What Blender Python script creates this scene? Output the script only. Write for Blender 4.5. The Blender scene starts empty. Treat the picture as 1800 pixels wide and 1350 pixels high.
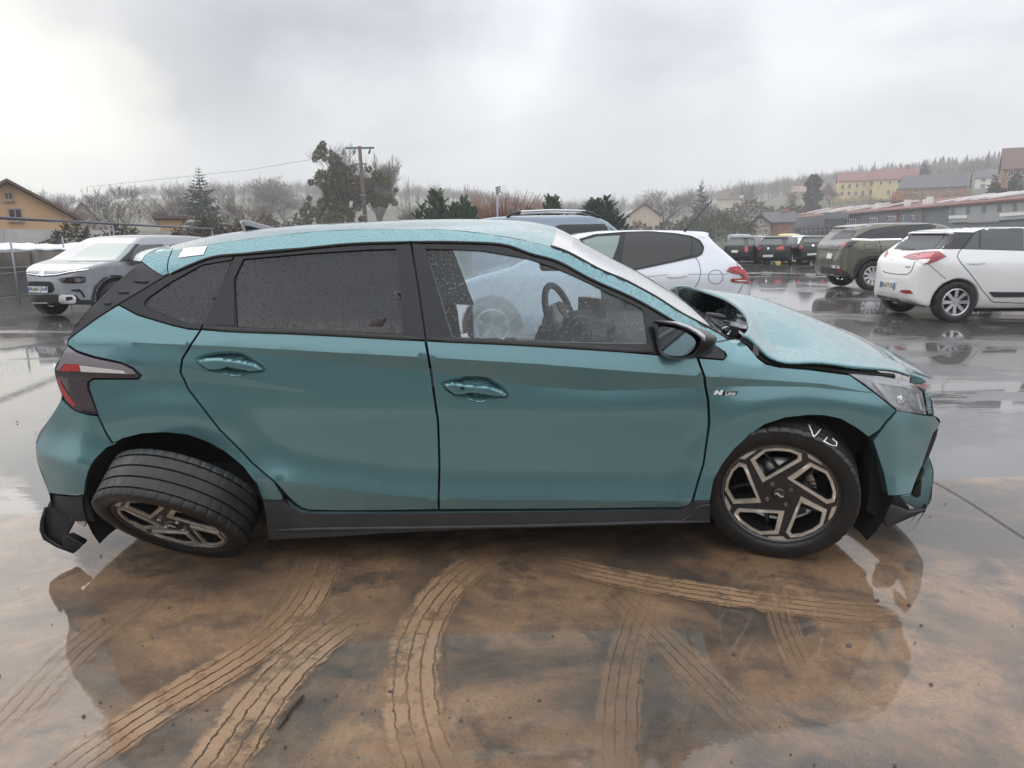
import bpy, bmesh, math, random
import numpy as np
from mathutils import Vector, Matrix
from mathutils.geometry import delaunay_2d_cdt
from mathutils.bvhtree import BVHTree

# ---------------------------------------------------------------- camera
SC = bpy.context.scene
COL = SC.collection
CAM_H = 1.40
FPX = 1248.0                      # focal length in pixels of an 1800 px wide frame
TH = math.atan(262 / 1248.0)      # pitch down
RHO = math.radians(0.5)           # slight roll
_F = np.array([0, math.cos(TH), -math.sin(TH)])
_R0 = np.array([1.0, 0, 0])
_U0 = np.array([0, math.sin(TH), math.cos(TH)])
_R = math.cos(RHO) * _R0 - math.sin(RHO) * _U0
_U = math.cos(RHO) * _U0 + math.sin(RHO) * _R0
EYE = np.array([0, 0, CAM_H])
cam_data = bpy.data.cameras.new('camera')
cam = bpy.data.objects.new('camera', cam_data)
COL.objects.link(cam)
cam_data.sensor_width = 36.0
cam_data.lens = 36.0 * FPX / 1800.0
cam_data.clip_start = 0.05
cam_data.clip_end = 9000
cam.matrix_world = Matrix(((_R[0], _U[0], -_F[0], 0), (_R[1], _U[1], -_F[1], 0), (_R[2], _U[2], -_F[2], CAM_H), (0, 0, 0, 1)))
SC.camera = cam

# ---------------------------------------------------------------- sky, sun, exposure
SUN_AZ = math.radians(-52)        # left of the view axis
SUN_EL = math.radians(26)
wd = bpy.data.worlds.new('World')
SC.world = wd
wd.use_nodes = True
nt = wd.node_tree
nt.nodes.clear()
N = nt.nodes.new
L = nt.links.new
out = N('ShaderNodeOutputWorld')
bg = N('ShaderNodeBackground')
L(bg.outputs[0], out.inputs[0])
sky = N('ShaderNodeTexSky')
sky.sky_type = 'NISHITA'
sky.sun_disc = False
sky.sun_elevation = SUN_EL
sky.sun_rotation = SUN_AZ
sky.air_density = 1.5
sky.dust_density = 4.0
skm = N('ShaderNodeVectorMath'); skm.operation = 'SCALE'
L(sky.outputs[0], skm.inputs[0]); skm.inputs['Scale'].default_value = 0.008
tc = N('ShaderNodeTexCoord')
mp = N('ShaderNodeMapping')
mp.inputs['Scale'].default_value = (1.0, 1.0, 2.6)
mp.inputs['Location'].default_value = (3.1, 0.4, 1.7)
L(tc.outputs['Generated'], mp.inputs[0])
nz = N('ShaderNodeTexNoise')
nz.inputs['Scale'].default_value = 2.1
nz.inputs['Detail'].default_value = 6
nz.inputs['Roughness'].default_value = 0.5
nz.inputs['Distortion'].default_value = 0.4
L(mp.outputs[0], nz.inputs['Vector'])
cr = N('ShaderNodeValToRGB')
cr.color_ramp.elements[0].position = 0.36
cr.color_ramp.elements[0].color = (0.58, 0.60, 0.64, 1)
cr.color_ramp.elements[1].position = 0.62
cr.color_ramp.elements[1].color = (0.84, 0.85, 0.865, 1)
L(nz.outputs['Fac'], cr.inputs[0])
# the overcast dome: brighter overhead than at the horizon
sp = N('ShaderNodeSeparateXYZ'); L(tc.outputs['Generated'], sp.inputs[0])
cie = N('ShaderNodeMapRange')
cie.inputs['From Min'].default_value = 0.0; cie.inputs['From Max'].default_value = 1.0
cie.inputs['To Min'].default_value = 0.88; cie.inputs['To Max'].default_value = 2.4
L(sp.outputs['Z'], cie.inputs['Value'])
clm = N('ShaderNodeVectorMath'); clm.operation = 'SCALE'
L(cr.outputs[0], clm.inputs[0]); L(cie.outputs[0], clm.inputs['Scale'])
# broad warm glow where the sun stands behind the cloud
sd = (math.sin(SUN_AZ) * math.cos(math.radians(13)), math.cos(SUN_AZ) * math.cos(math.radians(13)), math.sin(math.radians(13)))
dt = N('ShaderNodeVectorMath'); dt.operation = 'DOT_PRODUCT'
L(tc.outputs['Generated'], dt.inputs[0]); dt.inputs[1].default_value = sd
gl = N('ShaderNodeMapRange'); gl.interpolation_type = 'SMOOTHSTEP'
gl.inputs['From Min'].default_value = 0.80; gl.inputs['From Max'].default_value = 1.0
gl.inputs['To Min'].default_value = 0.0; gl.inputs['To Max'].default_value = 1.0
L(dt.outputs['Value'], gl.inputs['Value'])
glc = N('ShaderNodeVectorMath'); glc.operation = 'SCALE'
glc.inputs[0].default_value = (0.22, 0.20, 0.14); L(gl.outputs[0], glc.inputs['Scale'])
a1 = N('ShaderNodeVectorMath'); a1.operation = 'ADD'
L(clm.outputs[0], a1.inputs[0]); L(glc.outputs[0], a1.inputs[1])
# cloud masses: darker banks and thinner, brighter breaks
def _dirpx(u, v):
    d = _F * FPX + _R * (u - 900) - _U * (v - 675); return tuple(d / np.linalg.norm(d))
wn = N('ShaderNodeTexNoise'); wn.inputs['Scale'].default_value = 3.2; wn.inputs['Detail'].default_value = 5
L(tc.outputs['Generated'], wn.inputs['Vector'])
ws_ = N('ShaderNodeVectorMath'); ws_.operation = 'SUBTRACT'; L(wn.outputs['Color'], ws_.inputs[0]); ws_.inputs[1].default_value = (.5, .5, .5)
wm = N('ShaderNodeVectorMath'); wm.operation = 'MULTIPLY_ADD'; L(ws_.outputs[0], wm.inputs[0]); wm.inputs[1].default_value = (.60, .60, .28); L(tc.outputs['Generated'], wm.inputs[2])
wv_ = N('ShaderNodeVectorMath'); wv_.operation = 'NORMALIZE'; L(wm.outputs[0], wv_.inputs[0])
prev = a1
for (u_, v_, deg, am) in ((170, -60, 27, (-.36, -.35, -.325)), (520, 20, 19, (-.24, -.235, -.22)), (1150, 190, 13, (-.17, -.17, -.155)), (1560, 40, 22, (-.14, -.14, -.125)), (800, 60, 11, (.08, .08, .08)), (60, 275, 13, (.42, .37, .24)), (-700, 200, 25, (.2, .18, .12)), (2500, 100, 22, (-.12, -.12, -.11))):
    q = N('ShaderNodeVectorMath'); q.operation = 'DOT_PRODUCT'; L(wv_.outputs[0], q.inputs[0]); q.inputs[1].default_value = _dirpx(u_, v_)
    r = N('ShaderNodeMapRange'); r.interpolation_type = 'SMOOTHERSTEP'; L(q.outputs['Value'], r.inputs['Value'])
    r.inputs['From Min'].default_value = math.cos(math.radians(deg)); r.inputs['From Max'].default_value = 1.0
    g2 = N('ShaderNodeVectorMath'); g2.operation = 'MULTIPLY_ADD'; g2.inputs[0].default_value = am
    cb_ = N('ShaderNodeCombineXYZ')
    for k in range(3): L(r.outputs[0], cb_.inputs[k])
    L(cb_.outputs[0], g2.inputs[1]); L(prev.outputs[0], g2.inputs[2]); prev = g2
a2 = N('ShaderNodeVectorMath'); a2.operation = 'ADD'
L(prev.outputs[0], a2.inputs[0]); L(skm.outputs[0], a2.inputs[1])
L(a2.outputs[0], bg.inputs['Color'])
bg.inputs['Strength'].default_value = 1.30
sun_d = bpy.data.lights.new('sun', 'SUN')
sun_d.energy = 0.5
sun_d.angle = math.radians(35)
sun_d.color = (1.0, 0.95, 0.88)
sun = bpy.data.objects.new('sun', sun_d)
COL.objects.link(sun)
sdir = Vector((math.sin(SUN_AZ) * math.cos(SUN_EL), math.cos(SUN_AZ) * math.cos(SUN_EL), math.sin(SUN_EL)))
sun.rotation_euler = (-sdir).to_track_quat('-Z', 'Y').to_euler()
sun.location = sdir * 50
SC.view_settings.view_transform = 'Standard'
SC.view_settings.look = 'None'
SC.view_settings.exposure = -0.10
SC.view_settings.gamma = 1.0
SC.view_settings.use_curve_mapping = False
SC.render.engine = 'CYCLES'
SC.cycles.use_denoising = True
SC.cycles.max_bounces = 8
SC.cycles.transparent_max_bounces = 16
SC.cycles.volume_bounces = 2
SC.cycles.caustics_reflective = False
SC.cycles.caustics_refractive = False
RNG = random.Random(7)
# ---------------------------------------------------------------- projection helpers (photo pixel -> point at a stated depth)
def ray(u, v):
    return _F * FPX + _R * (u - 900) - _U * (v - 675)
def at_y(u, v, y):
    d = ray(u, v); return EYE + d * (y / d[1])
def at_z(u, v, z=0.0):
    d = ray(u, v); return EYE + d * ((z - CAM_H) / d[2])
def at_dist(u, v, dist):            # horizontal distance
    d = ray(u, v); return EYE + d * (dist / math.hypot(d[0], d[1]))
# ---------------------------------------------------------------- objects
def link(o, parent=None):
    COL.objects.link(o)
    if parent is not None:
        o.parent = parent
    return o
def tag(o, label=None, cat=None, group=None, kind=None):
    if label: o['label'] = label
    if cat: o['category'] = cat
    if group: o['group'] = group
    if kind: o['kind'] = kind
    return o
def empty(name, loc=(0, 0, 0), rz=0.0):
    o = bpy.data.objects.new(name, None)
    o.empty_display_size = 0.2
    o.location = loc; o.rotation_euler = (0, 0, rz)
    return link(o)
def mesh(name, verts, faces, mat=None, smooth=True):
    me = bpy.data.meshes.new(name)
    me.from_pydata([tuple(map(float, v)) for v in verts], [], [tuple(map(int, f)) for f in faces])
    if mat is not None:
        for m in (mat if isinstance(mat, (list, tuple)) else [mat]): me.materials.append(m)
    if smooth:
        me.polygons.foreach_set('use_smooth', [True] * len(me.polygons))
    me.update()
    return me
def obj(name, verts, faces, mat=None, parent=None, smooth=True):
    return link(bpy.data.objects.new(name, mesh(name, verts, faces, mat, smooth)), parent)
def obj_me(name, me, parent=None):
    return link(bpy.data.objects.new(name, me), parent)
class MB:
    """collects simple solids into one mesh"""
    def __init__(s): s.v = []; s.f = []
    def add(s, v, f):
        n = len(s.v); s.v += [tuple(map(float, p)) for p in v]; s.f += [tuple(i + n for i in q) for q in f]; return s
    def box(s, x0, x1, y0, y1, z0, z1, M=None):
        v = [Vector(p) for p in ((x0, y0, z0), (x1, y0, z0), (x1, y1, z0), (x0, y1, z0), (x0, y0, z1), (x1, y0, z1), (x1, y1, z1), (x0, y1, z1))]
        if M is not None: v = [M @ p for p in v]
        return s.add(v, [(0, 3, 2, 1), (4, 5, 6, 7), (0, 1, 5, 4), (1, 2, 6, 5), (2, 3, 7, 6), (3, 0, 4, 7)])
    def tube(s, pts, rad, n=8, cap=True):
        pts = [Vector(p) for p in pts]
        if not isinstance(rad, (list, tuple)): rad = [rad] * len(pts)
        base = len(s.v); ref = None
        for i, p in enumerate(pts):
            t = (pts[min(i + 1, len(pts) - 1)] - pts[max(i - 1, 0)])
            t = t.normalized() if t.length > 1e-9 else Vector((0, 0, 1))
            if ref is None:
                ref = Vector((0, 0, 1)) if abs(t.z) < 0.9 else Vector((1, 0, 0))
            a = (ref - t * ref.dot(t)).normalized(); b = t.cross(a); ref = a
            for k in range(n):
                q = 2 * math.pi * k / n
                s.v.append(tuple(p + (a * math.cos(q) + b * math.sin(q)) * rad[i]))
        for i in range(len(pts) - 1):
            for k in range(n):
                a0 = base + i * n + k; a1 = base + i * n + (k + 1) % n
                s.f.append((a0, a1, a1 + n, a0 + n))
        if cap:
            s.f.append(tuple(base + k for k in range(n))[::-1])
            s.f.append(tuple(base + (len(pts) - 1) * n + k for k in range(n)))
        return s
    def lathe(s, prof, n=24, M=None):      # prof: (radius, axial) about local Y
        base = len(s.v)
        for k in range(n):
            q = 2 * math.pi * k / n
            for r, a in prof:
                p = Vector((r * math.cos(q), a, r * math.sin(q)))
                s.v.append(tuple(M @ p if M is not None else p))
        m = len(prof)
        for k in range(n):
            for i in range(m - 1):
                a0 = base + k * m + i; b0 = base + ((k + 1) % n) * m + i
                s.f.append((a0, a0 + 1, b0 + 1, b0))
        return s
    def prism(s, poly, d0, d1, fn):        # poly 2D -> fn(a,b,depth)
        n = len(poly); base = len(s.v)
        for d in (d0, d1):
            for a, b in poly: s.v.append(tuple(fn(a, b, d)))
        s.f.append(tuple(base + i for i in range(n)))
        s.f.append(tuple(base + n + i for i in range(n))[::-1])
        for i in range(n):
            j = (i + 1) % n
            s.f.append((base + j, base + i, base + n + i, base + n + j))
        return s
    def grid(s, P, flip=False, close=False):   # P[i][j] points
        base = len(s.v); n = len(P); m = len(P[0])
        for r in P:
            for p in r: s.v.append(tuple(map(float, p)))
        for i in range(n - 1):
            for j in range(m if close else m - 1):
                q = (base + i * m + j, base + i * m + (j + 1) % m, base + (i + 1) * m + (j + 1) % m, base + (i + 1) * m + j)
                s.f.append(q[::-1] if flip else q)
        return s
    def build(s, name, mat, parent=None, smooth=False):
        o = obj(name, s.v, s.f, mat, parent, smooth)
        return o
def autosmooth(o, deg=35):
    """flat look on hard corners: mark edges sharper than deg as sharp"""
    bm = bmesh.new(); bm.from_mesh(o.data)
    lim = math.radians(deg)
    for e in bm.edges:
        if len(e.link_faces) == 2 and e.calc_face_angle(0) > lim: e.smooth = False
    for f in bm.faces: f.smooth = True
    bm.to_mesh(o.data); bm.free()
    return o
def bevel(o, w, seg=2, deg=30):
    bm = bmesh.new(); bm.from_mesh(o.data)
    bmesh.ops.remove_doubles(bm, verts=bm.verts, dist=1e-5)
    es = [e for e in bm.edges if len(e.link_faces) == 2 and e.calc_face_angle(0) > math.radians(deg)]
    bmesh.ops.bevel(bm, geom=es, offset=w, segments=seg, affect='EDGES', profile=0.5)
    for f in bm.faces: f.smooth = True
    bm.to_mesh(o.data); bm.free()
    return o
# ---------------------------------------------------------------- 2D polygons
def inside(P, poly):
    P = np.asarray(P, float); poly = np.asarray(poly, float)
    x, y = P[:, 0], P[:, 1]; r = np.zeros(len(P), bool)
    n = len(poly); j = n - 1
    for i in range(n):
        xi, yi = poly[i]; xj, yj = poly[j]
        if yi != yj:
            c = ((yi > y) != (yj > y)) & (x < (xj - xi) * (y - yi) / (yj - yi) + xi)
            r ^= c
        j = i
    return r
def seg_dist(P, poly, closed=True):
    P = np.asarray(P, float); poly = np.asarray(poly, float)
    best = np.full(len(P), 1e9); n = len(poly)
    for i in range(n if closed else n - 1):
        a = poly[i]; b = poly[(i + 1) % n]; d = b - a; l = max(d @ d, 1e-12)
        t = np.clip(((P - a) @ d) / l, 0, 1)
        q = P - (a + t[:, None] * d)
        best = np.minimum(best, np.hypot(q[:, 0], q[:, 1]))
    return best
def resample(pts, step, closed=False):
    pts = [np.asarray(p, float) for p in pts]
    if closed: pts = pts + [pts[0]]
    out = []
    for a, b in zip(pts[:-1], pts[1:]):
        k = max(1, int(round(np.linalg.norm(b - a) / step)))
        for i in range(k): out.append(a + (b - a) * i / k)
    if not closed: out.append(pts[-1])
    return out
def chaikin(pts, it=2, closed=False):
    pts = [np.asarray(p, float) for p in pts]
    for _ in range(it):
        o = [] if closed else [pts[0]]
        n = len(pts)
        for i in range(n if closed else n - 1):
            a = pts[i]; b = pts[(i + 1) % n]
            o += [a * .75 + b * .25, a * .25 + b * .75]
        if not closed: o.append(pts[-1])
        pts = o
    return pts
def area2(p):
    p = np.asarray(p); return 0.5 * np.sum(p[:, 0] * np.roll(p[:, 1], -1) - np.roll(p[:, 0], -1) * p[:, 1])
def offset_poly(poly, d):
    """move a closed polygon inwards by d"""
    p = np.asarray(poly, float)
    if area2(p) < 0: sgn = -1
    else: sgn = 1
    n = len(p); o = []
    for i in range(n):
        a = p[i - 1]; b = p[i]; c = p[(i + 1) % n]
        e1 = b - a; e2 = c - b
        l1 = np.hypot(*e1); l2 = np.hypot(*e2)
        if l1 < 1e-9 or l2 < 1e-9: o.append(b); continue
        n1 = np.array([-e1[1], e1[0]]) / l1 * sgn; n2 = np.array([-e2[1], e2[0]]) / l2 * sgn
        m = n1 + n2; ml = m @ m
        if ml < 0.3: m = m / max(math.sqrt(ml), 1e-6); o.append(b + m * d)
        else: o.append(b + m * (2 * d / ml))
    return np.array(o)
def cdt_fill(poly, step, holes=(), creases=(), bstep=None):
    """triangulate a polygon with an even inner grid; returns 2D verts, tris, boundary loops"""
    bstep = bstep or step
    loops = [resample(poly, bstep, True)] + [resample(h, bstep, True) for h in holes]
    V = []; E = []
    for lp in loops:
        b = len(V); V += [tuple(p) for p in lp]; n = len(lp)
        E += [(b + i, b + (i + 1) % n) for i in range(n)]
    cl = []
    for c in creases:
        rp = resample(c, step); cl.append(c); b = len(V)
        ok = inside(rp, poly)
        for h in holes: ok &= ~inside(rp, h)
        ok &= seg_dist(rp, poly) > 0.15 * step
        idx = []
        for p, k in zip(rp, ok):
            if k: idx.append(len(V)); V.append(tuple(p))
            else: idx.append(-1)
        E += [(i, j) for i, j in zip(idx[:-1], idx[1:]) if i >= 0 and j >= 0]
    a = np.asarray(poly)
    x0, y0 = a.min(0); x1, y1 = a.max(0)
    gx = np.arange(x0, x1 + step, step); gy = np.arange(y0, y1 + step * .866, step * .866)
    G = np.array([(x + (step / 2 if k % 2 else 0), y) for k, y in enumerate(gy) for x in gx])
    ok = inside(G, poly) & (seg_dist(G, poly) > .45 * step)
    for h in holes: ok &= ~inside(G, h) & (seg_dist(G, h) > .45 * step)
    for c in cl: ok &= seg_dist(G, c, False) > .45 * step
    V += [tuple(p) for p in G[ok]]
    r = delaunay_2d_cdt([Vector((p[0], p[1])) for p in V], E, [], 0, 1e-6)
    W = np.array([(p.x, p.y) for p in r[0]])
    T = np.array([t for t in r[2]])
    c = W[T].mean(1)
    k = inside(c, poly)
    for h in holes: k &= ~inside(c, h)
    T = T[k]
    cr = (W[T[:, 1]] - W[T[:, 0]]); cs = (W[T[:, 2]] - W[T[:, 0]])
    fl = cr[:, 0] * cs[:, 1] - cr[:, 1] * cs[:, 0] < 0
    T[fl] = T[fl][:, ::-1]
    return W, T, loops
def spline(xs, ys):
    """natural cubic spline through vector values"""
    xs = np.asarray(xs, float); ys = np.asarray(ys, float); n = len(xs)
    if n == 2: return lambda t: ys[0] + (ys[1] - ys[0]) * ((t - xs[0]) / (xs[1] - xs[0]))
    h = np.diff(xs); A = np.zeros((n, n)); B = np.zeros((n,) + ys.shape[1:])
    A[0, 0] = A[-1, -1] = 1
    for i in range(1, n - 1):
        A[i, i - 1] = h[i - 1]; A[i, i] = 2 * (h[i - 1] + h[i]); A[i, i + 1] = h[i]
        B[i] = 6 * ((ys[i + 1] - ys[i]) / h[i] - (ys[i] - ys[i - 1]) / h[i - 1])
    M = np.linalg.solve(A, B.reshape(n, -1)).reshape(B.shape)
    def f(t):
        i = int(np.clip(np.searchsorted(xs, t) - 1, 0, n - 2)); hh = h[i]
        a = (xs[i + 1] - t) / hh; b = (t - xs[i]) / hh
        return a * ys[i] + b * ys[i + 1] + ((a ** 3 - a) * M[i] + (b ** 3 - b) * M[i + 1]) * hh * hh / 6
    return f
def along(pts, n):
    """n points evenly along a polyline, smoothed with a spline"""
    P = np.asarray(pts, float)
    d = np.r_[0, np.cumsum(np.linalg.norm(np.diff(P, axis=0), axis=1))]
    f = spline(d, P)
    return np.array([f(t) for t in np.linspace(0, d[-1], n)])
def lin_along(pts, n):
    P = np.asarray(pts, float)
    d = np.r_[0, np.cumsum(np.linalg.norm(np.diff(P, axis=0), axis=1))]
    t = np.linspace(0, d[-1], n)
    return np.stack([np.interp(t, d, P[:, k]) for k in range(P.shape[1])], 1)
def text_mesh(s, size=1.0, shear=0.0, bold=0.0):
    cu = bpy.data.curves.new('lettering', 'FONT')
    cu.body = s; cu.size = size; cu.shear = shear; cu.offset = bold
    cu.align_x = 'CENTER'; cu.align_y = 'CENTER'
    cu.resolution_u = 3
    o = bpy.data.objects.new('lettering', cu)
    COL.objects.link(o)
    dg = bpy.context.evaluated_depsgraph_get()
    dg.update()
    e = o.evaluated_get(dg)
    m = e.to_mesh()
    V = [tuple(v.co) for v in m.vertices]; Fs = [tuple(p.vertices) for p in m.polygons]
    e.to_mesh_clear()
    bpy.data.objects.remove(o); bpy.data.curves.remove(cu)
    return V, Fs
# ---------------------------------------------------------------- materials
MATS = {}
class NT:
    def __init__(s, name):
        s.m = bpy.data.materials.new(name); s.m.use_nodes = True
        s.t = s.m.node_tree; s.t.nodes.clear()
        s.out = s.n('ShaderNodeOutputMaterial')
        MATS[name] = s.m
    def n(s, ty, **kw):
        o = s.t.nodes.new(ty)
        for k, v in kw.items():
            if hasattr(o, k): setattr(o, k, v)
            else: o.inputs[k.replace('_', ' ')].default_value = v
        return o
    def l(s, a, b): s.t.links.new(a, b)
    def coord(s, kind='Object', scale=(1, 1, 1), loc=(0, 0, 0)):
        c = s.n('ShaderNodeTexCoord'); m = s.n('ShaderNodeMapping')
        m.inputs['Scale'].default_value = scale; m.inputs['Location'].default_value = loc
        s.l(c.outputs[kind], m.inputs[0]); return m.outputs[0]
    def noise(s, vec, scale, detail=3, rough=.55, dist=0):
        o = s.n('ShaderNodeTexNoise'); o.inputs['Scale'].default_value = scale
        o.inputs['Detail'].default_value = detail; o.inputs['Roughness'].default_value = rough
        o.inputs['Distortion'].default_value = dist
        s.l(vec, o.inputs['Vector']); return o.outputs['Fac']
    def ramp(s, fac, stops):
        o = s.n('ShaderNodeValToRGB'); e = o.color_ramp.elements
        while len(e) < len(stops): e.new(0.5)
        for k, (p, c) in enumerate(stops):
            e[k].position = p
            e[k].color = (c, c, c, 1) if isinstance(c, (int, float)) else tuple(c) + (1,)
        s.l(fac, o.inputs[0]); return o.outputs[0]
    def mix(s, fac, a, b):
        o = s.n('ShaderNodeMix'); o.data_type = 'RGBA'
        for sock, v in ((o.inputs[0], fac), (o.inputs[6], a), (o.inputs[7], b)):
            if hasattr(v, 'is_linked'): s.l(v, sock)
            elif sock is o.inputs[0]: sock.default_value = v
            else: sock.default_value = tuple(v) + (1,)
        return o.outputs[2]
    def math(s, op, a, b=0.0, clamp=False):
        o = s.n('ShaderNodeMath'); o.operation = op; o.use_clamp = clamp
        for k, v in ((0, a), (1, b)):
            if hasattr(v, 'is_linked'): s.l(v, o.inputs[k])
            else: o.inputs[k].default_value = v
        return o.outputs[0]
    def bump(s, h, strength=.3, dist=.01, normal=None):
        o = s.n('ShaderNodeBump'); o.inputs['Strength'].default_value = strength
        o.inputs['Distance'].default_value = dist; s.l(h, o.inputs['Height'])
        if normal is not None: s.l(normal, o.inputs['Normal'])
        return o.outputs[0]
    def drops(s, scale=110, size=.42, kind='Object', keep=.5):
        """rain beads: round domes on a random part of the cells"""
        v = s.coord(kind)
        o = s.n('ShaderNodeTexVoronoi'); o.inputs['Scale'].default_value = scale
        o.inputs['Randomness'].default_value = 1.0
        s.l(v, o.inputs['Vector'])
        sp = s.n('ShaderNodeSeparateColor'); s.l(o.outputs['Color'], sp.inputs[0])
        on = s.math('LESS_THAN', sp.outputs[0], keep)
        rad = s.math('MULTIPLY_ADD', sp.outputs[1], size * .6); s.t.nodes[-1].inputs[2].default_value = size * .4
        q = s.math('DIVIDE', o.outputs['Distance'], rad)
        dome = s.math('SUBTRACT', 1.0, s.math('MULTIPLY', q, q), True)
        return s.math('MULTIPLY', s.math('POWER', dome, .5), on)
    def pbr(s, base=(.5, .5, .5), rough=.5, metal=0.0, coat=0.0, coat_rough=.03, coat_ior=1.5, normal=None, coat_normal=None, spec=.5, **kw):
        b = s.n('ShaderNodeBsdfPrincipled')
        def st(nm, v):
            if v is None: return
            if hasattr(v, 'is_linked'): s.l(v, b.inputs[nm])
            elif isinstance(v, (tuple, list)): b.inputs[nm].default_value = tuple(v) + (1,) if len(v) == 3 else v
            else: b.inputs[nm].default_value = v
        st('Base Color', base); st('Roughness', rough); st('Metallic', metal)
        st('Coat Weight', coat); st('Coat Roughness', coat_rough); st('Coat IOR', coat_ior)
        st('Normal', normal); st('Coat Normal', coat_normal); st('Specular IOR Level', spec)
        for k, v in kw.items(): st(k.replace('_', ' '), v)
        return b.outputs[0]
    def end(s, shader):
        s.l(shader, s.out.inputs['Surface']); return s.m
def simple(name, base, rough=.5, metal=0., coat=0., nscale=0, namp=.15, bscale=0, bst=.2, spec=.5, **kw):
    t = NT(name); col = base; nrm = None
    if nscale:
        f = t.noise(t.coord(), nscale, 4)
        lo = tuple(c * (1 - namp) for c in base); hi = tuple(min(1, c * (1 + namp)) for c in base)
        col = t.ramp(f, [(.3, lo), (.7, hi)])
    if bscale:
        nrm = t.bump(t.noise(t.coord(), bscale, 3), bst, .005)
    return t.end(t.pbr(col, rough, metal, coat, normal=nrm, spec=spec, **kw))
def paint(name, base, metal=.35, rough=.38, dstr=.8, drops=True, dirt=True, drop_keep=.25, dscale=110, coat=1.0):
    t = NT(name)
    v = t.coord()
    col = base
    if dirt:
        g = t.n('ShaderNodeTexCoord'); sp = t.n('ShaderNodeSeparateXYZ'); t.l(g.outputs['Object'], sp.inputs[0])
        st = t.noise(t.coord('Object', (26, 26, 1.4)), 1.0, 4, .6)
        mr = t.n('ShaderNodeMapRange'); t.l(sp.outputs['Z'], mr.inputs[0])
        for k, x in ((1, .75), (2, .22), (3, 0.), (4, .24)): mr.inputs[k].default_value = x
        f = t.math('MULTIPLY', mr.outputs[0], t.ramp(st, [(.3, .25), (.75, 1.)]), True)
        col = t.mix(f, base, (.10, .105, .09))
    nrm = None
    if drops:
        nrm = t.bump(t.drops(dscale, .55, keep=drop_keep), dstr, .0035)
    b = t.pbr(col, rough, metal, coat, .04, 1.5, normal=nrm, coat_normal=nrm)
    return t.end(b)
TEAL = (.122, .258, .282)
paint('teal_paint', TEAL, metal=.55, rough=.24, dstr=.06)
paint('teal_paint_top', TEAL, metal=.55, rough=.26, dstr=.65, drop_keep=.75, dscale=85, dirt=False)
paint('silver_paint', (.265, .272, .305), metal=.25, rough=.5, dirt=False, drops=False)
paint('white_paint', (.78, .78, .77), metal=0., rough=.4, dirt=False, drops=False)
paint('pearl_paint', (.68, .71, .77), metal=.15, rough=.4, dirt=False, drops=False)
paint('olive_paint', (.13, .125, .095), metal=.5, rough=.36, dirt=False, drops=False)
paint('black_paint', (.006, .0065, .008), metal=.1, rough=.3, coat=.25, dirt=False, drops=False)
paint('blue_paint', (.19, .25, .32), metal=.3, rough=.4, dirt=False, drops=False)
paint('yellow_paint', (.75, .55, .12), metal=0, rough=.4, dirt=False, drops=False)
simple('black_plastic', (.022, .022, .025), .42, bscale=400, bst=.15)
simple('grey_plastic', (.040, .040, .045), .5, bscale=350, bst=.25, nscale=9, namp=.25)
simple('trim_black', (.010, .010, .013), .3, coat=.1, spec=.4)
simple('gap_black', (.006, .006, .007), .7)
simple('liner', (.012, .012, .013), .85, nscale=8, namp=.4)
simple('rubber_seal', (.01, .01, .011), .45)
simple('alu_machined', (.68, .63, .56), .38, .5, nscale=14, namp=.25)
simple('rim_black', (.018, .018, .02), .25, coat=.5)
simple('rim_silver', (.55, .55, .56), .3, .9)
simple('steel', (.35, .34, .33), .35, 1.0, nscale=30, namp=.3)
simple('rust', (.16, .07, .03), .8, nscale=30, namp=.4)
simple('white_plain', (.8, .8, .8), .5)
simple('sticker', (.84, .81, .82), .45)
simple('chalk', (.75, .78, .78), .8)
simple('interior', (.30, .32, .33), .8, nscale=6, namp=.12)
simple('headliner', (.46, .48, .48), .9)
simple('seat_fabric', (.03, .03, .033), .9, bscale=200)
simple('dash', (.045, .045, .05), .6)
simple('airbag', (.36, .34, .31), .85, nscale=10, namp=.35)
simple('chrome', (.85, .85, .86), .08, 1.0)
simple('lens_low', (.06, .052, .062), .1, coat=1.0)
simple('red_lens', (.32, .012, .014), .12, coat=1.0)
simple('red_bright', (.48, .03, .035), .25, coat=1.0)
simple('dark_lens', (.02, .017, .022), .08, coat=1.0)
simple('sky_sheen_lens', (.27, .25, .285), .1, coat=1.0)  # light grey-lilac puts the sky's reflection into the upper lens colour
simple('lamp_white', (.78, .78, .76), .22, coat=1.0)
simple('plate_white', (.78, .78, .74), .4)
simple('plate_blue', (.03, .10, .45), .4)
simple('plate_black', (.015, .015, .02), .5)
def tyre_mat():
    t = NT('tyre')
    f = t.noise(t.coord(), 9, 5, .65)
    col = t.ramp(f, [(.35, (.006, .006, .007)), (.62, (.012, .0115, .011)), (.8, (.026, .022, .018))])
    ro = t.ramp(t.noise(t.coord(), 5, 3), [(.35, .30), (.65, .65)])
    return t.end(t.pbr(col, ro, normal=t.bump(t.noise(t.coord(), 260, 2), .12, .002)))
tyre_mat()
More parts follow.
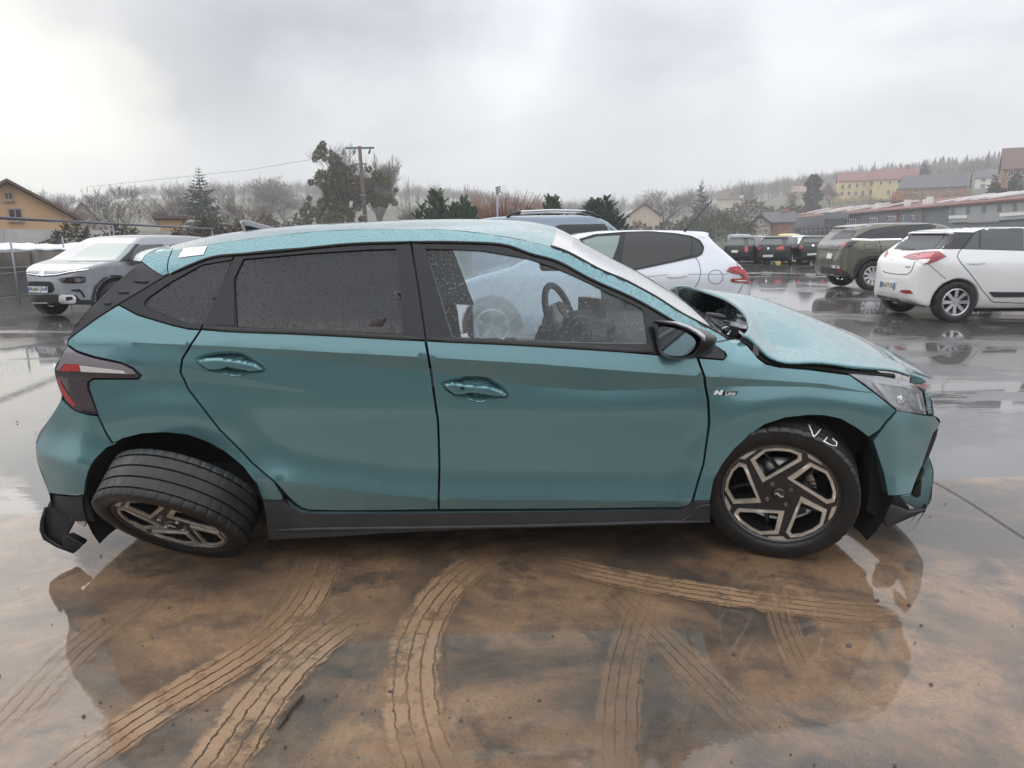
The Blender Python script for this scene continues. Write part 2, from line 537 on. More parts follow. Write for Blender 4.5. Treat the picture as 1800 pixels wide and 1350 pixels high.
def glass(name, tint=(.8, .85, .85), fog=.0, fog_sheen_col=(.75, .8, .84), drops=.0, rough=.0, ior=1.5, dscale=150, keep=.5):
    t = NT(name)
    tr = t.n('ShaderNodeBsdfTransparent'); tr.inputs[0].default_value = tint + (1,)
    gl = t.n('ShaderNodeBsdfGlossy'); gl.inputs['Roughness'].default_value = rough
    fr = t.n('ShaderNodeFresnel'); fr.inputs[0].default_value = ior
    base = tr.outputs[0]
    if drops or fog:
        df = t.n('ShaderNodeBsdfDiffuse'); df.inputs[0].default_value = fog_sheen_col + (1,)
        tl = t.n('ShaderNodeBsdfTranslucent'); tl.inputs[0].default_value = fog_sheen_col + (1,)
        ad = t.n('ShaderNodeMixShader'); ad.inputs[0].default_value = .5
        t.l(df.outputs[0], ad.inputs[1]); t.l(tl.outputs[0], ad.inputs[2])
        mx = t.n('ShaderNodeMixShader')
        f = t.ramp(t.noise(t.coord(), 5, 4), [(.3, fog * .75), (.7, min(1, fog * 1.25))])
        if drops:
            d = t.drops(dscale, .5, keep=keep)
            f = t.math('ADD', f, t.math('MULTIPLY', d, drops), True)
            nb = t.bump(d, .6, .002); t.l(nb, gl.inputs['Normal']); t.l(nb, fr.inputs['Normal'])
        t.l(f, mx.inputs[0]); t.l(base, mx.inputs[1]); t.l(ad.outputs[0], mx.inputs[2]); base = mx.outputs[0]
    m2 = t.n('ShaderNodeMixShader')
    t.l(fr.outputs[0], m2.inputs[0]); t.l(base, m2.inputs[1]); t.l(gl.outputs[0], m2.inputs[2])
    return t.end(m2.outputs[0])
glass('glass_near', (.86, .90, .90), fog=.05, drops=.38, dscale=120, keep=.38)
glass('glass_far', (.70, .80, .88), fog=.34, fog_sheen_col=(.74, .86, .95), drops=.2)
glass('glass_wind', (.72, .78, .78), fog=.6, drops=.3, fog_sheen_col=(.72, .8, .78))  # windscreen: white fog carries the sky's grazing reflection besides the water film
glass('glass_car', (.30, .36, .37), fog=.02)
glass('glass_clear', (.62, .72, .72), fog=.05)
glass('glass_lamp', (.92, .93, .95), fog=.22, fog_sheen_col=(.85, .87, .9), drops=.3, dscale=160)
def privacy():
    t = NT('glass_dark')
    d = t.drops(130, .5, keep=.35)
    d2 = t.drops(60, .35, keep=.25)
    dd = t.math('MAXIMUM', d, d2)
    g = t.n('ShaderNodeTexCoord'); sp = t.n('ShaderNodeSeparateXYZ'); t.l(g.outputs['Object'], sp.inputs[0])
    mr = t.n('ShaderNodeMapRange'); t.l(sp.outputs['Z'], mr.inputs[0])
    for k, x in ((1, 1.09), (2, .99), (3, 0.), (4, 1.)): mr.inputs[k].default_value = x
    dew = t.math('MULTIPLY', mr.outputs[0], t.ramp(t.noise(t.coord('Object', (60, 60, 14)), 1.0, 4, .6), [(.35, .1), (.65, 1.)]), True)
    soft = t.ramp(t.noise(t.coord('Object', (2, 2, 5)), 1.3, 3), [(.35, 0.), (.7, .5)])
    col = t.mix(soft, (.012, .014, .017), (.030, .033, .038))
    col = t.mix(dew, col, (.095, .088, .082))
    col = t.mix(dd, col, (.004, .004, .005))
    return t.end(t.pbr(col, .03, coat=0, normal=t.bump(dd, .5, .0025), spec=.5))
privacy()
glass('film', (.62, .78, .90), fog=.52, fog_sheen_col=(.78, .92, 1.0), drops=0, rough=.12)
simple('glass_black', (.012, .014, .016), .05, spec=.6)
simple('glass_tint', (.045, .058, .060), .06, spec=.7)
simple('glass_pale', (.20, .27, .26), .06, spec=.8)
# ================================================================ the damaged teal hatchback
YS = 2.82                 # nearest plane of its flank
HW = 0.885                # half width
YC = YS + HW
CAR = empty('damaged_hatchback', (0, YC, 0))
tag(CAR, 'teal five-door hatchback with collapsed rear wheel and buckled bonnet standing on muddy concrete', 'car')
def _zx(pts, off):        # pixel polyline -> sorted x,z tables at a given inward offset
    P = np.array([at_y(u, v, YS + off) for u, v in pts]); k = np.argsort(P[:, 0])
    return P[k, 0], P[k, 2]
BELT_PX = [(60, 520), (119, 540), (208, 556), (278, 566), (305, 572), (353, 579), (400, 582.5), (511, 586.7), (622, 592), (747, 599), (900, 606), (1078, 617), (1160, 624), (1225, 628), (1272, 631), (1345, 640), (1425, 650), (1495, 658), (1600, 672), (1700, 690)]
BU_PX = [(60, 594), (235, 602), (330, 606), (400, 609), (560, 618), (750, 628), (950, 640), (1100, 652), (1240, 662), (1350, 668), (1450, 675), (1530, 690), (1600, 700), (1700, 716)]
BL_PX = [(60, 595), (235, 603.5), (330, 612), (480, 625), (640, 642), (760, 655), (860, 668), (950, 680), (1000, 684), (1060, 687), (1150, 684), (1240, 680.5), (1340, 679), (1420, 680), (1530, 691), (1600, 701), (1700, 717)]
LC_PX = [(60, 810), (400, 834), (490, 845), (600, 860), (700, 872), (770, 877), (900, 879), (1200, 882), (1300, 880), (1700, 878)]
RAIL_PX = [(100, 480), (220, 470), (296, 470), (345, 460), (367, 452.5), (414, 446), (480, 439), (539, 434.7), (622, 427), (678, 425), (722, 424), (789, 424), (844, 425.5), (900, 432.5), (930, 444), (974, 455.5), (997, 468), (1030, 484.5), (1063, 500), (1100, 516), (1127, 531), (1153, 544.7), (1180, 560.7), (1200, 571), (1233, 594), (1260, 610), (1276, 625)]
CREASE_PX = [(100, 440), (303, 440), (400, 425), (483, 414), (567, 406), (650, 403), (733, 403), (790, 404), (863, 412), (930, 424), (968, 434), (992, 442), (1019, 455.5), (1041, 468), (1063, 479), (1097, 493), (1127, 508.7), (1153, 523), (1193, 548.7), (1233, 570), (1260, 584.7), (1279, 596.7)]
_cv = {k: _zx(p, o) for k, p, o in (('belt', BELT_PX, .06), ('bu', BU_PX, .02), ('bl', BL_PX, .03), ('lc', LC_PX, .012), ('rail', RAIL_PX, .24), ('cr', CREASE_PX, .31))}
def zc(k, x): return np.interp(x, *_cv[k])
XG = np.arange(-2.35, 2.25, .01); ZG = np.arange(0.0, 1.62, .005)
OT = np.zeros((len(XG), len(ZG)))
def _circ(pts, off):
    P = np.array([at_y(u, v, YS + off) for u, v in pts])[:, (0, 2)]
    A = np.c_[2 * P, np.ones(len(P))]; s = np.linalg.lstsq(A, (P ** 2).sum(1), rcond=None)[0]
    return s[0], s[1], math.sqrt(s[2] + s[0] ** 2 + s[1] ** 2)
RARCH_PX = [(148.6, 864), (150, 850), (155.5, 828), (166.7, 808), (189, 786), (216.7, 771), (250, 763), (291.7, 761), (328, 765), (361, 776), (394, 794), (428, 822), (450, 850), (461, 878)]
FARCH_PX = [(1249, 880), (1255.5, 844), (1272, 814), (1292, 789), (1316.7, 766.7), (1344, 747), (1380.5, 735), (1422, 730.5), (1450, 731), (1478, 737.5), (1505.5, 753), (1527, 769.4)]
RC = _circ(RARCH_PX, .0); FC = _circ(FARCH_PX, .0)
W2U_PX = [(100, 624), (247, 643), (330, 648), (420, 664), (500, 680), (545, 690)]
W2L_PX = [(100, 664), (247, 666), (330, 670), (420, 678), (545, 691)]
_w2u = _zx(W2U_PX, .02); _w2l = _zx(W2L_PX, .03)
def _gauss(a, sig):
    k = int(3 * sig / .005) + 1; t = np.arange(-k, k + 1) * .005; g = np.exp(-t * t / (2 * sig * sig)); g /= g.sum()
    return np.convolve(np.pad(a, k, mode='edge'), g, 'valid')
for i, x in enumerate(XG):
    zb, zu, zl, z2, zr, zk = (float(zc(k, x)) for k in ('belt', 'bu', 'bl', 'lc', 'rail', 'cr'))
    zu = min(zu, zb - .01); zl = min(zl, zu - .002)
    zr = max(zr, zb + .004); zk = max(zk, zr + .003)
    o6 = .041; o7 = o6 - .27 * (zu - zl); o8 = o7 + .27 * (zb - zu); o9 = o8 + .43 * (zr - zb); o10 = o9 + 1.05 * (zk - zr)
    zz = [0, .12, .25, z2, z2 + .10, .56, min(.70, zl - .06), zl, zu, zb, zr, zk, zk + .3]
    oo = [.10, .06, .032, .012, .034, .035, .028, o6, o7, o8, o9, o10, o10 + .9]
    for q in range(1, len(zz)): zz[q] = max(zz[q], zz[q - 1] + .002)
    lin = np.interp(ZG, zz, oo)
    soft = _gauss(lin, .030); crisp = _gauss(lin, .0022)
    w = np.clip((ZG - (z2 + .03)) / .04, 0, 1) * np.clip((zl - .02 - ZG) / .05, 0, 1)
    up = np.clip((ZG - (zb + .03)) / .04, 0, 1) * np.clip((zr - .02 - ZG) / .04, 0, 1)
    w = np.maximum(w, up)
    o = soft * w + crisp * (1 - w)
    # second, tapering crease that starts at the tail light
    if x < _w2u[0][-1]:
        u2 = np.interp(x, *_w2u); l2 = np.interp(x, *_w2l); hgt = max(u2 - l2, 0)
        g = np.clip((ZG - l2) / max(hgt, .004), 0, 1) * np.clip(1 - (ZG - u2) / .12, 0, 1)
        o = o - _gauss(g, .004) * .20 * hgt
    for cx, czz, r in (RC, FC):
        rr = np.hypot(x - cx, ZG - czz)
        s = np.clip((rr - (r + .048)) / .16, 0, 1); s = s * s * (3 - 2 * s)
        low = np.clip((ZG - .1) / .25, 0, 1)
        o = o - (1 - s) * .013 * low * np.clip((czz + r + .30 - ZG) / .12, 0, 1)
    if x < -1.72: o = o + .125 * ((-1.72 - x) / .36) ** 2.0
    if x > 1.54: o = o + .15 * ((x - 1.54) / .36) ** 2.0
    OT[i] = o
def side_o(x, z):
    fx = np.clip((np.asarray(x, float) - XG[0]) / .01, 0, len(XG) - 1.001); fz = np.clip((np.asarray(z, float) - ZG[0]) / .005, 0, len(ZG) - 1.001)
    i = fx.astype(int); j = fz.astype(int); a = fx - i; b = fz - j
    return (OT[i, j] * (1 - a) * (1 - b) + OT[i + 1, j] * a * (1 - b) + OT[i, j + 1] * (1 - a) * b + OT[i + 1, j + 1] * a * b)
def on_side(u, v, off=0.0):
    d = ray(u, v); d = d / d[1]
    ys = YS - .12 + .004 * np.arange(240)
    g = (YS + side_o(d[0] * ys, CAM_H + d[2] * ys) + off) - ys
    k = int(np.argmax(g <= 0)) if (g <= 0).any() else int(np.argmin(g))
    if k == 0: k = 1
    a, b = g[k - 1], g[k]
    y = ys[k - 1] + .004 * (a / (a - b) if a > 0 >= b else 1.0)
    return EYE + d * y
def xz(pts, off=0.0): return np.array([on_side(u, v, off)[[0, 2]] for u, v in pts])
def ly(o): return -(HW - o)              # local y of a point o inside the near flank
CREASES = [np.array([on_side(u, v)[[0, 2]] for u, v in p]) for p in (BU_PX[1:-2], BL_PX[1:-2], LC_PX[2:8], W2U_PX[1:], W2L_PX[1:], CREASE_PX[1:])]
for cx, czz, r in (RC, FC):
    CREASES.append(np.array([(cx + (r + .048) * math.cos(a), czz + (r + .048) * math.sin(a)) for a in np.linspace(.25, math.pi - .25, 40)]))
def panel(name, poly, mat, parent, holes=(), off=0.0, inset=.0035, step=.022, skirt=.018, crease=True, far=True, px=True, depth=None, two=True):
    """one outer panel on the flank and its twin on the other side; returns (near, far)"""
    P = xz(poly, off) if px else np.asarray(poly)
    Hs = [xz(h, off) if px else np.asarray(h) for h in holes]
    if inset: P = offset_poly(np.array(resample(P, .03, True)), inset)
    Hs = [offset_poly(np.array(resample(h, .03, True)), -inset) if inset else h for h in Hs]
    W, T, loops = cdt_fill(P, step, Hs, CREASES if crease else (), bstep=min(step, .016))
    o = side_o(W[:, 0], W[:, 1]) + off
    if depth is not None: o = o + depth(W, P)
    V = [(a, ly(d), b) for (a, b), d in zip(W, o)]
    Fc = [tuple(t) for t in T]
    if skirt:
        # rolled edge: boundary edges pushed inwards
        cnt = {}
        for t in T:
            for a, b in ((t[0], t[1]), (t[1], t[2]), (t[2], t[0])):
                cnt[(min(a, b), max(a, b))] = cnt.get((min(a, b), max(a, b)), 0) + 1
        ring = {}
        for t in T:
            for a, b in ((t[0], t[1]), (t[1], t[2]), (t[2], t[0])):
                if cnt[(min(a, b), max(a, b))] == 1:
                    for q in (a, b):
                        if q not in ring:
                            ring[q] = len(V); V.append((V[q][0], V[q][1] + skirt, V[q][2]))
                    Fc.append((b, a, ring[a], ring[b]))
    res = []
    near = obj(name, V, Fc, mat, parent)
    res.append(near)
    if far:
        res.append(obj(name, [(x, -y, z) for x, y, z in V], [f[::-1] for f in Fc], mat, parent))
    _sharp(res, crease)
    return res
def _sharp(os_, crease=False):
    for o in os_:
        bm = bmesh.new(); bm.from_mesh(o.data)
        for e in bm.edges:
            if len(e.link_faces) == 2:
                a_ = e.calc_face_angle(0)
                if a_ > math.radians(40): e.smooth = False
                elif a_ > math.radians(4) and crease:
                    p_ = np.array([[v.co.x, v.co.z] for v in e.verts])
                    if any((seg_dist(p_, c, False) < .0012).all() for c in CREASES[:5]): e.smooth = False
        bm.to_mesh(o.data); bm.free()
M_ = MATS
simple('lamp_grey', (.50, .50, .53), .3, .15, nscale=30, namp=.4)
# ---- outlines in photo pixels, laid on the flank -------------------------------------------------
QGLASS = [(254, 531), (261, 523.4), (301.5, 495.7), (355, 466), (372, 463), (407, 457), (357, 568.5), (334, 568.5), (293, 555), (256, 538)]
RGLASS = [(417, 574), (412.5, 489), (428, 456), (539, 446), (650, 439.4), (696, 438), (699, 453), (708, 586), (567, 580)]
FGLASS = [(749, 438), (797, 439), (847, 441.7), (897, 450), (930, 456), (974, 471), (1008, 485.6), (1041, 501), (1063, 513), (1100, 529), (1127, 543), (1131, 549), (1138.5, 604), (1014, 602), (950, 600), (800, 593.6), (794, 590)]
QTRIM = [(296, 482.5), (345, 460.5), (367, 453), (413, 446.5), (376.5, 523.4), (355, 572), (352, 579), (333, 578), (305.5, 572), (278, 564), (241.7, 553), (208, 535), (220, 524)]
RFRAME = [(414, 446.3), (480, 439.3), (539, 434.9), (622, 427.3), (678, 425.2), (721, 424.3), (734, 500), (747, 590), (748.5, 599), (622, 592), (511, 586.7), (400, 582.5), (354, 579), (356, 572), (378, 523.4)]
FFRAME = [(723, 424.3), (789, 424.2), (844, 425.7), (900, 432.7), (930, 444.2), (974, 455.8), (997, 468.2), (1030, 484.8), (1063, 500.2), (1100, 516.2), (1127, 531.2), (1153, 545), (1180, 561), (1200, 571.2), (1233, 594.2), (1260, 610.2), (1273, 619.5), (1276.5, 626), (1271, 631.5), (1225, 628), (1160, 624), (1078, 617), (900, 606), (758, 600), (750, 599), (749, 590), (736, 500)]
RDOOR = [(354, 579), (400, 582.5), (511, 586.7), (622, 592), (747, 599), (752, 625), (758, 662), (769.4, 740), (772, 817), (771, 896), (680, 897.5), (600, 898), (544, 897), (528, 892), (511, 878), (483, 847), (444, 814), (389, 758), (361, 722), (330.6, 683), (318, 655.6), (321, 630.6), (336, 605.6)]
FDOOR = [(749, 599), (900, 606), (1078, 617), (1160, 624), (1225, 628), (1237.5, 662), (1244, 703), (1246, 743.6), (1244, 761), (1236, 817), (1217, 880), (1208, 890), (1192, 893), (1000, 895), (772, 896), (773, 817), (770.5, 740), (759.5, 662), (753.5, 625)]
TAIL = [(117, 606.7), (134.7, 618.7), (166.7, 629), (213, 638.7), (233, 648), (246.7, 660), (242.7, 665), (193, 665), (164, 665), (155, 671), (154.7, 681), (164, 706.7), (172, 729), (153, 727), (132, 721), (117, 708), (108, 692), (98.7, 666.7), (95.5, 652), (104, 633)]
QUARTER = [(208, 535.5), (241.7, 553.5), (278, 564.5), (305.5, 572.5), (333, 578.5), (353, 579.5), (335, 605.6), (320, 630.6), (317, 655.6), (329.6, 683), (360, 722), (388, 758), (443, 814), (482, 847), (497, 872), (498, 880), (463, 879)] + RARCH_PX[::-1][0:10] + [(205, 779), (200, 781), (189, 765), (172.5, 730.5), (164.5, 706.7), (155.5, 681), (156, 671.5), (164, 666), (193, 666), (243, 666), (248, 660), (234, 647), (213, 637.5), (166.7, 627.5), (134.7, 617), (118, 605.5), (119.5, 597.5), (133, 586.5), (167, 561.5)]
RBUMPER = [(172, 731), (188, 765.5), (199, 782), (189, 786.5), (167, 808.5), (156, 828.5), (150.5, 850), (149, 864), (148.6, 870), (86, 867), (64, 806), (62.5, 780.5), (83, 741.7), (109, 701), (117, 709.5), (132, 722), (153, 728)]
RVALANCE = [(86, 867.5), (148.6, 870.5), (149.5, 882), (158, 900), (169, 917), (131, 917), (90, 893)]
FENDER = [(1249, 602.5), (1281, 597), (1297, 595), (1304, 600), (1315, 609), (1333, 630), (1345.5, 639.4), (1370, 645.5), (1425, 650), (1494, 659), (1532, 686), (1576, 721), (1556, 743), (1547, 755.5), (1527, 769)] + FARCH_PX[::-1][1:] + [(1248, 881), (1218, 881), (1237, 817), (1245, 761), (1247.5, 743.6), (1245.5, 703), (1239, 662), (1227, 629), (1271, 632.5), (1277.5, 626), (1274, 619)]
HEADL = [(1495, 658.5), (1525, 661.5), (1558, 664.5), (1589, 670), (1608, 676), (1621, 689), (1629, 729), (1603, 725), (1577, 720.5), (1548.7, 697.5), (1522.6, 677)]
DRL = [(1611, 678), (1626, 684), (1636, 700), (1642, 729.5), (1630.5, 729), (1622.5, 689)]
FBUMPER = [(1577, 722), (1603, 726), (1627, 729.5), (1643.5, 731), (1653, 744.5), (1649, 753), (1641, 762), (1622, 816.7), (1608, 850), (1602, 867.6), (1582, 871), (1560.6, 872), (1553, 833), (1544, 805.5), (1534, 775), (1548, 757), (1557, 744)]
GRILLE_EDGE = [(1649.5, 753.5), (1646, 768), (1634, 800), (1624, 818), (1619, 822), (1641.5, 763)]
SKIRT = [(462, 880), (498, 881), (512, 892.5), (530, 902), (560, 904.5), (800, 903), (1078, 899.5), (1194, 897.5), (1216, 885), (1222, 881), (1248, 881), (1248, 918), (1022, 924), (800, 932), (678, 937.5), (580, 944), (472, 949.5), (467, 905)]
SILL = [(505, 879), (514, 888), (530, 896.5), (545, 899.5), (700, 900), (1000, 897.5), (1190, 895.5), (1209, 892), (1215, 886), (1195, 897), (1078, 899), (800, 902.5), (560, 904), (530, 901.5), (512, 892)]
RAILP = [(296.5, 482), (345, 460), (367, 452.3), (414, 445.8), (480, 438.8), (539, 434.3), (622, 426.7), (678, 424.6), (722, 423.6), (789, 423.6), (844, 425), (900, 432), (930, 443.6), (974, 455.2), (997, 467.6), (1030, 484), (1063, 499.6), (1100, 515.6), (1127, 530.6), (1153, 544.3), (1180, 560.3), (1200, 570.5), (1233, 593.5), (1248, 602), (1280, 596.7), (1260, 584.7), (1233, 570), (1193, 548.7), (1153, 523), (1127, 508.7), (1097, 493), (1063, 479), (1041, 468), (1019, 455.5), (992, 442), (968, 434), (930, 424), (863, 412), (790, 404), (733, 403), (650, 403), (567, 406), (483, 414), (400, 425), (330, 436), (303, 441), (297, 456)]
SPOILER = [(285, 485), (295.5, 482), (296, 456), (302, 441), (303, 436), (288, 435), (270, 440), (258, 446.5), (251, 453), (249, 460)]
FIN = [(249, 461), (285, 485.5), (294, 483), (208, 534), (167, 561), (133, 586), (119, 597), (128, 580.5), (155.5, 544.4), (194, 505.5)]
# handles: eye shaped bowls
HB_R = [(344, 631), (360, 624), (385, 620), (405, 619.5), (425, 622), (445, 633), (462, 645), (466, 649), (462, 653), (440, 654), (430, 658), (415, 660.5), (400, 659), (388, 654), (370, 651.5), (355, 643), (346, 635)]
HB_F = [(777, 674), (793, 668), (815, 663), (835, 662), (858, 665), (875, 674), (888, 686), (893.5, 695), (888, 698), (872, 699), (860, 703), (845, 706.5), (830, 704), (815, 697), (800, 695), (788, 687), (779, 679)]
HBAR_R = [(345, 633), (356, 629), (385, 627.5), (420, 631.5), (448, 637), (463, 647), (464, 652), (440, 653.5), (400, 646), (385, 651), (368, 651), (352, 641)]
HBAR_F = [(778, 674.5), (795, 670.5), (818, 674), (860, 677), (884, 686), (893, 694.5), (888, 697.5), (868, 697), (830, 690.5), (815, 694), (800, 694.5), (785, 684)]
teal = M_['teal_paint']
# doors
fd = panel('front_door', FDOOR, teal, CAR, holes=[HB_F])
rd = panel('rear_door', RDOOR, teal, CAR, holes=[HB_R])
def bowl(W, P):
    d = seg_dist(W, P); s = np.minimum(d / .022, 1); return s * s * (3 - 2 * s) * .030
def bulge(W, P):
    d = seg_dist(W, P); return -np.sqrt(np.clip(1 - (1 - np.minimum(d / .010, 1)) ** 2, 0, 1)) * .014
def reparent(pair, parents):
    for o, p in zip(pair, parents): o.parent = p
for bowl_px, bar_px, doors in ((HB_F, HBAR_F, fd), (HB_R, HBAR_R, rd)):
    reparent(panel('handle_recess', bowl_px, teal, CAR, inset=-.001, step=.007, skirt=0, crease=False, depth=bowl), doors)
    reparent(panel('door_handle', bar_px, teal, CAR, inset=0, step=.006, skirt=.022, crease=False, depth=bulge, off=.003), doors)
kp = panel('key_sensor', [(809, 680), (816, 680), (816, 685), (809, 685)], M_['gap_black'], CAR, inset=0, skirt=.003, off=-.0165, crease=False, far=False)
kp[0].parent = fd[0]
reparent(panel('window_frame', FFRAME, M_['trim_black'], CAR, holes=[FGLASS], off=.002, inset=.002, crease=False), fd)
reparent(panel('window_frame', RFRAME, M_['trim_black'], CAR, holes=[RGLASS], off=.002, inset=.002, crease=False), rd)
g = panel('window_glass', FGLASS, M_['glass_near'], CAR, off=.012, inset=-.004, skirt=0, crease=False, step=.05)
g[1].data.materials[0] = M_['glass_far']; reparent(g, fd)
g = panel('window_glass', RGLASS, M_['glass_dark'], CAR, off=.012, inset=-.004, skirt=0, crease=False, step=.05); reparent(g, rd)
# raised rubber line under the glass
def strip(name, pts, w, mat, parent, off=-.004, thick=.008, taper=True):
    C = along(xz(pts), max(8, len(pts) * 6)); n = len(C)
    V = []; Fc = []
    for i in range(n):
        t = C[min(i + 1, n - 1)] - C[max(i - 1, 0)]; t /= np.linalg.norm(t); nn = np.array([-t[1], t[0]])
        k = 1.0
        if taper: k = min(1, .25 + min(i, n - 1 - i) / 3.0)
        for s, d in ((-1, thick), (-1, 0), (-.5, -thick * .35), (.5, -thick * .35), (1, 0), (1, thick)):
            q = C[i] + nn * s * w * .5 * k
            V.append((q[0], ly(float(side_o(q[0], q[1])) + off + d), q[1]))
        if i:
            for q in range(5):
                a = (i - 1) * 6 + q; Fc.append((a, a + 6, a + 7, a + 1))
    return obj(name, V, Fc, mat, parent)
strip('belt_seal', [(356, 576), (400, 579), (511, 583), (622, 588.5), (746, 595.5)], .020, M_['rubber_seal'], rd[0])
strip('belt_seal', [(751, 596), (900, 602.5), (1000, 608), (1078, 613.5), (1150, 618)], .020, M_['rubber_seal'], fd[0])
strip('door_seal', [(300, 481), (345, 461.5), (367, 453.5), (414, 447.2), (539, 436), (622, 428.3), (678, 426.3), (722, 425.3)], .010, M_['gap_black'], CAR)
strip('door_seal', [(722, 425.3), (789, 425.3), (844, 426.8), (900, 433.8), (930, 445.2), (974, 457), (1030, 486), (1100, 517.5), (1180, 562), (1233, 595.3)], .010, M_['gap_black'], CAR)
panel('window_divider', [(411.5, 488), (413, 573), (376, 571), (378, 566)], M_['trim_black'], rd[0], off=-.002, inset=.001, skirt=.006, crease=False, far=False)
panel('pillar_trim', QTRIM, M_['trim_black'], CAR, holes=[QGLASS], off=.001, inset=.002, crease=False)
panel('quarter_window', QGLASS, M_['glass_dark'], CAR, off=.009, inset=-.004, skirt=0, crease=False, step=.05)
qp = panel('quarter_panel', QUARTER, teal, CAR)
panel('front_fender', FENDER, teal, CAR)
rb = panel('rear_bumper', RBUMPER, teal, CAR)
rv = panel('bumper_valance', RVALANCE, M_['black_plastic'], CAR, off=.012, crease=False)
reparent(rv, rb)
fb = panel('front_bumper', FBUMPER, teal, CAR, skirt=.05)
reparent(panel('grille_edge', GRILLE_EDGE, M_['gap_black'], CAR, off=.01, inset=0, skirt=.05, crease=False), fb)
panel('sill', SILL, teal, CAR, off=.004, inset=0, crease=False, step=.03)
sk = panel('side_skirt', SKIRT, M_['grey_plastic'], CAR, off=-.006, inset=.001, crease=False, skirt=.06,
           depth=lambda W, P: -.020 * np.clip((W[:, 1] - .12) / .10, 0, 1) * np.clip((.30 - W[:, 1]) / .05, 0, 1) * 0 - .0)
strip('skirt_ridge', [(487, 930), (600, 928), (800, 925.5), (900, 923.8), (1100, 918.5), (1247, 914.5)], .016, M_['grey_plastic'], sk[0], off=-.012, thick=.012)
strip('skirt_ridge', [(1196, 914), (1212, 905), (1222, 893), (1233, 888), (1248, 887)], .010, M_['grey_plastic'], sk[0], off=-.010, thick=.01)
rp = panel('roof_rail', RAILP, M_['teal_paint_top'], CAR, inset=.0005, skirt=.006, crease=False, step=.02)
panel('spoiler', SPOILER, M_['teal_paint_top'], CAR, inset=.002, crease=False)
fn = panel('pillar_fin', FIN, M_['grey_plastic'], CAR, off=-.004, inset=.001, crease=False, skirt=.03)
for c in ((236, 493, 262, 494.5), (207, 512, 227, 513), (184, 532, 196, 532.5)):
    strip('fin_slot', [(c[0], c[1]), ((c[0] + c[2]) / 2, (c[1] + c[3]) / 2 + .6), (c[2], c[3])], .010, M_['black_plastic'], fn[0], off=-.008, thick=.01)
# dark structure behind the panel gaps
INNER = [(208, 535), (278, 564), (353, 579), (747, 599), (1160, 624), (1272, 631), (1281, 598), (1297, 600), (1333, 640), (1370, 652), (1494, 664), (1576, 723), (1556, 743), (1535, 775), (1527, 772)] + FARCH_PX[::-1] + [(1248, 895), (1000, 905), (600, 912), (470, 905)] + RARCH_PX[::-1] + [(120, 850), (95, 780), (108, 690), (125, 610), (135, 588)]
panel('body_structure', INNER, M_['gap_black'], CAR, off=.045, inset=.004, skirt=0, crease=False, step=.05, far=False)
for q_ in ([(208, 535), (278, 564), (353, 579), (747, 599), (771, 896), (600, 912), (470, 905)] + RARCH_PX[::-1] + [(120, 850), (95, 780), (108, 690), (125, 610), (135, 588)],
           [(1245, 628), (1272, 631), (1281, 598), (1297, 600), (1333, 640), (1370, 652), (1494, 664), (1576, 723), (1556, 743), (1535, 775), (1527, 772)] + FARCH_PX[::-1] + [(1248, 895), (1225, 890)]):
    o_ = panel('body_structure', q_, M_['gap_black'], CAR, off=.045, inset=.004, skirt=0, crease=False, step=.05)
    bpy.data.objects.remove(o_[0])
PILLARS = [(296, 478), (345, 460), (414, 446), (539, 434.7), (622, 427), (722, 424), (789, 424), (844, 425.5), (900, 432.5), (974, 455.5), (1030, 484.5), (1100, 516), (1180, 560), (1233, 594), (1274, 620), (1272, 632), (1160, 624), (900, 606), (747, 600), (511, 588), (353, 580), (278, 566), (208, 537)]
def grow(px, d):
    return [tuple(p) for p in offset_poly(np.array(px, float), -d)]
def shrink(px, d):
    return [tuple(p) for p in offset_poly(np.array(px, float), d)]
panel('pillar_lining', PILLARS, M_['interior'], CAR, holes=[shrink(FGLASS, 1), shrink(RGLASS, 1), shrink(QGLASS, 1)], off=.05, inset=0, skirt=0, crease=False, step=.05, far=False)
# the far front door is gone: its opening only keeps pillars and roof rail
FPIL = PILLARS[:PILLARS.index((1272, 632)) + 1] + [(1160, 624), (1139, 605), (1131, 549), (1127, 543), (1100, 529), (1063, 513), (1041, 501), (1008, 485.6), (974, 471), (930, 456), (897, 450), (847, 441.7), (797, 439), (750, 438), (773, 515), (796, 590), (799, 602), (747, 600), (511, 588), (353, 580), (278, 566), (208, 537)]
o_ = panel('pillar_lining', FPIL, M_['interior'], CAR, holes=[shrink(RGLASS, 1), shrink(QGLASS, 1)], off=.05, inset=0, skirt=0, crease=False, step=.05)
bpy.data.objects.remove(o_[0])
def drop_far_door(o):
    for c in list(o.children): bpy.data.objects.remove(c)
    bpy.data.objects.remove(o)
drop_far_door(fd[1])
FILM = [(749, 438), (797, 439), (847, 441.7), (897, 450), (930, 456), (974, 471), (1008, 485.6), (1041, 501), (1063, 513), (1100, 529), (1127, 543), (1131, 549), (1140, 640), (1135, 690), (800, 690), (796, 590)]
o_ = panel('plastic_film', FILM, M_['film'], CAR, off=.03, inset=-.006, skirt=0, crease=False, step=.03, depth=lambda W, P: .004 * np.sin(W[:, 0] * 31 + W[:, 1] * 23) + .003 * np.sin(W[:, 0] * 70 - W[:, 1] * 45))
bpy.data.objects.remove(o_[0])
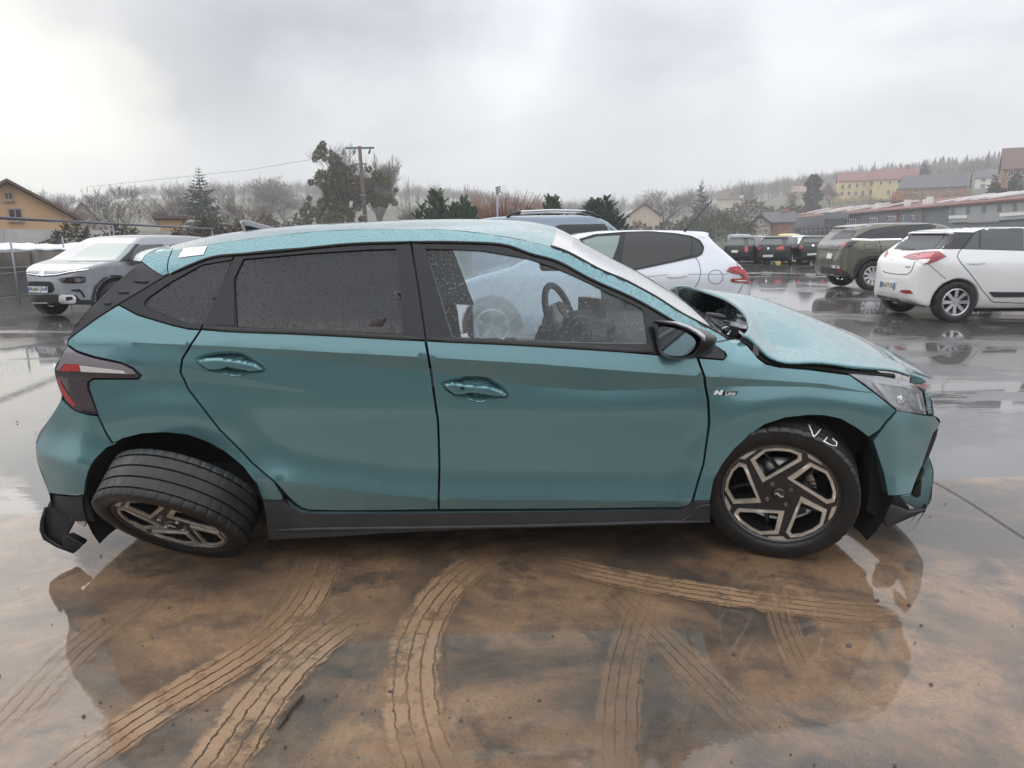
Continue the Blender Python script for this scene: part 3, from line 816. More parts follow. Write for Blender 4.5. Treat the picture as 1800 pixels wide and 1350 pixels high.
# ---- tail light ---------------------------------------------------------------------------------
tl = panel('tail_light', TAIL, M_['dark_lens'], CAR, off=-.004, inset=.001, crease=False, step=.015, skirt=.03)
reparent(panel('lens_upper', [(118, 609), (134, 621), (166, 631), (212, 640.5), (232, 650), (238, 657), (222, 658), (216, 652), (140, 641), (113, 639.5), (104, 650), (98, 651), (105, 634)], M_['sky_sheen_lens'], CAR, off=-.007, inset=0, crease=False, step=.015, skirt=.004), tl)
reparent(panel('red_reflector', [(104, 652), (114, 640), (139, 641.5), (141, 653)], M_['red_bright'], CAR, off=-.008, inset=0, crease=False, step=.015, skirt=.004), tl)
reparent(panel('indicator_strip', [(139.5, 642), (217, 652), (221, 657), (142, 653.5)], M_['lamp_white'], CAR, off=-.008, inset=0, crease=False, step=.015, skirt=.004), tl)
reparent(panel('lens_lower', [(101, 660), (140, 668), (153, 671), (153, 682), (163, 708), (169, 724), (152, 722), (134, 714), (119, 690)], M_['lens_low'], CAR, off=-.006, inset=.001, crease=False, step=.015, skirt=.003), tl)
reparent(panel('red_edge', [(100, 664), (103, 664), (114, 686), (134, 712), (128, 715), (115, 702), (106, 686)], M_['red_lens'], CAR, off=-.0075, inset=0, crease=False, step=.012, skirt=.003), tl)
# ---- headlight ----------------------------------------------------------------------------------
hl = panel('headlight', HEADL, M_['lamp_grey'], CAR, off=.045, inset=.0, crease=False, step=.02, skirt=.03)
reparent(panel('light_guide', [(1534, 672), (1543, 672), (1572, 707), (1590, 717), (1578, 717), (1566, 711)], M_['lamp_white'], CAR, off=.035, inset=0, crease=False, step=.012, skirt=.008), hl)
reparent(panel('light_guide', [(1534, 671), (1560, 671), (1592, 676), (1610, 684), (1606, 686), (1588, 680), (1556, 676)], M_['lamp_white'], CAR, off=.035, inset=0, crease=False, step=.012, skirt=.008), hl)
reparent(panel('reflector_bowl', [(1598, 686), (1614, 692), (1622, 724), (1606, 722), (1596, 706)], M_['chrome'], CAR, off=.04, inset=0, crease=False, step=.01, skirt=.01, depth=lambda W, P: np.minimum(seg_dist(W, P) / .02, 1) * .015), hl)
reparent(panel('projector', [(1576, 697), (1584, 694), (1592, 698), (1594, 707), (1587, 713), (1579, 709)], M_['chrome'], CAR, off=.04, inset=0, crease=False, step=.008, skirt=.01, depth=lambda W, P: -np.minimum(seg_dist(W, P) / .012, 1) ** .6 * .012), hl)
reparent(panel('lens', HEADL, M_['glass_lamp'], CAR, off=.001, inset=.001, crease=False, step=.02, skirt=.02), hl)
dr = panel('running_light', DRL, M_['trim_black'], CAR, off=.012, inset=.0, crease=False, step=.02, skirt=.03)
for k in range(7):
    y0 = 688 + k * 5.6; x0 = 1625.2 + k * .9
    panel('light_cell', [(x0, y0), (x0 + 7, y0 + .4), (x0 + 8, y0 + 4.8), (x0 + 1, y0 + 4.4)], M_['teal_paint'], dr[0], off=.006, inset=0, crease=False, step=.02, skirt=.006, far=False)
# ---- roof, screens, bonnet ----------------------------------------------------------------------
def loc(p): return np.array([p[0], p[1] - YC, p[2]])
def mirror_cross(E, C, n=22, power=2.0):
    """cross sections from near edge E (local, y<0) over the centre C to the mirrored far edge"""
    rows = []
    for e, c in zip(E, C):
        r = []
        for j in range(-n, n + 1):
            t = j / n; s = abs(t) ** power
            r.append((c[0] + (e[0] - c[0]) * s, abs(e[1]) * t, c[2] + (e[2] - c[2]) * s))
        rows.append(r)
    return rows
NR = 60
edge = along([loc(on_side(u, v)) for u, v in [(303, 441), (330, 436), (400, 425), (483, 414), (567, 406), (650, 403), (733, 403), (790, 404), (863, 412), (930, 424), (968, 434)]], NR)
cent = along([loc(at_y(u, v, YC)) for u, v in [(345, 427), (400, 413), (480, 402), (560, 395), (650, 390), (750, 386.2), (800, 385.5), (890, 387), (940, 391.5), (974, 399)]], NR)
roof = MB().grid(mirror_cross(edge, cent, 26, 2.3)).build('roof', M_['teal_paint_top'], CAR, True)
head = MB().grid(mirror_cross(edge - [0, 0, .03], cent - [0, 0, .035], 12, 2.3)).build('headliner', M_['headliner'], CAR, True)
# windscreen
wE = along([loc(on_side(u, v)) for u, v in [(968, 434), (992, 442), (1019, 455.5), (1041, 468), (1063, 479), (1097, 493), (1127, 508.7), (1153, 523), (1193, 548.7), (1233, 570), (1260, 584.7), (1280, 597)]], 40)
wC = along([loc(at_y(u, v, YC)) for u, v in [(974, 399), (986, 404.5), (1002, 413), (1041, 435.6), (1074, 452.8), (1114, 473), (1147, 492.7), (1175, 510), (1200, 528), (1226, 545)]], 40)
wC[:, 2] = np.minimum(wC[:, 2], 9)
wsr = mirror_cross(wE, wC, 24, 2.2)
ws = MB().grid([[(x, y * .985, z - .004) for x, y, z in r] for r in wsr]).build('windscreen', M_['glass_wind'], CAR, True)
# ceramic band across the top of the screen and its rubber edge
band = MB().grid([[(x, y * .984, z - .001) for x, y, z in r] for r in wsr[:5]]).build('top_band', simple('band_grey', (.50, .47, .48), .35, coat=1.0), ws, True)
for sgn in (1, -1):
    MB().tube([(p[0], p[1] * .992 * sgn, p[2] + .003) for p in wE], .006, 6).build('screen_moulding', M_['rubber_seal'], ws, True)
# bonnet: bent upwards along its rear edge
YN = YS + .135
def hood_pts(l): return [loc(at_y(u, v, y)) for u, v, y in l]
rear_edge = along(hood_pts([(1304, 591, YN), (1311, 583, YN + .06), (1313.5, 573, YN + .14), (1308, 556, YN + .26), (1292, 540, YN + .40), (1264, 524.7, YN + .62), (1236, 514.5, YN + .80), (1216, 508, YN + .96), (1200, 504, YN + 1.12), (1184, 506, YN + 1.30), (1172, 511, YN + 1.50)]), 61)
near_e = hood_pts([(1304, 591, YN), (1324, 607, YN - .005), (1348.6, 630, YN - .02), (1370, 639.4, YN - .03), (1425, 641, YN - .03), (1486, 647, YN - .02), (1540, 651.5, YN + .02), (1572, 655, YN + .06), (1597, 663, YN + .12)])
crs_e = hood_pts([(1313.5, 573, YN + .14), (1330, 597, YN + .14), (1360, 614, YN + .13), (1425, 618, YN + .12), (1500, 625, YN + .14), (1562, 636, YN + .20), (1606, 656, YN + .27)])
cen_e = hood_pts([(1238, 515, YC), (1318, 523, YC), (1376, 541.7, YC), (1455.5, 572, YC), (1517, 599.7, YC), (1578, 632, YC - .05), (1622, 661, YC - .12)])
far_near = [(p[0], -p[1], p[2]) for p in near_e]; far_crs = [(p[0], -p[1], p[2] + .01) for p in crs_e]
NH = 46
ctrl = [along(near_e, NH), along(crs_e, NH), along(cen_e, NH), along(far_crs, NH), along(far_near, NH)]
tv = [0, .13, .5, .87, 1.0]
def fh(f, i, t):
    # crisp folded edge along both sides
    for a, b, k, m in ((0., .13, 0, 1), (1., .87, 4, 3)):
        if (t < .13 and a == 0) or (t > .87 and a == 1):
            s = abs(t - a) / .13; return ctrl[k][i] * (1 - s) + ctrl[m][i] * s
    return f(t)
rows = []
for i in range(NH):
    f = spline(tv[1:4], np.array([c[i] for c in ctrl[1:4]]))
    w = (1 - i / (NH - 1)) ** 3.2
    r = []
    for j in range(61):
        t = j / 60; p = fh(f, i, t)
        if i == 0: p = rear_edge[j]
        else:
            # pull the first rows towards the bent rear edge
            p0 = fh(f0, 0, t); p = p + (rear_edge[j] - p0) * w
        r.append(p)
    if i == 0: f0 = f
    rows.append(r)
hb = MB().grid(rows)
hood = hb.build('bonnet', M_['teal_paint_top'], CAR, True)
sm = hood.modifiers.new('thickness', 'SOLIDIFY'); sm.thickness = .012; sm.offset = -1
# torn front lip of the bonnet
lip = MB()
LP = [(1598, 674.5), (1601, 656), (1612, 659), (1622, 663), (1629.5, 670), (1622, 675), (1608, 676)]
lip.prism([(u, v) for u, v in LP], 0, .10, lambda u, v, d: loc(at_y(u, v, YS + .30 + d)))
lo = lip.build('bonnet_lip', teal, hood); bevel(lo, .006)
# tailgate, rear screen and rear bumper: swept across between the two flanks
def sweep(name, px, mat, push, parent=CAR, n=16, off=0.0, thick=0):
    E = along([loc(on_side(u, v, off)) for u, v in px], max(6, 4 * len(px)))
    rows = []
    for k, e in enumerate(E):
        r = []
        for j in range(-n, n + 1):
            t = j / n
            r.append((e[0] + push * (1 - abs(t) ** 2.4), abs(e[1]) * t, e[2]))
        rows.append(r)
    return MB().grid(rows).build(name, mat, parent, True)
tgate = sweep('tailgate', [(119, 597), (117, 607), (104, 633), (96, 652), (99, 667), (108, 692), (112, 700)], teal, -.09)
sweep('rear_screen', [(250, 458), (222, 489), (194, 505.5), (155.5, 544.4), (128, 580.5), (119, 597)], M_['glass_black'], -.06)
rbc = sweep('bumper_cover', [(109, 701), (83, 741.7), (63, 780.5), (64, 804)], teal, -.11, rb[0])
sweep('diffuser', [(64.5, 806), (74, 836), (86, 867), (91, 893)], M_['black_plastic'], -.08, rb[0])
rs = loc(on_side(303, 437)); 
spo = [loc(on_side(u, v)) for u, v in [(249, 459), (251, 453), (258, 446.5), (270, 440), (288, 435.5), (303, 437)]]
cS = [loc(at_y(u, v, YC)) for u, v in [(285, 452), (287, 446), (293, 440), (305, 435.5), (325, 431.5), (345, 427)]]
MB().grid(mirror_cross(along(spo, 18), along(cS, 18), 20, 2.4)).build('spoiler_top', M_['teal_paint_top'], CAR, True)
MB().grid([[(-1.55, y, z) for y in (-.55, .55)] for z in (.95, 1.34)]).build('spoiler_back', M_['glass_black'], tgate)
# front end swept across
fbc = sweep('bumper_cover', [(1642, 731), (1652, 744.5), (1648, 753), (1640, 763)], teal, .07, fb[0])
gr = sweep('grille', [(1640, 763), (1632, 790), (1620, 818), (1608, 845)], M_['gap_black'], .04, fb[0], off=.01)
sweep('nose_panel', [(1625, 690), (1636, 700), (1641, 729)], M_['trim_black'], .05, fb[0], off=.02)
# the lower lip of the bumper, standing proud at the middle
LOWB = [(1631.7, 801), (1641, 828.5), (1639, 857), (1631.7, 888), (1612.7, 896), (1589, 883), (1582, 872), (1602, 868), (1610, 850), (1621, 822)]
yl = YS + .34
def slab(name, px, y0, y1, mat, parent, bev=.008, fn=None):
    m = MB(); m.prism(px, y0, y1, lambda u, v, d: loc(at_y(u, v, y0)) + np.array([0, d - y0, 0]))
    o = m.build(name, mat, parent)
    return bevel(o, bev) if bev else autosmooth(o)
E_ = along([loc(at_y(u, v, yl)) for u, v in [(1612.7, 896), (1631.7, 888), (1639, 857), (1641, 828.5), (1631.7, 801)]], 22)
rows = []
for e in E_:
    r = []
    for j in range(-18, 19):
        t = j / 18; r.append((e[0] + .10 * (1 - abs(t) ** 2.2), abs(e[1]) * t, e[2]))
    rows.append(r)
lb = MB().grid(rows, flip=True).build('lower_bumper', teal, CAR, True)
for s in (1, -1):
    sd = slab('bumper_corner', LOWB, yl, yl + .03, teal, lb, .006)
    if s < 0: sd.scale.y = -1
    ft = slab('fog_surround', [(1605, 862), (1616, 846), (1621, 843), (1619, 872), (1612, 876), (1604, 870)], yl - .012, yl + .01, M_['trim_black'], lb, .003)
    if s < 0: ft.scale.y = -1
    pod = slab('fog_lamp_pod', [(1608, 851), (1620, 820), (1627, 817.5), (1627.5, 832), (1620, 844)], YS + .24, YS + .34, M_['black_plastic'], lb, .012)
    if s < 0: pod.scale.y = -1
# hanging front lip
LIPB = [(1551, 895), (1556, 891), (1565, 888), (1582, 892.5), (1598.5, 900), (1627, 896), (1632, 889), (1625, 900), (1561, 928), (1558, 922), (1553.5, 921), (1554, 912)]
slab('torn_front_lip', LIPB, YS + .20, YS + .235, M_['grey_plastic'], CAR, .004)
slab('lip_bracket', [(1556, 872), (1583, 872), (1592, 884), (1600, 893), (1596, 899), (1580, 891), (1566, 886), (1556, 889)], YS + .23, YS + .27, M_['liner'], CAR, .004)
# hanging rear bumper remains
HANG = [(87, 880), (79, 897), (75.5, 930), (81, 944), (102, 957), (128, 969), (134, 966), (136, 961), (143, 956), (139, 952), (118, 942), (123, 931), (129, 921), (131, 916), (121, 915), (119, 903), (108, 897), (104, 888), (95, 884)]
hp = slab('hanging_valance', HANG, YS + .13, YS + .145, M_['black_plastic'], CAR, .006)
MB().tube([loc(at_y(u, v, YS + .118)) for u, v in [(80, 892), (75, 915), (74.5, 931), (80, 945), (102, 959), (130, 971)]], [.006, .010, .012, .012, .010, .006], 8).build('valance_edge', M_['trim_black'], hp, True)
slab('valance_fold', [(118, 942), (144, 955.5), (142, 961), (133, 967), (131, 972), (112, 962), (108, 946)], YS + .085, YS + .13, M_['trim_black'], hp, .004)
slab('torn_foam', [(133, 916), (151, 916), (147, 927), (138, 921)], YS + .15, YS + .17, M_['white_plain'], hp, 0)
# ---- wheel arch liners and underbody ------------------------------------------------------------
def arch_liner(c, a0, a1, name='wheel_arch_liner'):
    for s in (-1, 1):
        m = MB(); rows = []
        for k, a in enumerate(np.linspace(a0, a1, 28)):
            p = (c[0] + (c[2] + .004) * math.cos(a), c[1] + (c[2] + .004) * math.sin(a))
            o = float(side_o(p[0], p[1]))
            rows.append([(p[0], s * (HW - o - .002), p[1]), (p[0], s * (HW - .16), p[1] + .01), (p[0], s * .42, p[1] + .01)])
        m.grid(rows, flip=(s > 0))
        n = len(m.v)
        m.v += [tuple(r[2]) for r in rows] ; m.v.append((c[0], s * .42, .15)); q = len(m.v) - 1
        m.f += [(n + i, n + i + 1, q) for i in range(len(rows) - 1)]
        m.build(name, M_['liner'], CAR, True)
arch_liner(RC, -.45, math.pi + .35)
arch_liner(FC, -.55, math.pi + .25)
for px, yy in (([(1534, 775), (1545, 806), (1554, 834), (1561, 872), (1556, 890), (1551, 905), (1546, 917), (1541, 909), (1523, 897), (1530, 860), (1528, 815)], YS + .10),):
    slab('splash_guard', px, yy, yy + .05, M_['liner'], CAR, 0)
# rear liner strip hanging behind the wheel
m = MB(); m.tube([loc(at_y(u, v, YS + .06)) for u, v in [(157, 800), (149, 830), (148, 858), (150, 880), (158, 900), (166, 914)]], [.012, .016, .018, .018, .014, .008], 8).build('liner_flap', M_['black_plastic'], CAR, True)
# floor pan and engine bay darkness
fl = MB(); fl.box(-1.0, .80, -.74, .74, .20, .27); fl.box(-1.9, -1.0, -.62, .62, .24, .40); fl.box(.80, 1.70, -.55, .55, .20, .42)
fl.build('floor_pan', M_['liner'], CAR)
eb = MB(); eb.box(1.05, 1.72, -.62, .62, .42, .70); eb.box(.92, 1.12, -.70, .70, .42, .86)
eb.build('engine_bay', M_['gap_black'], CAR)
cw = MB(); cw.box(.86, 1.10, -.70, .70, .84, .90); cw.build('cowl', M_['black_plastic'], CAR)
wip = MB()
def pp(u, v, y): return tuple(loc(at_y(u, v, y)))
wip.tube([pp(1242, 552, YC - .45), pp(1262, 556, YC - .48), pp(1275, 559, YC - .50)], [.010, .014, .010], 6)
wip.tube([pp(1243, 556, YC - .45), pp(1262, 570, YC - .55), pp(1280, 583, YC - .62)], [.007, .009, .007], 6)
wip.tube([pp(1248, 560, YC - .47), pp(1266, 566, YC - .52), pp(1282, 578, YC - .60)], .006, 6)
wip.build('wiper', M_['black_plastic'], CAR, True)
MB().tube([pp(1270, 578, YC - .60), pp(1279, 574, YC - .58), pp(1283, 583, YC - .6), pp(1279, 589, YC - .63)], .006, 6).build('wiper_link', M_['steel'], CAR, True)
slab('cowl_debris', [(1276, 570), (1300, 576), (1297, 590), (1284, 592)], YS + .30, YS + .31, M_['black_plastic'], CAR, 0)
# cover strip in the fender gap
MB().tube([pp(1303, 593, YN + .02), pp(1318, 608, YN + .01), pp(1336, 630, YN), pp(1350, 638, YN - .005), pp(1372, 643, YN - .005), pp(1425, 646, YN - .005), pp(1494, 655, YN), pp(1570, 662, YN + .06)], [.010, .014, .014, .011, .010, .010, .012, .014], 6).build('bonnet_gap', M_['gap_black'], CAR, True)
MB().box(-.012, .012, -.012, .012, -.02, .02, Matrix.Translation(Vector(pp(1327, 616, YN - .008)))).build('hinge', M_['steel'], CAR)
# ---- mirror -------------------------------------------------------------------------------------
HOUS = [(1146, 565), (1159, 566), (1184, 570), (1205.5, 577.5), (1221, 586), (1231, 593), (1233.5, 599), (1231, 609), (1224.5, 619.7), (1215, 628), (1200, 632), (1179, 631), (1165, 626), (1158, 617.5), (1154, 603), (1152, 582), (1148, 570)]
MGL = [(1155, 573), (1174, 575), (1195, 581), (1212, 589.5), (1220.5, 598.5), (1220.5, 607), (1213.5, 618), (1201, 626), (1179, 626), (1165.4, 622), (1159, 613), (1155.4, 595)]
P0 = at_y(1190, 600, YS - .075); nm = np.array([-.88, -.46, -.07]); nm /= np.linalg.norm(nm)
def on_plane(u, v, d=0.0):
    q = ray(u, v); t = ((P0 - nm * d - EYE) @ nm) / (q @ nm); return loc(EYE + q * t)
def mirror_side(s):
    rt = []
    hp_ = chaikin(HOUS, 1, True)
    R_ = [np.array([on_plane(u, v) for u, v in hp_])]
    c = R_[0].mean(0); fwd = np.array([.93, .34, 0.0])
    for d, k in ((.035, 1.02), (.07, .93), (.10, .76), (.118, .45), (.122, .05)):
        R_.append(c + (R_[0] - c) * k + fwd * d)
    Q = [np.array([on_plane(*p, d=0) for p in chaikin(MGL, 1, True)])]
    m = MB(); m.grid([[tuple(p * [1, s, 1]) for p in r] for r in R_], flip=(s < 0), close=True)
    cap = m.build('side_mirror', M_['trim_black'], CAR, True)
    m = MB(); inn = [c + (p - c) * .999 for p in R_[0]]
    # rim face between housing edge and glass
    g0 = c + (R_[0] - c) * .86 + fwd * .012
    m.grid([[tuple(p * [1, s, 1]) for p in R_[0]], [tuple(p * [1, s, 1]) for p in g0]], flip=(s > 0), close=True)
    m.build('mirror_rim', M_['black_plastic'], cap, True)
    gq = np.array(Q[0]) + fwd * .006
    m = MB(); m.v = [tuple(p * [1, s, 1]) for p in gq]; m.f = [tuple(range(len(gq)))]
    m.build('mirror_glass', simple('mirror_silver', (.62, .68, .72), .04, 1.0) if 'mirror_silver' not in MATS else MATS['mirror_silver'], cap)
    lt = [np.array(on_plane(u, v)) for u, v in [(1150, 564.2), (1184, 568), (1206, 575.5), (1222, 584.5), (1231.5, 592), (1233.5, 600)]]
    MB().tube([tuple((p + fwd * .012) * [1, s, 1]) for p in lt], [.003, .006, .007, .008, .009, .004], 8).build('mirror_cap_edge', simple('cap_grey', (.40, .40, .44), .18, .3, coat=1.0) if 'cap_grey' not in MATS else MATS['cap_grey'], cap, True)
    MB().tube([tuple((np.array(pp(1228, 618, YS + .0))) * [1, s, 1]), tuple(np.array(pp(1240, 612, YS + .06)) * [1, s, 1]), tuple(np.array(pp(1246, 612, YS + .12)) * [1, s, 1])], [.02, .026, .03], 8).build('mirror_stalk', M_['trim_black'], cap, True)
mirror_side(1); mirror_side(-1)
# ---- aerial, sticker, badge ---------------------------------------------------------------------
FINP = [(422.5, 388), (428, 386.5), (436, 387), (450, 391), (468, 396), (483, 401), (489, 405), (480, 408), (428, 410), (426.5, 401)]
af = MB()
c0 = [loc(at_y(u, v, YC)) for u, v in FINP]
top = [(p[0], p[1], p[2]) for p in c0]
n = len(top); cc = np.mean(c0, 0)
for w in (-.001, -.014, -.02):
    pass
rows = []
for w, k in ((-.030, .62), (-.022, .86), (-.008, .985), (.008, .985), (.022, .86), (.030, .62)):
    base = np.array([cc[0], 0, c0[-2][2] - .01])
    rows.append([tuple(base + (np.array(p) - base) * [k if p[2] > base[2] + .03 else 1, 1, k] + [0, w, 0]) for p in c0])
af.grid(rows, close=True)
af.f.append(tuple(range(n))); af.f.append(tuple(range(5 * n, 6 * n))[::-1])
af.build('shark_fin_aerial', simple('fin_blue', (.045, .05, .075), .3, coat=.8), CAR, True)
stk = [loc(on_side(u, v, -.003)) for u, v in [(313, 452.5), (357.5, 447.5), (364, 432), (323, 436)]]
S = []
for i in range(7):
    for j in range(7):
        u = (313 + (357.5 - 313) * i / 6) * (1 - j / 6) + (323 + (364 - 323) * i / 6) * j / 6
        v = (452.5 - 5 * i / 6) * (1 - j / 6) + (436 - 4 * i / 6) * j / 6
        S.append(tuple(loc(on_side(u, v, -.004))))
obj('paper_sticker', S, [(i * 7 + j, (i + 1) * 7 + j, (i + 1) * 7 + j + 1, i * 7 + j + 1) for i in range(6) for j in range(6)], M_['sticker'], CAR)
bd = panel('badge', [(1271.5, 688), (1297, 688), (1294, 695.5), (1269.5, 695)], M_['gap_black'], CAR, off=-.002, inset=0, skirt=.002, crease=False, far=False)[0]
panel('badge_letter', [(1254.5, 694), (1257.5, 687), (1262, 686.6), (1265.5, 690.5), (1267, 686), (1271.5, 686), (1269, 694.2), (1264.6, 694.4), (1261, 690.5), (1259.3, 694)], M_['white_plain'], bd, off=-.004, inset=0, skirt=.003, crease=False, far=False, step=.004)
tv_, tf_ = text_mesh('Line', .024, .25, .0006)
p0 = loc(on_side(1283, 691.7, -.004))
obj('badge_lettering', [(p0[0] + x * 1.05, p0[1] - .001, p0[2] + y) for x, y, z in tv_], tf_, M_['white_plain'], bd, False)
# ---- interior -----------------------------------------------------------------------------------
it = MB(); it.box(-1.2, .75, -.76, .76, .27, .30); it.build('cabin_floor', M_['dash'], CAR)
for s in (-1, 1):
    dc = MB(); dc.box(-.95, .70 if s < 0 else -.42, s * .785 - .02, s * .785 + .02, .30, .86); dc.build('door_card', M_['interior'], CAR)
dsh = MB()
dsh.prism([(.42, .70), (.50, .90), (.62, .95), (.90, .93), (.93, .40), (.55, .40)], -.72, .72, lambda a, b, d: (a, d, b))
bevel(dsh.build('dashboard', M_['dash'], CAR), .03)
def seat(x, y, w, rear=False):
    m = MB()
    m.box(x - .26, x + .26, y - w, y + w, .30, .50)
    o = m.build('seat', M_['seat_fabric'], CAR); bevel(o, .05, 3)
    m = MB(); M = Matrix.Translation((x - .26, y, .46)) @ Matrix.Rotation(math.radians(-24), 4, 'Y')
    m.box(-.07, .07, -w, w, 0, .52, M); b_ = m.build('backrest', M_['seat_fabric'], o); bevel(b_, .05, 3)
    m = MB(); M = Matrix.Translation((x - .26, y, .46)) @ Matrix.Rotation(math.radians(-24), 4, 'Y')
    m.box(-.045, .045, -.13, .13, .53, .68, M); h_ = m.build('headrest', M_['seat_fabric'], o); bevel(h_, .04, 3)
seat(-.22, -.36, .24); seat(-.22, .36, .24); seat(-.92, -.36, .26); seat(-.92, .36, .26)
# steering wheel (far side), burst airbag cover
cx = loc(at_y(985, 556, YC + .36))
Ms = Matrix.Translation(Vector(cx)) @ Matrix.Rotation(math.radians(66), 4, 'Z') @ Matrix.Rotation(math.radians(-20), 4, 'X')
sw = MB(); ring = [Ms @ Vector((.185 * math.cos(a), 0, .185 * math.sin(a))) for a in np.linspace(0, 2 * math.pi, 37)]
sw.tube(ring, .019, 10, False)
swo = sw.build('steering_wheel', M_['dash'], CAR, True)
m = MB(); m.lathe([(0, -.05), (.06, -.045), (.085, -.02), (.08, .02), (0, .03)], 20, Ms); m.build('wheel_hub', M_['dash'], swo, True)
m = MB()
for a in (0, math.pi, -math.pi / 2):
    m.tube([Ms @ Vector((.06 * math.cos(a), 0, .06 * math.sin(a))), Ms @ Vector((.18 * math.cos(a), 0, .18 * math.sin(a)))], [.026, .016], 8)
m.build('wheel_spoke', M_['dash'], swo, True)
m = MB(); m.tube([Ms @ Vector((.02 * math.cos(a) * 1.4, -.056, .016 * math.sin(a))) for a in np.linspace(0, 2 * math.pi, 20)], .003, 6, False)
m.tube([Ms @ Vector((-.014, -.056, -.010)), Ms @ Vector((.014, -.056, .010))], .003, 6); m.build('wheel_emblem', M_['chrome'], swo, True)
def cloth(name, pts, seed, mat, amp=.05, parent=CAR):
    rg = random.Random(seed); bm = bmesh.new()
    bmesh.ops.create_icosphere(bm, subdivisions=4, radius=1)
    a, b, c, d = pts
    ph = [rg.uniform(0, 6) for _ in range(6)]
    for v in bm.verts:
        n_ = v.co.normalized()
        k = 1 + .16 * math.sin(4 * n_.x + ph[0]) * math.sin(5 * n_.z + ph[1]) + .10 * math.sin(9 * n_.y + ph[2] + 3 * n_.z)
        v.co = Vector((a + n_.x * b[0] * k, c + n_.y * b[1] * k, d + n_.z * b[2] * k))
    for f in bm.faces: f.smooth = True
    me = bpy.data.meshes.new(name); bm.to_mesh(me); bm.free(); me.materials.append(mat)
    return obj_me(name, me, parent)
q = loc(at_y(972, 572, YC + .28)); cloth('airbag_cloth', (q[0], (.055, .09, .11), q[1], q[2] - .01), 3, M_['airbag'])
q = loc(at_y(958, 592, YC + .26)); cloth('airbag_cloth', (q[0], (.05, .10, .07), q[1], q[2]), 8, M_['seat_fabric'])
q = loc(at_y(1035, 580, YC + .05)); cloth('instrument_cowl', (q[0], (.14, .22, .12), q[1], q[2] - .02), 5, M_['dash'])
m = MB(); m.box(-.02, .02, -.10, .10, -.05, .05, Matrix.Translation(Vector(loc(at_y(1040, 540, YC + .1)))) @ Matrix.Rotation(.5, 4, 'Z')); m.build('screen_panel', M_['dash'], CAR)
m = MB(); m.box(-.05, .05, -.10, .10, -.03, .03, Matrix.Translation(Vector((.20, 0, 1.25)))); bevel(m.build('rear_view_mirror', M_['dash'], CAR), .012)
# object lying against the rear window
slab('loose_trim', [(644, 585), (646, 573), (655, 562), (664, 557.5), (671, 559.5), (678, 558), (674, 570), (668, 584)], YS + .075, YS + .085, simple('brown_trim', (.05, .035, .035), .5), CAR, .002)
# ---- wheels of the damaged car ------------------------------------------------------------------
def tyre_mesh(R, W, rim, n=240, tread=True):
    """tyre about local Y, outer side at -Y"""
    h = W / 2
    prof = []
    side = [(rim, -h * .80), (rim + .012, -h * .93), (rim + (R - rim) * .35, -h * 1.0), (rim + (R - rim) * .62, -h * .985), (R - .022, -h * .97), (R - .008, -h * .95), (R - .002, -h * .89)]
    prof += side
    if tread:
        for g in (-.50, -.17, .17, .50):
            prof += [(R, (g * .66 - .020) * W), (R - .010, (g * .66 - .018) * W), (R - .010, (g * .66 + .018) * W), (R, (g * .66 + .020) * W)]
        prof = side + [p for p in prof[len(side):] if abs(p[1]) < h * .80]
        prof.sort(key=lambda p: 0)
    else:
        prof += [(R, -h * .7), (R + .002, 0), (R, h * .7)]
    prof += [(r, -a) for r, a in side[::-1]]
    V = []; m = len(prof)
    for k in range(n):
        q = 2 * math.pi * k / n; c, s = math.cos(q), math.sin(q)
        for i, (r, a) in enumerate(prof):
            if tread and k % 6 == 0 and h * .50 < abs(a) < h * .96: r = r - .0045
            V.append((r * c, a, r * s))
    Fc = []
    for k in range(n):
        for i in range(m - 1):
            a = k * m + i; b = ((k + 1) % n) * m + i
            Fc.append((a, b, b + 1, a + 1))
    return V, Fc
def poly_plate(polys, holes, y0, y1, step):
    W, T, lp = cdt_fill(polys, step, holes)
    V = [(a, y0, b) for a, b in W] + [(a, y1, b) for a, b in W]; n = len(W)
    Fc = [tuple(t) for t in T] + [tuple(n + q for q in t[::-1]) for t in T]
    cnt = {}
    for t in T:
        for a, b in ((t[0], t[1]), (t[1], t[2]), (t[2], t[0])):
            cnt.setdefault((min(a, b), max(a, b)), []).append((a, b))
    for e, l in cnt.items():
        if len(l) == 1:
            a, b = l[0]; Fc.append((b, a, n + a, n + b))
    return V, Fc
WR = .314; WW = .215; RIM = .248
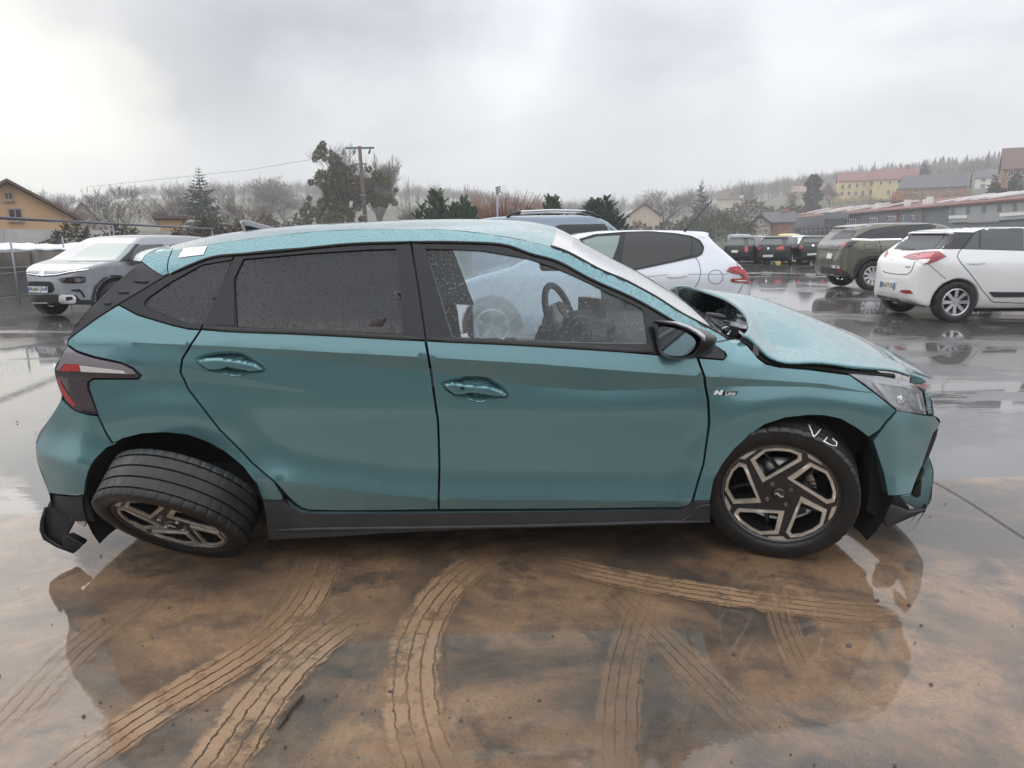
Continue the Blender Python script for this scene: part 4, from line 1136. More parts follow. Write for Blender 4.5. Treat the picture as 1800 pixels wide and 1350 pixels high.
# spoke pattern of one fifth, unit rim
A_O = [(-.285, .241), (-.492, .705), (-.25, .93), (-.05, .962), (.20, .942), (.385, .86), (.385, .724)]
A_I = [(-.228, .334), (-.408, .70), (-.215, .885), (-.05, .91), (.18, .895), (.319, .83), (.319, .753)]
B_O = [(-.655, .70), (-.575, .69), (-.375, .86), (-.46, .845), (-.56, .78)]
def rot(P, a):
    c, s = math.cos(a), math.sin(a); return [(x * c + z * s, -x * s + z * c) for x, z in P]
def build_wheel(name, M, parent, brake=True):
    w = empty(name); w.parent = parent; w.matrix_local = M
    V, Fc = tyre_mesh(WR, WW, RIM - .012)
    ty = obj('tyre', V, Fc, M_['tyre'], w); autosmooth(ty, 38)
    h = WW / 2
    rim = MB(); rim.lathe([(RIM - .012, -h * .80), (RIM - .006, -h * .86), (RIM - .012, -h * .88), (RIM - .020, -h * .80), (RIM - .030, -h * .5), (RIM - .05, h * .2), (RIM - .03, h * .8), (RIM - .012, h * .8)], 72)
    ro = rim.build('rim', M_['rim_black'], w, True)
    R0 = RIM - .018
    circ = [(math.cos(a), math.sin(a)) for a in np.linspace(0, 2 * math.pi, 90, endpoint=False)]
    holes = [[(x * R0, z * R0) for x, z in rot(A_I, 2 * math.pi * k / 5)] for k in range(5)]
    V, Fc = poly_plate([(x * R0, z * R0) for x, z in circ], holes, -h * .74, -h * .40, .03)
    fo = obj('spoke_plate', V, Fc, M_['rim_black'], ro); autosmooth(fo, 30)
    for k in range(5):
        a = 2 * math.pi * k / 5
        V, Fc = poly_plate([(x * R0 * 1.0, z * R0) for x, z in rot(A_O, a)], [[(x * R0, z * R0) for x, z in rot(A_I, a)]], -h * .80, -h * .70, .03)
        autosmooth(obj('spoke_frame', V, Fc, M_['alu_machined'], ro), 30)
        V, Fc = poly_plate([(x * R0 * 1.03, z * R0 * 1.03) for x, z in rot(B_O, a)], [], -h * .80, -h * .70, .03)
        autosmooth(obj('spoke_inlay', V, Fc, M_['alu_machined'], ro), 30)
        # thin spoke deeper inside
        m = MB(); p = rot([(.10, .25), (-.30, .80)], a)
        m.tube([(p[0][0] * R0, -h * .3, p[0][1] * R0), (p[1][0] * R0, -h * .2, p[1][1] * R0)], .010, 6); m.build('inner_spoke', M_['rim_black'], ro)
    V, Fc = poly_plate([(x * R0 * 1.012, z * R0 * 1.012) for x, z in circ], [[(x * R0 * .988, z * R0 * .988) for x, z in circ]], -h * .80, -h * .68, .02)
    autosmooth(obj('rim_edge', V, Fc, M_['alu_machined'], ro), 30)
    for k in range(4):
        a = .5 + k * math.pi / 2
        m = MB(); m.lathe([(0, -h * .74 - .012), (.007, -h * .74 - .012), (.010, -h * .74 - .006), (.010, -h * .7)], 6, Matrix.Translation((.055 * math.cos(a), 0, .055 * math.sin(a))))
        m.build('wheel_nut', M_['steel'], ro, False)
    m = MB(); m.lathe([(0, -h * .74 - .010), (.024, -h * .74 - .010), (.030, -h * .74 - .003), (.030, -h * .7)], 28); cap = m.build('hub_cap', M_['rim_black'], ro, True)
    V, Fc = poly_plate([(-.018, .008), (-.006, .011), (.008, -.003), (.018, -.004), (.016, -.010), (.004, -.011), (-.009, .003), (-.019, .003)], [], -h * .74 - .013, -h * .74 - .008, .02)
    obj('hub_emblem', V, Fc, M_['alu_machined'], cap)
    m = MB(); m.lathe([(.04, .0), (.135, .0), (.135, .022), (.04, .022)], 48); m.build('brake_disc', M_['steel'] if brake else M_['rust'], w, True)
    m = MB()
    for a in np.linspace(.1, 1.0, 7)[:-1]:
        m.box(.085, .150, -.03, .05, -.012, .012, Matrix.Rotation(a - .55, 4, 'Y'))
    bevel(m.build('brake_caliper', M_['steel'], w), .004)
    return w, ty
def axis_matrix(center, n, spin=0.0):
    """local -Y points along n (outwards)"""
    n = Vector(n).normalized(); y = -n
    x = Vector((1, 0, 0)); x = (x - y * x.dot(y)).normalized(); z = x.cross(y)
    R = Matrix((x, y, z)).transposed().to_4x4()
    return Matrix.Translation(Vector(center)) @ R @ Matrix.Rotation(spin, 4, 'Y')
def rest_on_ground(M):
    """shift along z so that the tyre just touches the floor"""
    h = WW / 2; low = 1e9
    for a in np.linspace(0, 2 * math.pi, 200):
        for r, y in ((WR, -h * .8), (WR, h * .8), (WR - .02, -h * .96), (WR - .02, h * .96)):
            p = M @ Vector((r * math.cos(a), y, r * math.sin(a))); low = min(low, p.z)
    M = Matrix.Translation((0, 0, .002 - low)) @ M
    return M
# front: turned towards the camera side and leaning out at the top
st = math.radians(20); cb = math.radians(11)
n_f = Vector((-math.sin(st) * math.cos(cb), -math.cos(st) * math.cos(cb), -math.sin(cb)))
hub = loc(at_y(1369, 878, YS + .035))
Mf = rest_on_ground(axis_matrix(Vector(hub) - n_f * (WW / 2 * .8), n_f, math.radians(-8)))
fw, fty = build_wheel('front_wheel', Mf, CAR)
n_f2 = Vector((-math.sin(st) * math.cos(cb), math.cos(st), -.02))
# rear: folded under, its face turned to the ground
P = at_y(306, 945, YS - .045)
wv = (EYE - P); wv /= np.linalg.norm(wv); rt = np.cross(np.array([0, 0, 1.0]), wv); rt /= np.linalg.norm(rt); dn = -np.cross(wv, rt)
n_r = Vector(.27 * wv + .84 * dn - .47 * rt)
Mr = rest_on_ground(axis_matrix(Vector(loc(P)) - n_r * (WW / 2 * .74), n_r, math.radians(-14)))
rw, rty = build_wheel('rear_wheel', Mr, CAR)
build_wheel('front_wheel', rest_on_ground(axis_matrix((hub[0], HW - .12, .31), (-math.sin(st) * -1, 1, 0), .3)), CAR)
build_wheel('rear_wheel', rest_on_ground(axis_matrix((RC[0], HW - .12, .31), (0, 1, 0), .8)), CAR)
# chalked letters on the front tyre
ch = MB()
Mi = Mf.inverted()
def on_tyre(u, v):
    o = Vector(EYE - [0, YC, 0]); d = Vector(ray(u, v)).normalized()
    o2 = Mi @ o; d2 = (Mi.to_3x3() @ d).normalized()
    t = None
    a = d2.x ** 2 + d2.z ** 2; b = 2 * (o2.x * d2.x + o2.z * d2.z); c = o2.x ** 2 + o2.z ** 2 - (WR + .003) ** 2
    q = b * b - 4 * a * c
    if q <= 0: return None
    p = o2 + d2 * ((-b - math.sqrt(q)) / (2 * a)); return Mf @ p
for st_ in ([(1422, 747), (1426, 757), (1430, 768)], [(1442, 755), (1436, 763), (1430, 768)], [(1447, 775), (1455, 779)], [(1454, 769), (1448, 776), (1462, 783), (1470, 784), (1471, 778), (1463, 771)]):
    pts = [on_tyre(u, v) for u, v in st_]
    if all(p is not None for p in pts): ch.tube(pts, .0028, 5)
if ch.v: ch.build('chalk_mark', M_['chalk'], CAR, True)
# ================================================================ ground
def ground_mats():
    # wet asphalt: patches of standing water between rough stones
    t = NT('wet_asphalt')
    v = t.coord('Object')
    big = t.noise(t.coord('Object', (.16, .42, 1)), 1.0, 6, .62, .6)
    pud = t.ramp(big, [(.38, 0.), (.47, 1.)])
    fine = t.noise(v, 90, 3)
    col = t.mix(t.noise(v, .8, 4), (.050, .048, .050), (.080, .074, .070))
    hb = t.math('MULTIPLY', fine, t.math('SUBTRACT', 1.0, pud))
    rip = t.noise(t.coord('Object', (3, 12, 1)), 1.6, 3)
    nb = t.bump(hb, .55, .006)
    nb = t.bump(rip, .028, .01, nb)
    ro = t.mix(pud, (.30, .30, .30), (.03, .03, .03))
    t.end(t.pbr(col, .8, coat=1.0, coat_rough=ro, coat_ior=1.95, coat_normal=nb))
    # wet concrete with a film of muddy water
    t = NT('wet_concrete')
    v = t.coord('Object')
    a = t.noise(v, 1.1, 7, .62, .5); b = t.noise(v, 6, 6, .6); c = t.noise(v, 45, 3)
    col = t.mix(t.ramp(a, [(.40, 0.), (.58, 1.)]), (.055, .036, .024), (.265, .155, .083))
    col = t.mix(t.math('MULTIPLY', t.ramp(b, [(.48, 0.), (.66, 1.)]), .7), col, (.055, .040, .030))
    col = t.mix(t.ramp(c, [(.35, 0.35), (.6, 0.)]), col, (.10, .075, .055))
    sm = t.noise(t.coord('Object', (1, 1, 1), (3, 5, 0)), 2.6, 7, .66, .9)
    col = t.mix(t.math('MULTIPLY', t.ramp(sm, [(.52, 0.), (.64, 1.)]), .8), col, (.040, .031, .026))
    sp_ = t.noise(v, 130, 2, .5)
    col = t.mix(t.ramp(sp_, [(.30, .75), (.40, 0.)]), col, (.03, .025, .022))
    col = t.mix(t.ramp(sp_, [(.66, 0.), (.76, .6)]), col, (.34, .25, .17))
    rip = t.noise(t.coord('Object', (5, 5, 1)), 2.2, 3)
    nb = t.bump(rip, .035, .008)
    nb = t.bump(t.noise(v, 70, 3), .05, .002, nb)
    t.end(t.pbr(col, .75, coat=1.0, coat_rough=.025, coat_ior=1.5, coat_normal=nb))
    for nm_, amt in (('mud_track', .95), ('mud_track_faint', .38)):
     t = NT(nm_)
     uv = t.n('ShaderNodeUVMap'); sp = t.n('ShaderNodeSeparateXYZ'); t.l(uv.outputs[0], sp.inputs[0])
     v = t.coord('Object')
     wob = t.math('MULTIPLY', t.math('SUBTRACT', t.noise(v, 16, 6, .75), .5), .17)
     u = t.math('ADD', sp.outputs[0], wob)
     rib = t.math('SINE', t.math('MULTIPLY', u, 2 * math.pi * 5))
     m1 = t.ramp(t.math('MULTIPLY_ADD', rib, .5), [(.02, .10), (.09, 1.)]); t.t.nodes[-2].inputs[2].default_value = .5
     ue = t.math('ADD', u, t.math('MULTIPLY', t.math('SUBTRACT', t.noise(v, 9, 7, .75), .5), .42))
     ed = t.math('MULTIPLY', t.ramp(ue, [(.05, 0.), (.15, 1.)]), t.ramp(ue, [(.85, 1.), (.95, 0.)]))
     wear = t.ramp(t.noise(v, 6, 7, .72), [(.34, .10), (.50, 1.)])
     along_ = t.math('MULTIPLY', t.ramp(sp.outputs[1], [(0., 0.), (.18, 1.)]), t.ramp(sp.outputs[1], [(.70, 1.), (1., 0.)]))
     al = t.math('MULTIPLY', t.math('MULTIPLY', m1, ed), t.math('MULTIPLY', wear, along_))
     al = t.math('MULTIPLY', al, amt)
     col = t.mix(t.noise(v, 60, 3), (.25, .150, .084), (.36, .225, .130))
     nb = t.bump(t.noise(t.coord('Object', (5, 5, 1)), 2.2, 3), .035, .008)
     p = t.pbr(col, .8, coat=1.0, coat_rough=.025, coat_ior=1.5, coat_normal=nb)
     tr = t.n('ShaderNodeBsdfTransparent'); mx = t.n('ShaderNodeMixShader')
     t.l(al, mx.inputs[0]); t.l(tr.outputs[0], mx.inputs[1]); t.l(p, mx.inputs[2])
     t.end(mx.outputs[0])
ground_mats()
g = obj('ground', [(-4000, -4000, -.008), (4000, -4000, -.008), (4000, 4000, -.008), (-4000, 4000, -.008)], [(0, 1, 2, 3)], M_['wet_asphalt'], None, False)
tag(g, kind='structure', label='dark wet asphalt yard with puddles')
# concrete apron under the car, its far edge runs across behind it
A_ = at_z(0, 903); B_ = at_z(1800, 836); d_ = (B_ - A_) / np.linalg.norm(B_ - A_)
p1 = A_ - d_ * 14; p2 = B_ + d_ * 14; nrm = np.array([d_[1], -d_[0], 0])
ap = obj('concrete_apron', [(p1 + nrm * 20)[:3], (p2 + nrm * 20)[:3], p2, p1], [(0, 1, 2, 3)], M_['wet_concrete'], None, False)
ap.location.z = -.003
tag(ap, kind='structure', label='wet concrete apron coated in brown mud')
def ribbon(name, px, w, mat, z=.0015, par=None, wpx=None):
    C = along([at_z(u, v)[:2] for u, v in px], 14 * len(px)); n = len(C); V = []; Fc = []
    for i in range(n):
        t = C[min(i + 1, n - 1)] - C[max(i - 1, 0)]; t /= np.linalg.norm(t); nn = np.array([-t[1], t[0]])
        ww = w if not isinstance(w, tuple) else w[0] + (w[1] - w[0]) * i / (n - 1)
        for s in np.linspace(-.5, .5, 5): V.append((*(C[i] + nn * s * ww), z))
        if i:
            for q in range(4):
                a = (i - 1) * 5 + q; Fc.append((a, a + 1, a + 6, a + 5)[::-1])
    o = obj(name, V, Fc, mat, par, False)
    uv = o.data.uv_layers.new(name='UVMap')
    for lp in o.data.loops:
        k = lp.vertex_index; uv.data[lp.index].uv = ((k % 5) / 4, (k // 5) / (n - 1))
    return o
tr = empty('tyre_tracks'); tag(tr, 'muddy tyre tracks curving over the concrete in front of the car', 'tyre tracks', kind='stuff')
for i, (px, w) in enumerate([
    ([(790, 1420), (745, 1330), (725, 1250), (722, 1180), (742, 1100), (785, 1035), (840, 990), (930, 952)], .215),
    ([(60, 1400), (180, 1310), (300, 1232), (420, 1160), (520, 1080), (560, 1010), (575, 960)], .20),
    ([(330, 1420), (430, 1270), (500, 1180), (600, 1100), (660, 1060)], (.24, .2)),
    ([(950, 985), (1050, 1008), (1150, 1028), (1300, 1052), (1450, 1072), (1610, 1084)], .19),
    ([(1060, 1020), (1120, 1080), (1200, 1160), (1290, 1250), (1390, 1340)], .17),
    ([(-40, 1330), (60, 1220), (150, 1130), (260, 1050)], .20),
    ([(1090, 1400), (1085, 1290), (1095, 1180), (1120, 1090), (1150, 1010)], .16),
    ([(560, 940), (530, 1010), (470, 1110), (430, 1200)], .14),
    ([(1420, 1200), (1380, 1110), (1365, 1050), (1360, 1005)], .13),
    ]):
    ribbon('track', px, w, M_['mud_track' if i < 4 else 'mud_track_faint'], .0012 + .0007 * i, tr)

jn = ribbon('expansion_joint', [(1640, 846), (1680, 868), (1740, 906), (1800, 945), (1900, 1010)], .006, simple('joint_dark', (.02, .018, .016), .8), .0008)
tag(jn, kind='structure', label='thin joint in the concrete apron')
def pebbles():
    rg = random.Random(31); m = MB(); st_ = simple('pebble', (.06, .055, .05), .5, nscale=40, namp=.6)
    spots = [(rg.uniform(-100, 1900), rg.uniform(930, 1350)) for _ in range(90)] + [(1662, 886), (1635, 908), (250, 1135), (540, 1095), (1492, 1135), (1598, 1064), (500, 1250), (967, 1012), (735, 1115), (30, 742), (63, 760), (150, 742)]
    for u, v in spots:
        p = Vector(at_z(u, v)); r = rg.choice([.0035, .004, .005, .006, .009]) * (1.6 if v < 920 else 1)
        a = [rg.uniform(.7, 1.3) for _ in range(8)]
        pts = [p + Vector((r * a[k] * math.cos(k * 1.047), r * a[k] * math.sin(k * 1.047) * .8, 0)) for k in range(6)]
        top = p + Vector((r * .2, 0, r * a[6])); b = len(m.v)
        m.add(pts + [top], [(k, (k + 1) % 6, 6) for k in range(6)])
    o = m.build('gravel', st_, None); tag(o, 'small dark stones scattered over the concrete', 'gravel', kind='stuff')
    tw_ = MB(); tw_.tube([tuple(at_z(u, v, .006)) for u, v in [(488, 1280), (500, 1262), (512, 1245), (528, 1228), (534, 1222)]], [.004, .007, .005, .006, .003], 6)
    o = tw_.build('dead_twig', simple('twig_wet', (.045, .03, .02), .5), None, True); tag(o, 'short dead brown twig lying on the mud', 'twig')
pebbles()

def behind():  # hall out of view, added to give the doors a dark reflection
    root = empty('added_dark_hall', (0, -23, 0)); tag(root, 'unseen dark hall added behind the camera to darken reflections in the teal doors', 'hall')
    m = MB(); m.prism([(0, 0), (0, 4.8), (-7, 6.4), (-14, 4.8), (-14, 0)], -38, 30, lambda p, q, t: (t, p, q)); m.build('wall', simple('wall_dark', (.05, .055, .06), .8), root)
    cd_ = simple('clad_dark', (.08, .085, .09), .6)
    for k in range(7):
        m = MB(); m.box(-34 + k * 9, -29 + k * 9, .02, .08, .05, 3.8); m.build('roller_door', cd_, root)
behind()
# ================================================================ other cars: shell from three outlines, details laid on it
class Sd2:
    """signed distance of a 2D outline sampled on a grid"""
    def __init__(s, poly, smooth=2, step=.012, pad=.35):
        p = np.array(chaikin(poly, smooth, True)); a = p.min(0) - pad; b = p.max(0) + pad
        s.a = a; s.h = step; nx, ny = np.ceil((b - a) / step).astype(int) + 1
        gx = a[0] + np.arange(nx) * step; gy = a[1] + np.arange(ny) * step
        G = np.stack(np.meshgrid(gx, gy, indexing='ij'), -1).reshape(-1, 2)
        d = seg_dist(G, p); d[inside(G, p)] *= -1
        s.d = d.reshape(nx, ny)
    def __call__(s, x, y):
        fx = np.clip((x - s.a[0]) / s.h, 0, s.d.shape[0] - 1.001); fy = np.clip((y - s.a[1]) / s.h, 0, s.d.shape[1] - 1.001)
        i = fx.astype(np.int32); j = fy.astype(np.int32); a = fx - i; b = fy - j
        return s.d[i, j] * (1 - a) * (1 - b) + s.d[i + 1, j] * a * (1 - b) + s.d[i, j + 1] * (1 - a) * b + s.d[i + 1, j + 1] * a * b
def smax(a, b, k):
    h = np.clip(k - np.abs(a - b), 0, None) / k
    return np.maximum(a, b) + h * h * k * .25
def surface_nets(f, lo, hi, h):
    n = np.ceil((np.array(hi) - lo) / h).astype(int) + 1
    ax = [lo[k] + np.arange(n[k]) * h for k in range(3)]
    X, Y, Z = np.meshgrid(*ax, indexing='ij')
    D = f(X, Y, Z); S = D < 0
    c = np.zeros(n - 1, int)
    for i in (0, 1):
        for j in (0, 1):
            for k in (0, 1): c += S[i:n[0] - 1 + i, j:n[1] - 1 + j, k:n[2] - 1 + k]
    act = (c > 0) & (c < 8)
    idx = -np.ones(n - 1, int); I = np.argwhere(act); idx[act] = np.arange(len(I))
    P = np.zeros((len(I), 3)); cnt = np.zeros(len(I))
    for d in range(3):
        for a in (0, 1):
            for b in (0, 1):
                o = [0, 0, 0]; e1, e2 = [q for q in range(3) if q != d]; o[e1] = a; o[e2] = b
                q0 = I + o; q1 = q0.copy(); q1[:, d] += 1
                d0 = D[tuple(q0.T)]; d1 = D[tuple(q1.T)]; m = (d0 < 0) != (d1 < 0)
                t = np.where(m, d0 / np.where(m, d0 - d1, 1), 0)
                p = q0.astype(float); p[:, d] += t
                P[m] += p[m]; cnt[m] += 1
    P = np.array(lo) + P / cnt[:, None] * h
    Fc = []
    for d in range(3):
        e1, e2 = [(1, 2), (2, 0), (0, 1)][d]
        sl0 = [slice(None)] * 3; sl1 = [slice(None)] * 3; sl0[d] = slice(0, -1); sl1[d] = slice(1, None)
        m = S[tuple(sl0)] != S[tuple(sl1)]
        Q = np.argwhere(m); ok = (Q[:, e1] > 0) & (Q[:, e2] > 0) & (Q[:, e1] < n[e1] - 1) & (Q[:, e2] < n[e2] - 1); Q = Q[ok]
        s_in = S[tuple(sl0)][tuple(Q.T)]
        def at(a, b):
            q = Q.copy(); q[:, e1] -= a; q[:, e2] -= b; return idx[tuple(q.T)]
        quad = np.stack([at(1, 1), at(0, 1), at(0, 0), at(1, 0)], 1)
        quad[~s_in] = quad[~s_in][:, ::-1]
        Fc.append(quad)
    Fc = np.concatenate(Fc)
    for _ in range(4):
        e = 1e-3; x, y, z = P.T
        v = f(x, y, z)
        g = np.stack([f(x + e, y, z) - f(x - e, y, z), f(x, y + e, z) - f(x, y - e, z), f(x, y, z + e) - f(x, y, z - e)], 1) / (2 * e)
        l2 = np.maximum((g * g).sum(1), .2)
        P = P - np.clip(v / l2, -h, h)[:, None] * g
    return P, Fc
SHELLS = {}
def shell_data(key, prof, sect, plan, wheels, wr, step=.024, k=.05):
    if key in SHELLS: return SHELLS[key]
    sp_, ss_, st_ = Sd2(prof, 1), Sd2([(y, z) for y, z in sect] + [(-y, z) for y, z in sect[::-1]], 1), Sd2([(x, y) for x, y in plan] + [(x, -y) for x, y in plan[::-1]], 2)
    W2 = max(y for y, z in sect)
    def f(x, y, z):
        d = smax(smax(sp_(x, z), ss_(y, z), k), st_(x, y), k)
        for xw, zw, r in wheels:
            c = np.maximum(np.hypot(x - xw, z - zw) - r, W2 - .30 - np.abs(y))
            d = np.maximum(d, -c)
        return d
    pr = np.array(prof)
    lo = np.array([pr[:, 0].min() - .06, -W2 - .06, pr[:, 1].min() - .06]); hi = np.array([pr[:, 0].max() + .06, W2 + .06, pr[:, 1].max() + .06])
    P, Fc = surface_nets(f, lo, hi, step)
    SHELLS[key] = (P, Fc); return SHELLS[key]
def simple_wheel(parent, x, y, r, w, rim_r, spokes, side, rim_mat, yaw=0.0, lo=False, width=.30):
    e = empty('wheel'); e.parent = parent; e.location = (x, y, r); e.rotation_euler = (0, 0, yaw + (0 if side < 0 else math.pi))
    V, Fc = tyre_mesh(r, w, rim_r, 32 if lo else 72, not lo)
    obj('tyre', V, Fc, M_['tyre'], e)
    h = w / 2; m = MB()
    m.lathe([(rim_r, -h * .82), (rim_r - .012, -h * .9), (rim_r - .022, -h * .8), (rim_r - .04, -h * .1), (rim_r, h * .5)], 24 if lo else 48)
    if spokes:
        for k in range(spokes):
            a = 2 * math.pi * k / spokes; M = Matrix.Rotation(a, 4, 'Y')
            w1 = rim_r * width * .45; w0 = rim_r * .10
            pts = [(w0, -h * .62, rim_r * .10), (-w0, -h * .62, rim_r * .10), (-w1, -h * .78, rim_r - .016), (w1, -h * .78, rim_r - .016)]
            top = [M @ Vector(p) for p in pts]; bot = [M @ Vector((p[0], p[1] + .03, p[2])) for p in pts]
            m.add(top + bot, [(0, 1, 2, 3), (7, 6, 5, 4), (0, 4, 5, 1), (1, 5, 6, 2), (2, 6, 7, 3), (3, 7, 4, 0)])
        m.lathe([(0, -h * .70), (rim_r * .17, -h * .68), (rim_r * .2, -h * .4)], 20)
    else:
        m.lathe([(0, -h * .6), (rim_r * .5, -h * .55), (rim_r * .9, -h * .7)], 24)
    autosmooth(m.build('rim', rim_mat, e, True), 30)
    d = MB(); d.lathe([(.03, -h * .15), (rim_r * .72, -h * .15), (rim_r * .72, 0)], 24); d.build('brake_disc', M_['liner'], e, True)
    return e
class GenCar:
    def __init__(s, name, label, spec, loc_, rz, mat, group=None, lo=False, cat='car', scale=1.0):
        s.root = empty(name, loc_, rz); tag(s.root, label, cat, group)
        s.spec = spec; s.lo = lo
        P, Fc = shell_data(spec['key'] + ('lo%.2f' % scale if lo else ''), spec['prof'], spec['sect'], spec['plan'], [(x, spec['wr'], spec['ar']) for x in spec['wx']], spec['wr'], (.032 if scale < 1 else .045) if lo else spec.get('step', .024))
        s.body = obj('body', P, Fc, mat, s.root)
        s.root.scale = (scale,) * 3
        s.M = Matrix.Translation(Vector(loc_)) @ Matrix.Rotation(rz, 4, 'Z') @ Matrix.Scale(scale, 4); s.Mi = s.M.inverted()
        s.bvh = BVHTree.FromPolygons([tuple(p) for p in P], [tuple(q) for q in Fc])
        for x in spec['wx']:
            for sd in (-1, 1):
                simple_wheel(s.root, x, sd * (spec['hw'] - spec['ww'] / 2 - .012), spec['wr'], spec['ww'], spec['rim'], spec.get('spokes', 5), sd, spec.get('rimmat', M_['rim_silver']), 0, lo)
        ub = MB(); ub.box(spec['wx'][0] + .1, spec['wx'][1] - .1, -spec['hw'] * .8, spec['hw'] * .8, spec['z0'] - .03, spec['z0'] + .12)
        ub.box(spec['wx'][0] - .3, spec['wx'][1] + .4, -spec['hw'] + .34, spec['hw'] - .34, spec['z0'] + .03, spec['z0'] + .5)
        ub.build('underbody', M_['liner'], s.root)
    def hit(s, u, v):
        o = s.Mi @ Vector(EYE); d = (s.Mi.to_3x3() @ Vector(ray(u, v))).normalized()
        h = s.bvh.ray_cast(o, d)
        return h
    def patch(s, name, px, mat, off=.004, step=None, parent=None, mirror=False, holes=(), round_=0, skirt=.012):
        step = step or 4.0
        if round_: px = chaikin(px, round_, True)
        W, T, lp = cdt_fill(np.array(px, float), step, [np.array(h, float) for h in holes])
        V = []; ok = []
        for u, v in W:
            h = s.hit(u, v)
            if h[0] is None: V.append(None)
            else: V.append(h[0] + h[1] * off)
        keep = []; mp = {}
        Vo = []
        for t in T:
            if any(V[i] is None for i in t): continue
            a, b, c = (V[i] for i in t)
            if max((a - b).length, (b - c).length, (c - a).length) > .6: continue
            f = []
            for i in t:
                if i not in mp: mp[i] = len(Vo); Vo.append(V[i])
                f.append(mp[i])
            keep.append(tuple(f[::-1]))
        if not keep: return None
        # skirt
        cnt = {}
        for t in keep:
            for a, b in ((t[0], t[1]), (t[1], t[2]), (t[2], t[0])): cnt.setdefault((min(a, b), max(a, b)), []).append((a, b))
        ctr = Vector((0, 0, .7)); ring = {}
        for e, l in cnt.items():
            if len(l) == 1:
                a, b = l[0]
                for q in (a, b):
                    if q not in ring:
                        d = (ctr - Vo[q]); d.z *= .3; ring[q] = len(Vo); Vo.append(Vo[q] + d.normalized() * skirt)
                keep.append((b, a, ring[a], ring[b]))
        o = obj(name, Vo, keep, mat, parent or s.root)
        _sharp([o])
        if mirror:
            obj(name, [(p[0], -p[1], p[2]) for p in Vo], [f[::-1] for f in keep], mat, parent or s.root)
        return o
    def lpatch(s, name, poly, axis, sign, mat, off=.004, step=.07, skirt=.012):
        """patch given in the car's own side (x,z) or end (y,z) view, cast onto the shell"""
        W, T, lp = cdt_fill(np.array(poly, float), step); V = []
        for a, b in W:
            if axis == 'y': h = s.bvh.ray_cast(Vector((a, 3 * sign, b)), Vector((0, -sign, 0)))
            else: h = s.bvh.ray_cast(Vector((4 * sign, a, b)), Vector((-sign, 0, 0)))
            V.append(None if h[0] is None else h[0] + h[1] * off)
        F_ = [tuple(t) for t in T if all(V[i] is not None for i in t)]
        if not F_: return
        mp = {}; Vo = []
        for f in F_:
            for i in f:
                if i not in mp: mp[i] = len(Vo); Vo.append(V[i])
        return obj(name, Vo, [tuple(mp[i] for i in f) for f in F_], mat, s.root)
    def line(s, name, px, w=1.4, mat=None, off=.002, parent=None, mirror=False):
        """thin shut line"""
        C = lin_along(px, max(6, int(sum(np.hypot(*(np.array(px[i + 1]) - px[i])) for i in range(len(px) - 1)) / 4)))
        V = []; Fc = []; n = len(C); k = 0
        prev = None
        for i in range(n):
            t = C[min(i + 1, n - 1)] - C[max(i - 1, 0)]; t = t / max(np.linalg.norm(t), 1e-6); nn = np.array([-t[1], t[0]]) * w / 2
            a = s.hit(*(C[i] - nn)); b = s.hit(*(C[i] + nn))
            if a[0] is None or b[0] is None: prev = None; continue
            V += [a[0] + a[1] * off, b[0] + b[1] * off]; k = len(V)
            if prev is not None: Fc.append((prev, prev + 1, k - 1, k - 2))
            prev = k - 2
        if not Fc: return
        obj(name, V, Fc, mat or M_['gap_black'], parent or s.root)
        if mirror: obj(name, [(p[0], -p[1], p[2]) for p in V], [f[::-1] for f in Fc], mat or M_['gap_black'], parent or s.root)
    def plate(s, px4, text, euro='both', depth=.004):
        """number plate on the surface, corners given in pixels: left top, right top, right bottom, left bottom"""
        hs = [s.hit(u, v) for u, v in px4]
        if any(h[0] is None for h in hs): return
        P = [h[0] + h[1] * .012 for h in hs]
        cu = (sum(p[0] for p in px4) / 4, sum(p[1] for p in px4) / 4); hc = s.hit(*cu)
        pl_n = (P[1] - P[0]).cross(P[0] - P[3]).normalized()
        if pl_n.dot(hs[0][1]) < 0: pl_n = -pl_n
        if hc[0] is not None:
            sag = (hc[0] - (P[0] + P[2]) / 2).dot(pl_n)
            if sag > -.008: P = [p + pl_n * (sag + .028) for p in P]
        me = obj('number_plate', P + [p - hs[0][1] * .01 for p in P], [(3, 2, 1, 0), (0, 1, 5, 4), (1, 2, 6, 5), (2, 3, 7, 6), (3, 0, 4, 7)], M_['plate_white'], s.root, False)
        ex = (P[1] - P[0]); ez = (P[0] - P[3]); nn = ex.cross(ez).normalized()
        if nn.dot(s.Mi @ Vector(EYE) - P[0]) < 0: nn = -nn
        ln = ex.length; hh = ez.length; o = (P[0] + P[2]) / 2
        exn = ex.normalized(); ezn = ez.normalized()
        for k in ((-.46, .46) if euro == 'both' else (-.46,)):
            c = o + ex * k; a = ex * .04; b = ez * .48
            obj('plate_band', [c - a - b + nn * .002, c + a - b + nn * .002, c + a + b + nn * .002, c - a + b + nn * .002], [(0, 1, 2, 3)], M_['plate_blue'], me, False)
        if text:
            tv_, tf_ = text_mesh(text, 1.0, 0, .01)
            xs = [p[0] for p in tv_]; ys = [p[1] for p in tv_]
            kx = ln * .80 / (max(xs) - min(xs)); ky = hh * .66 / (max(ys) - min(ys)); my = (max(ys) + min(ys)) / 2; mx_ = (max(xs) + min(xs)) / 2
            obj('plate_lettering', [o + exn * (p[0] - mx_) * kx + ezn * (p[1] - my) * ky + nn * .003 for p in tv_], tf_, M_['plate_black'], me, False)
        return me
    def tubes(s, name, pts, r, mat, n=8):
        return MB().tube(pts, r, n).build(name, mat, s.root, True)
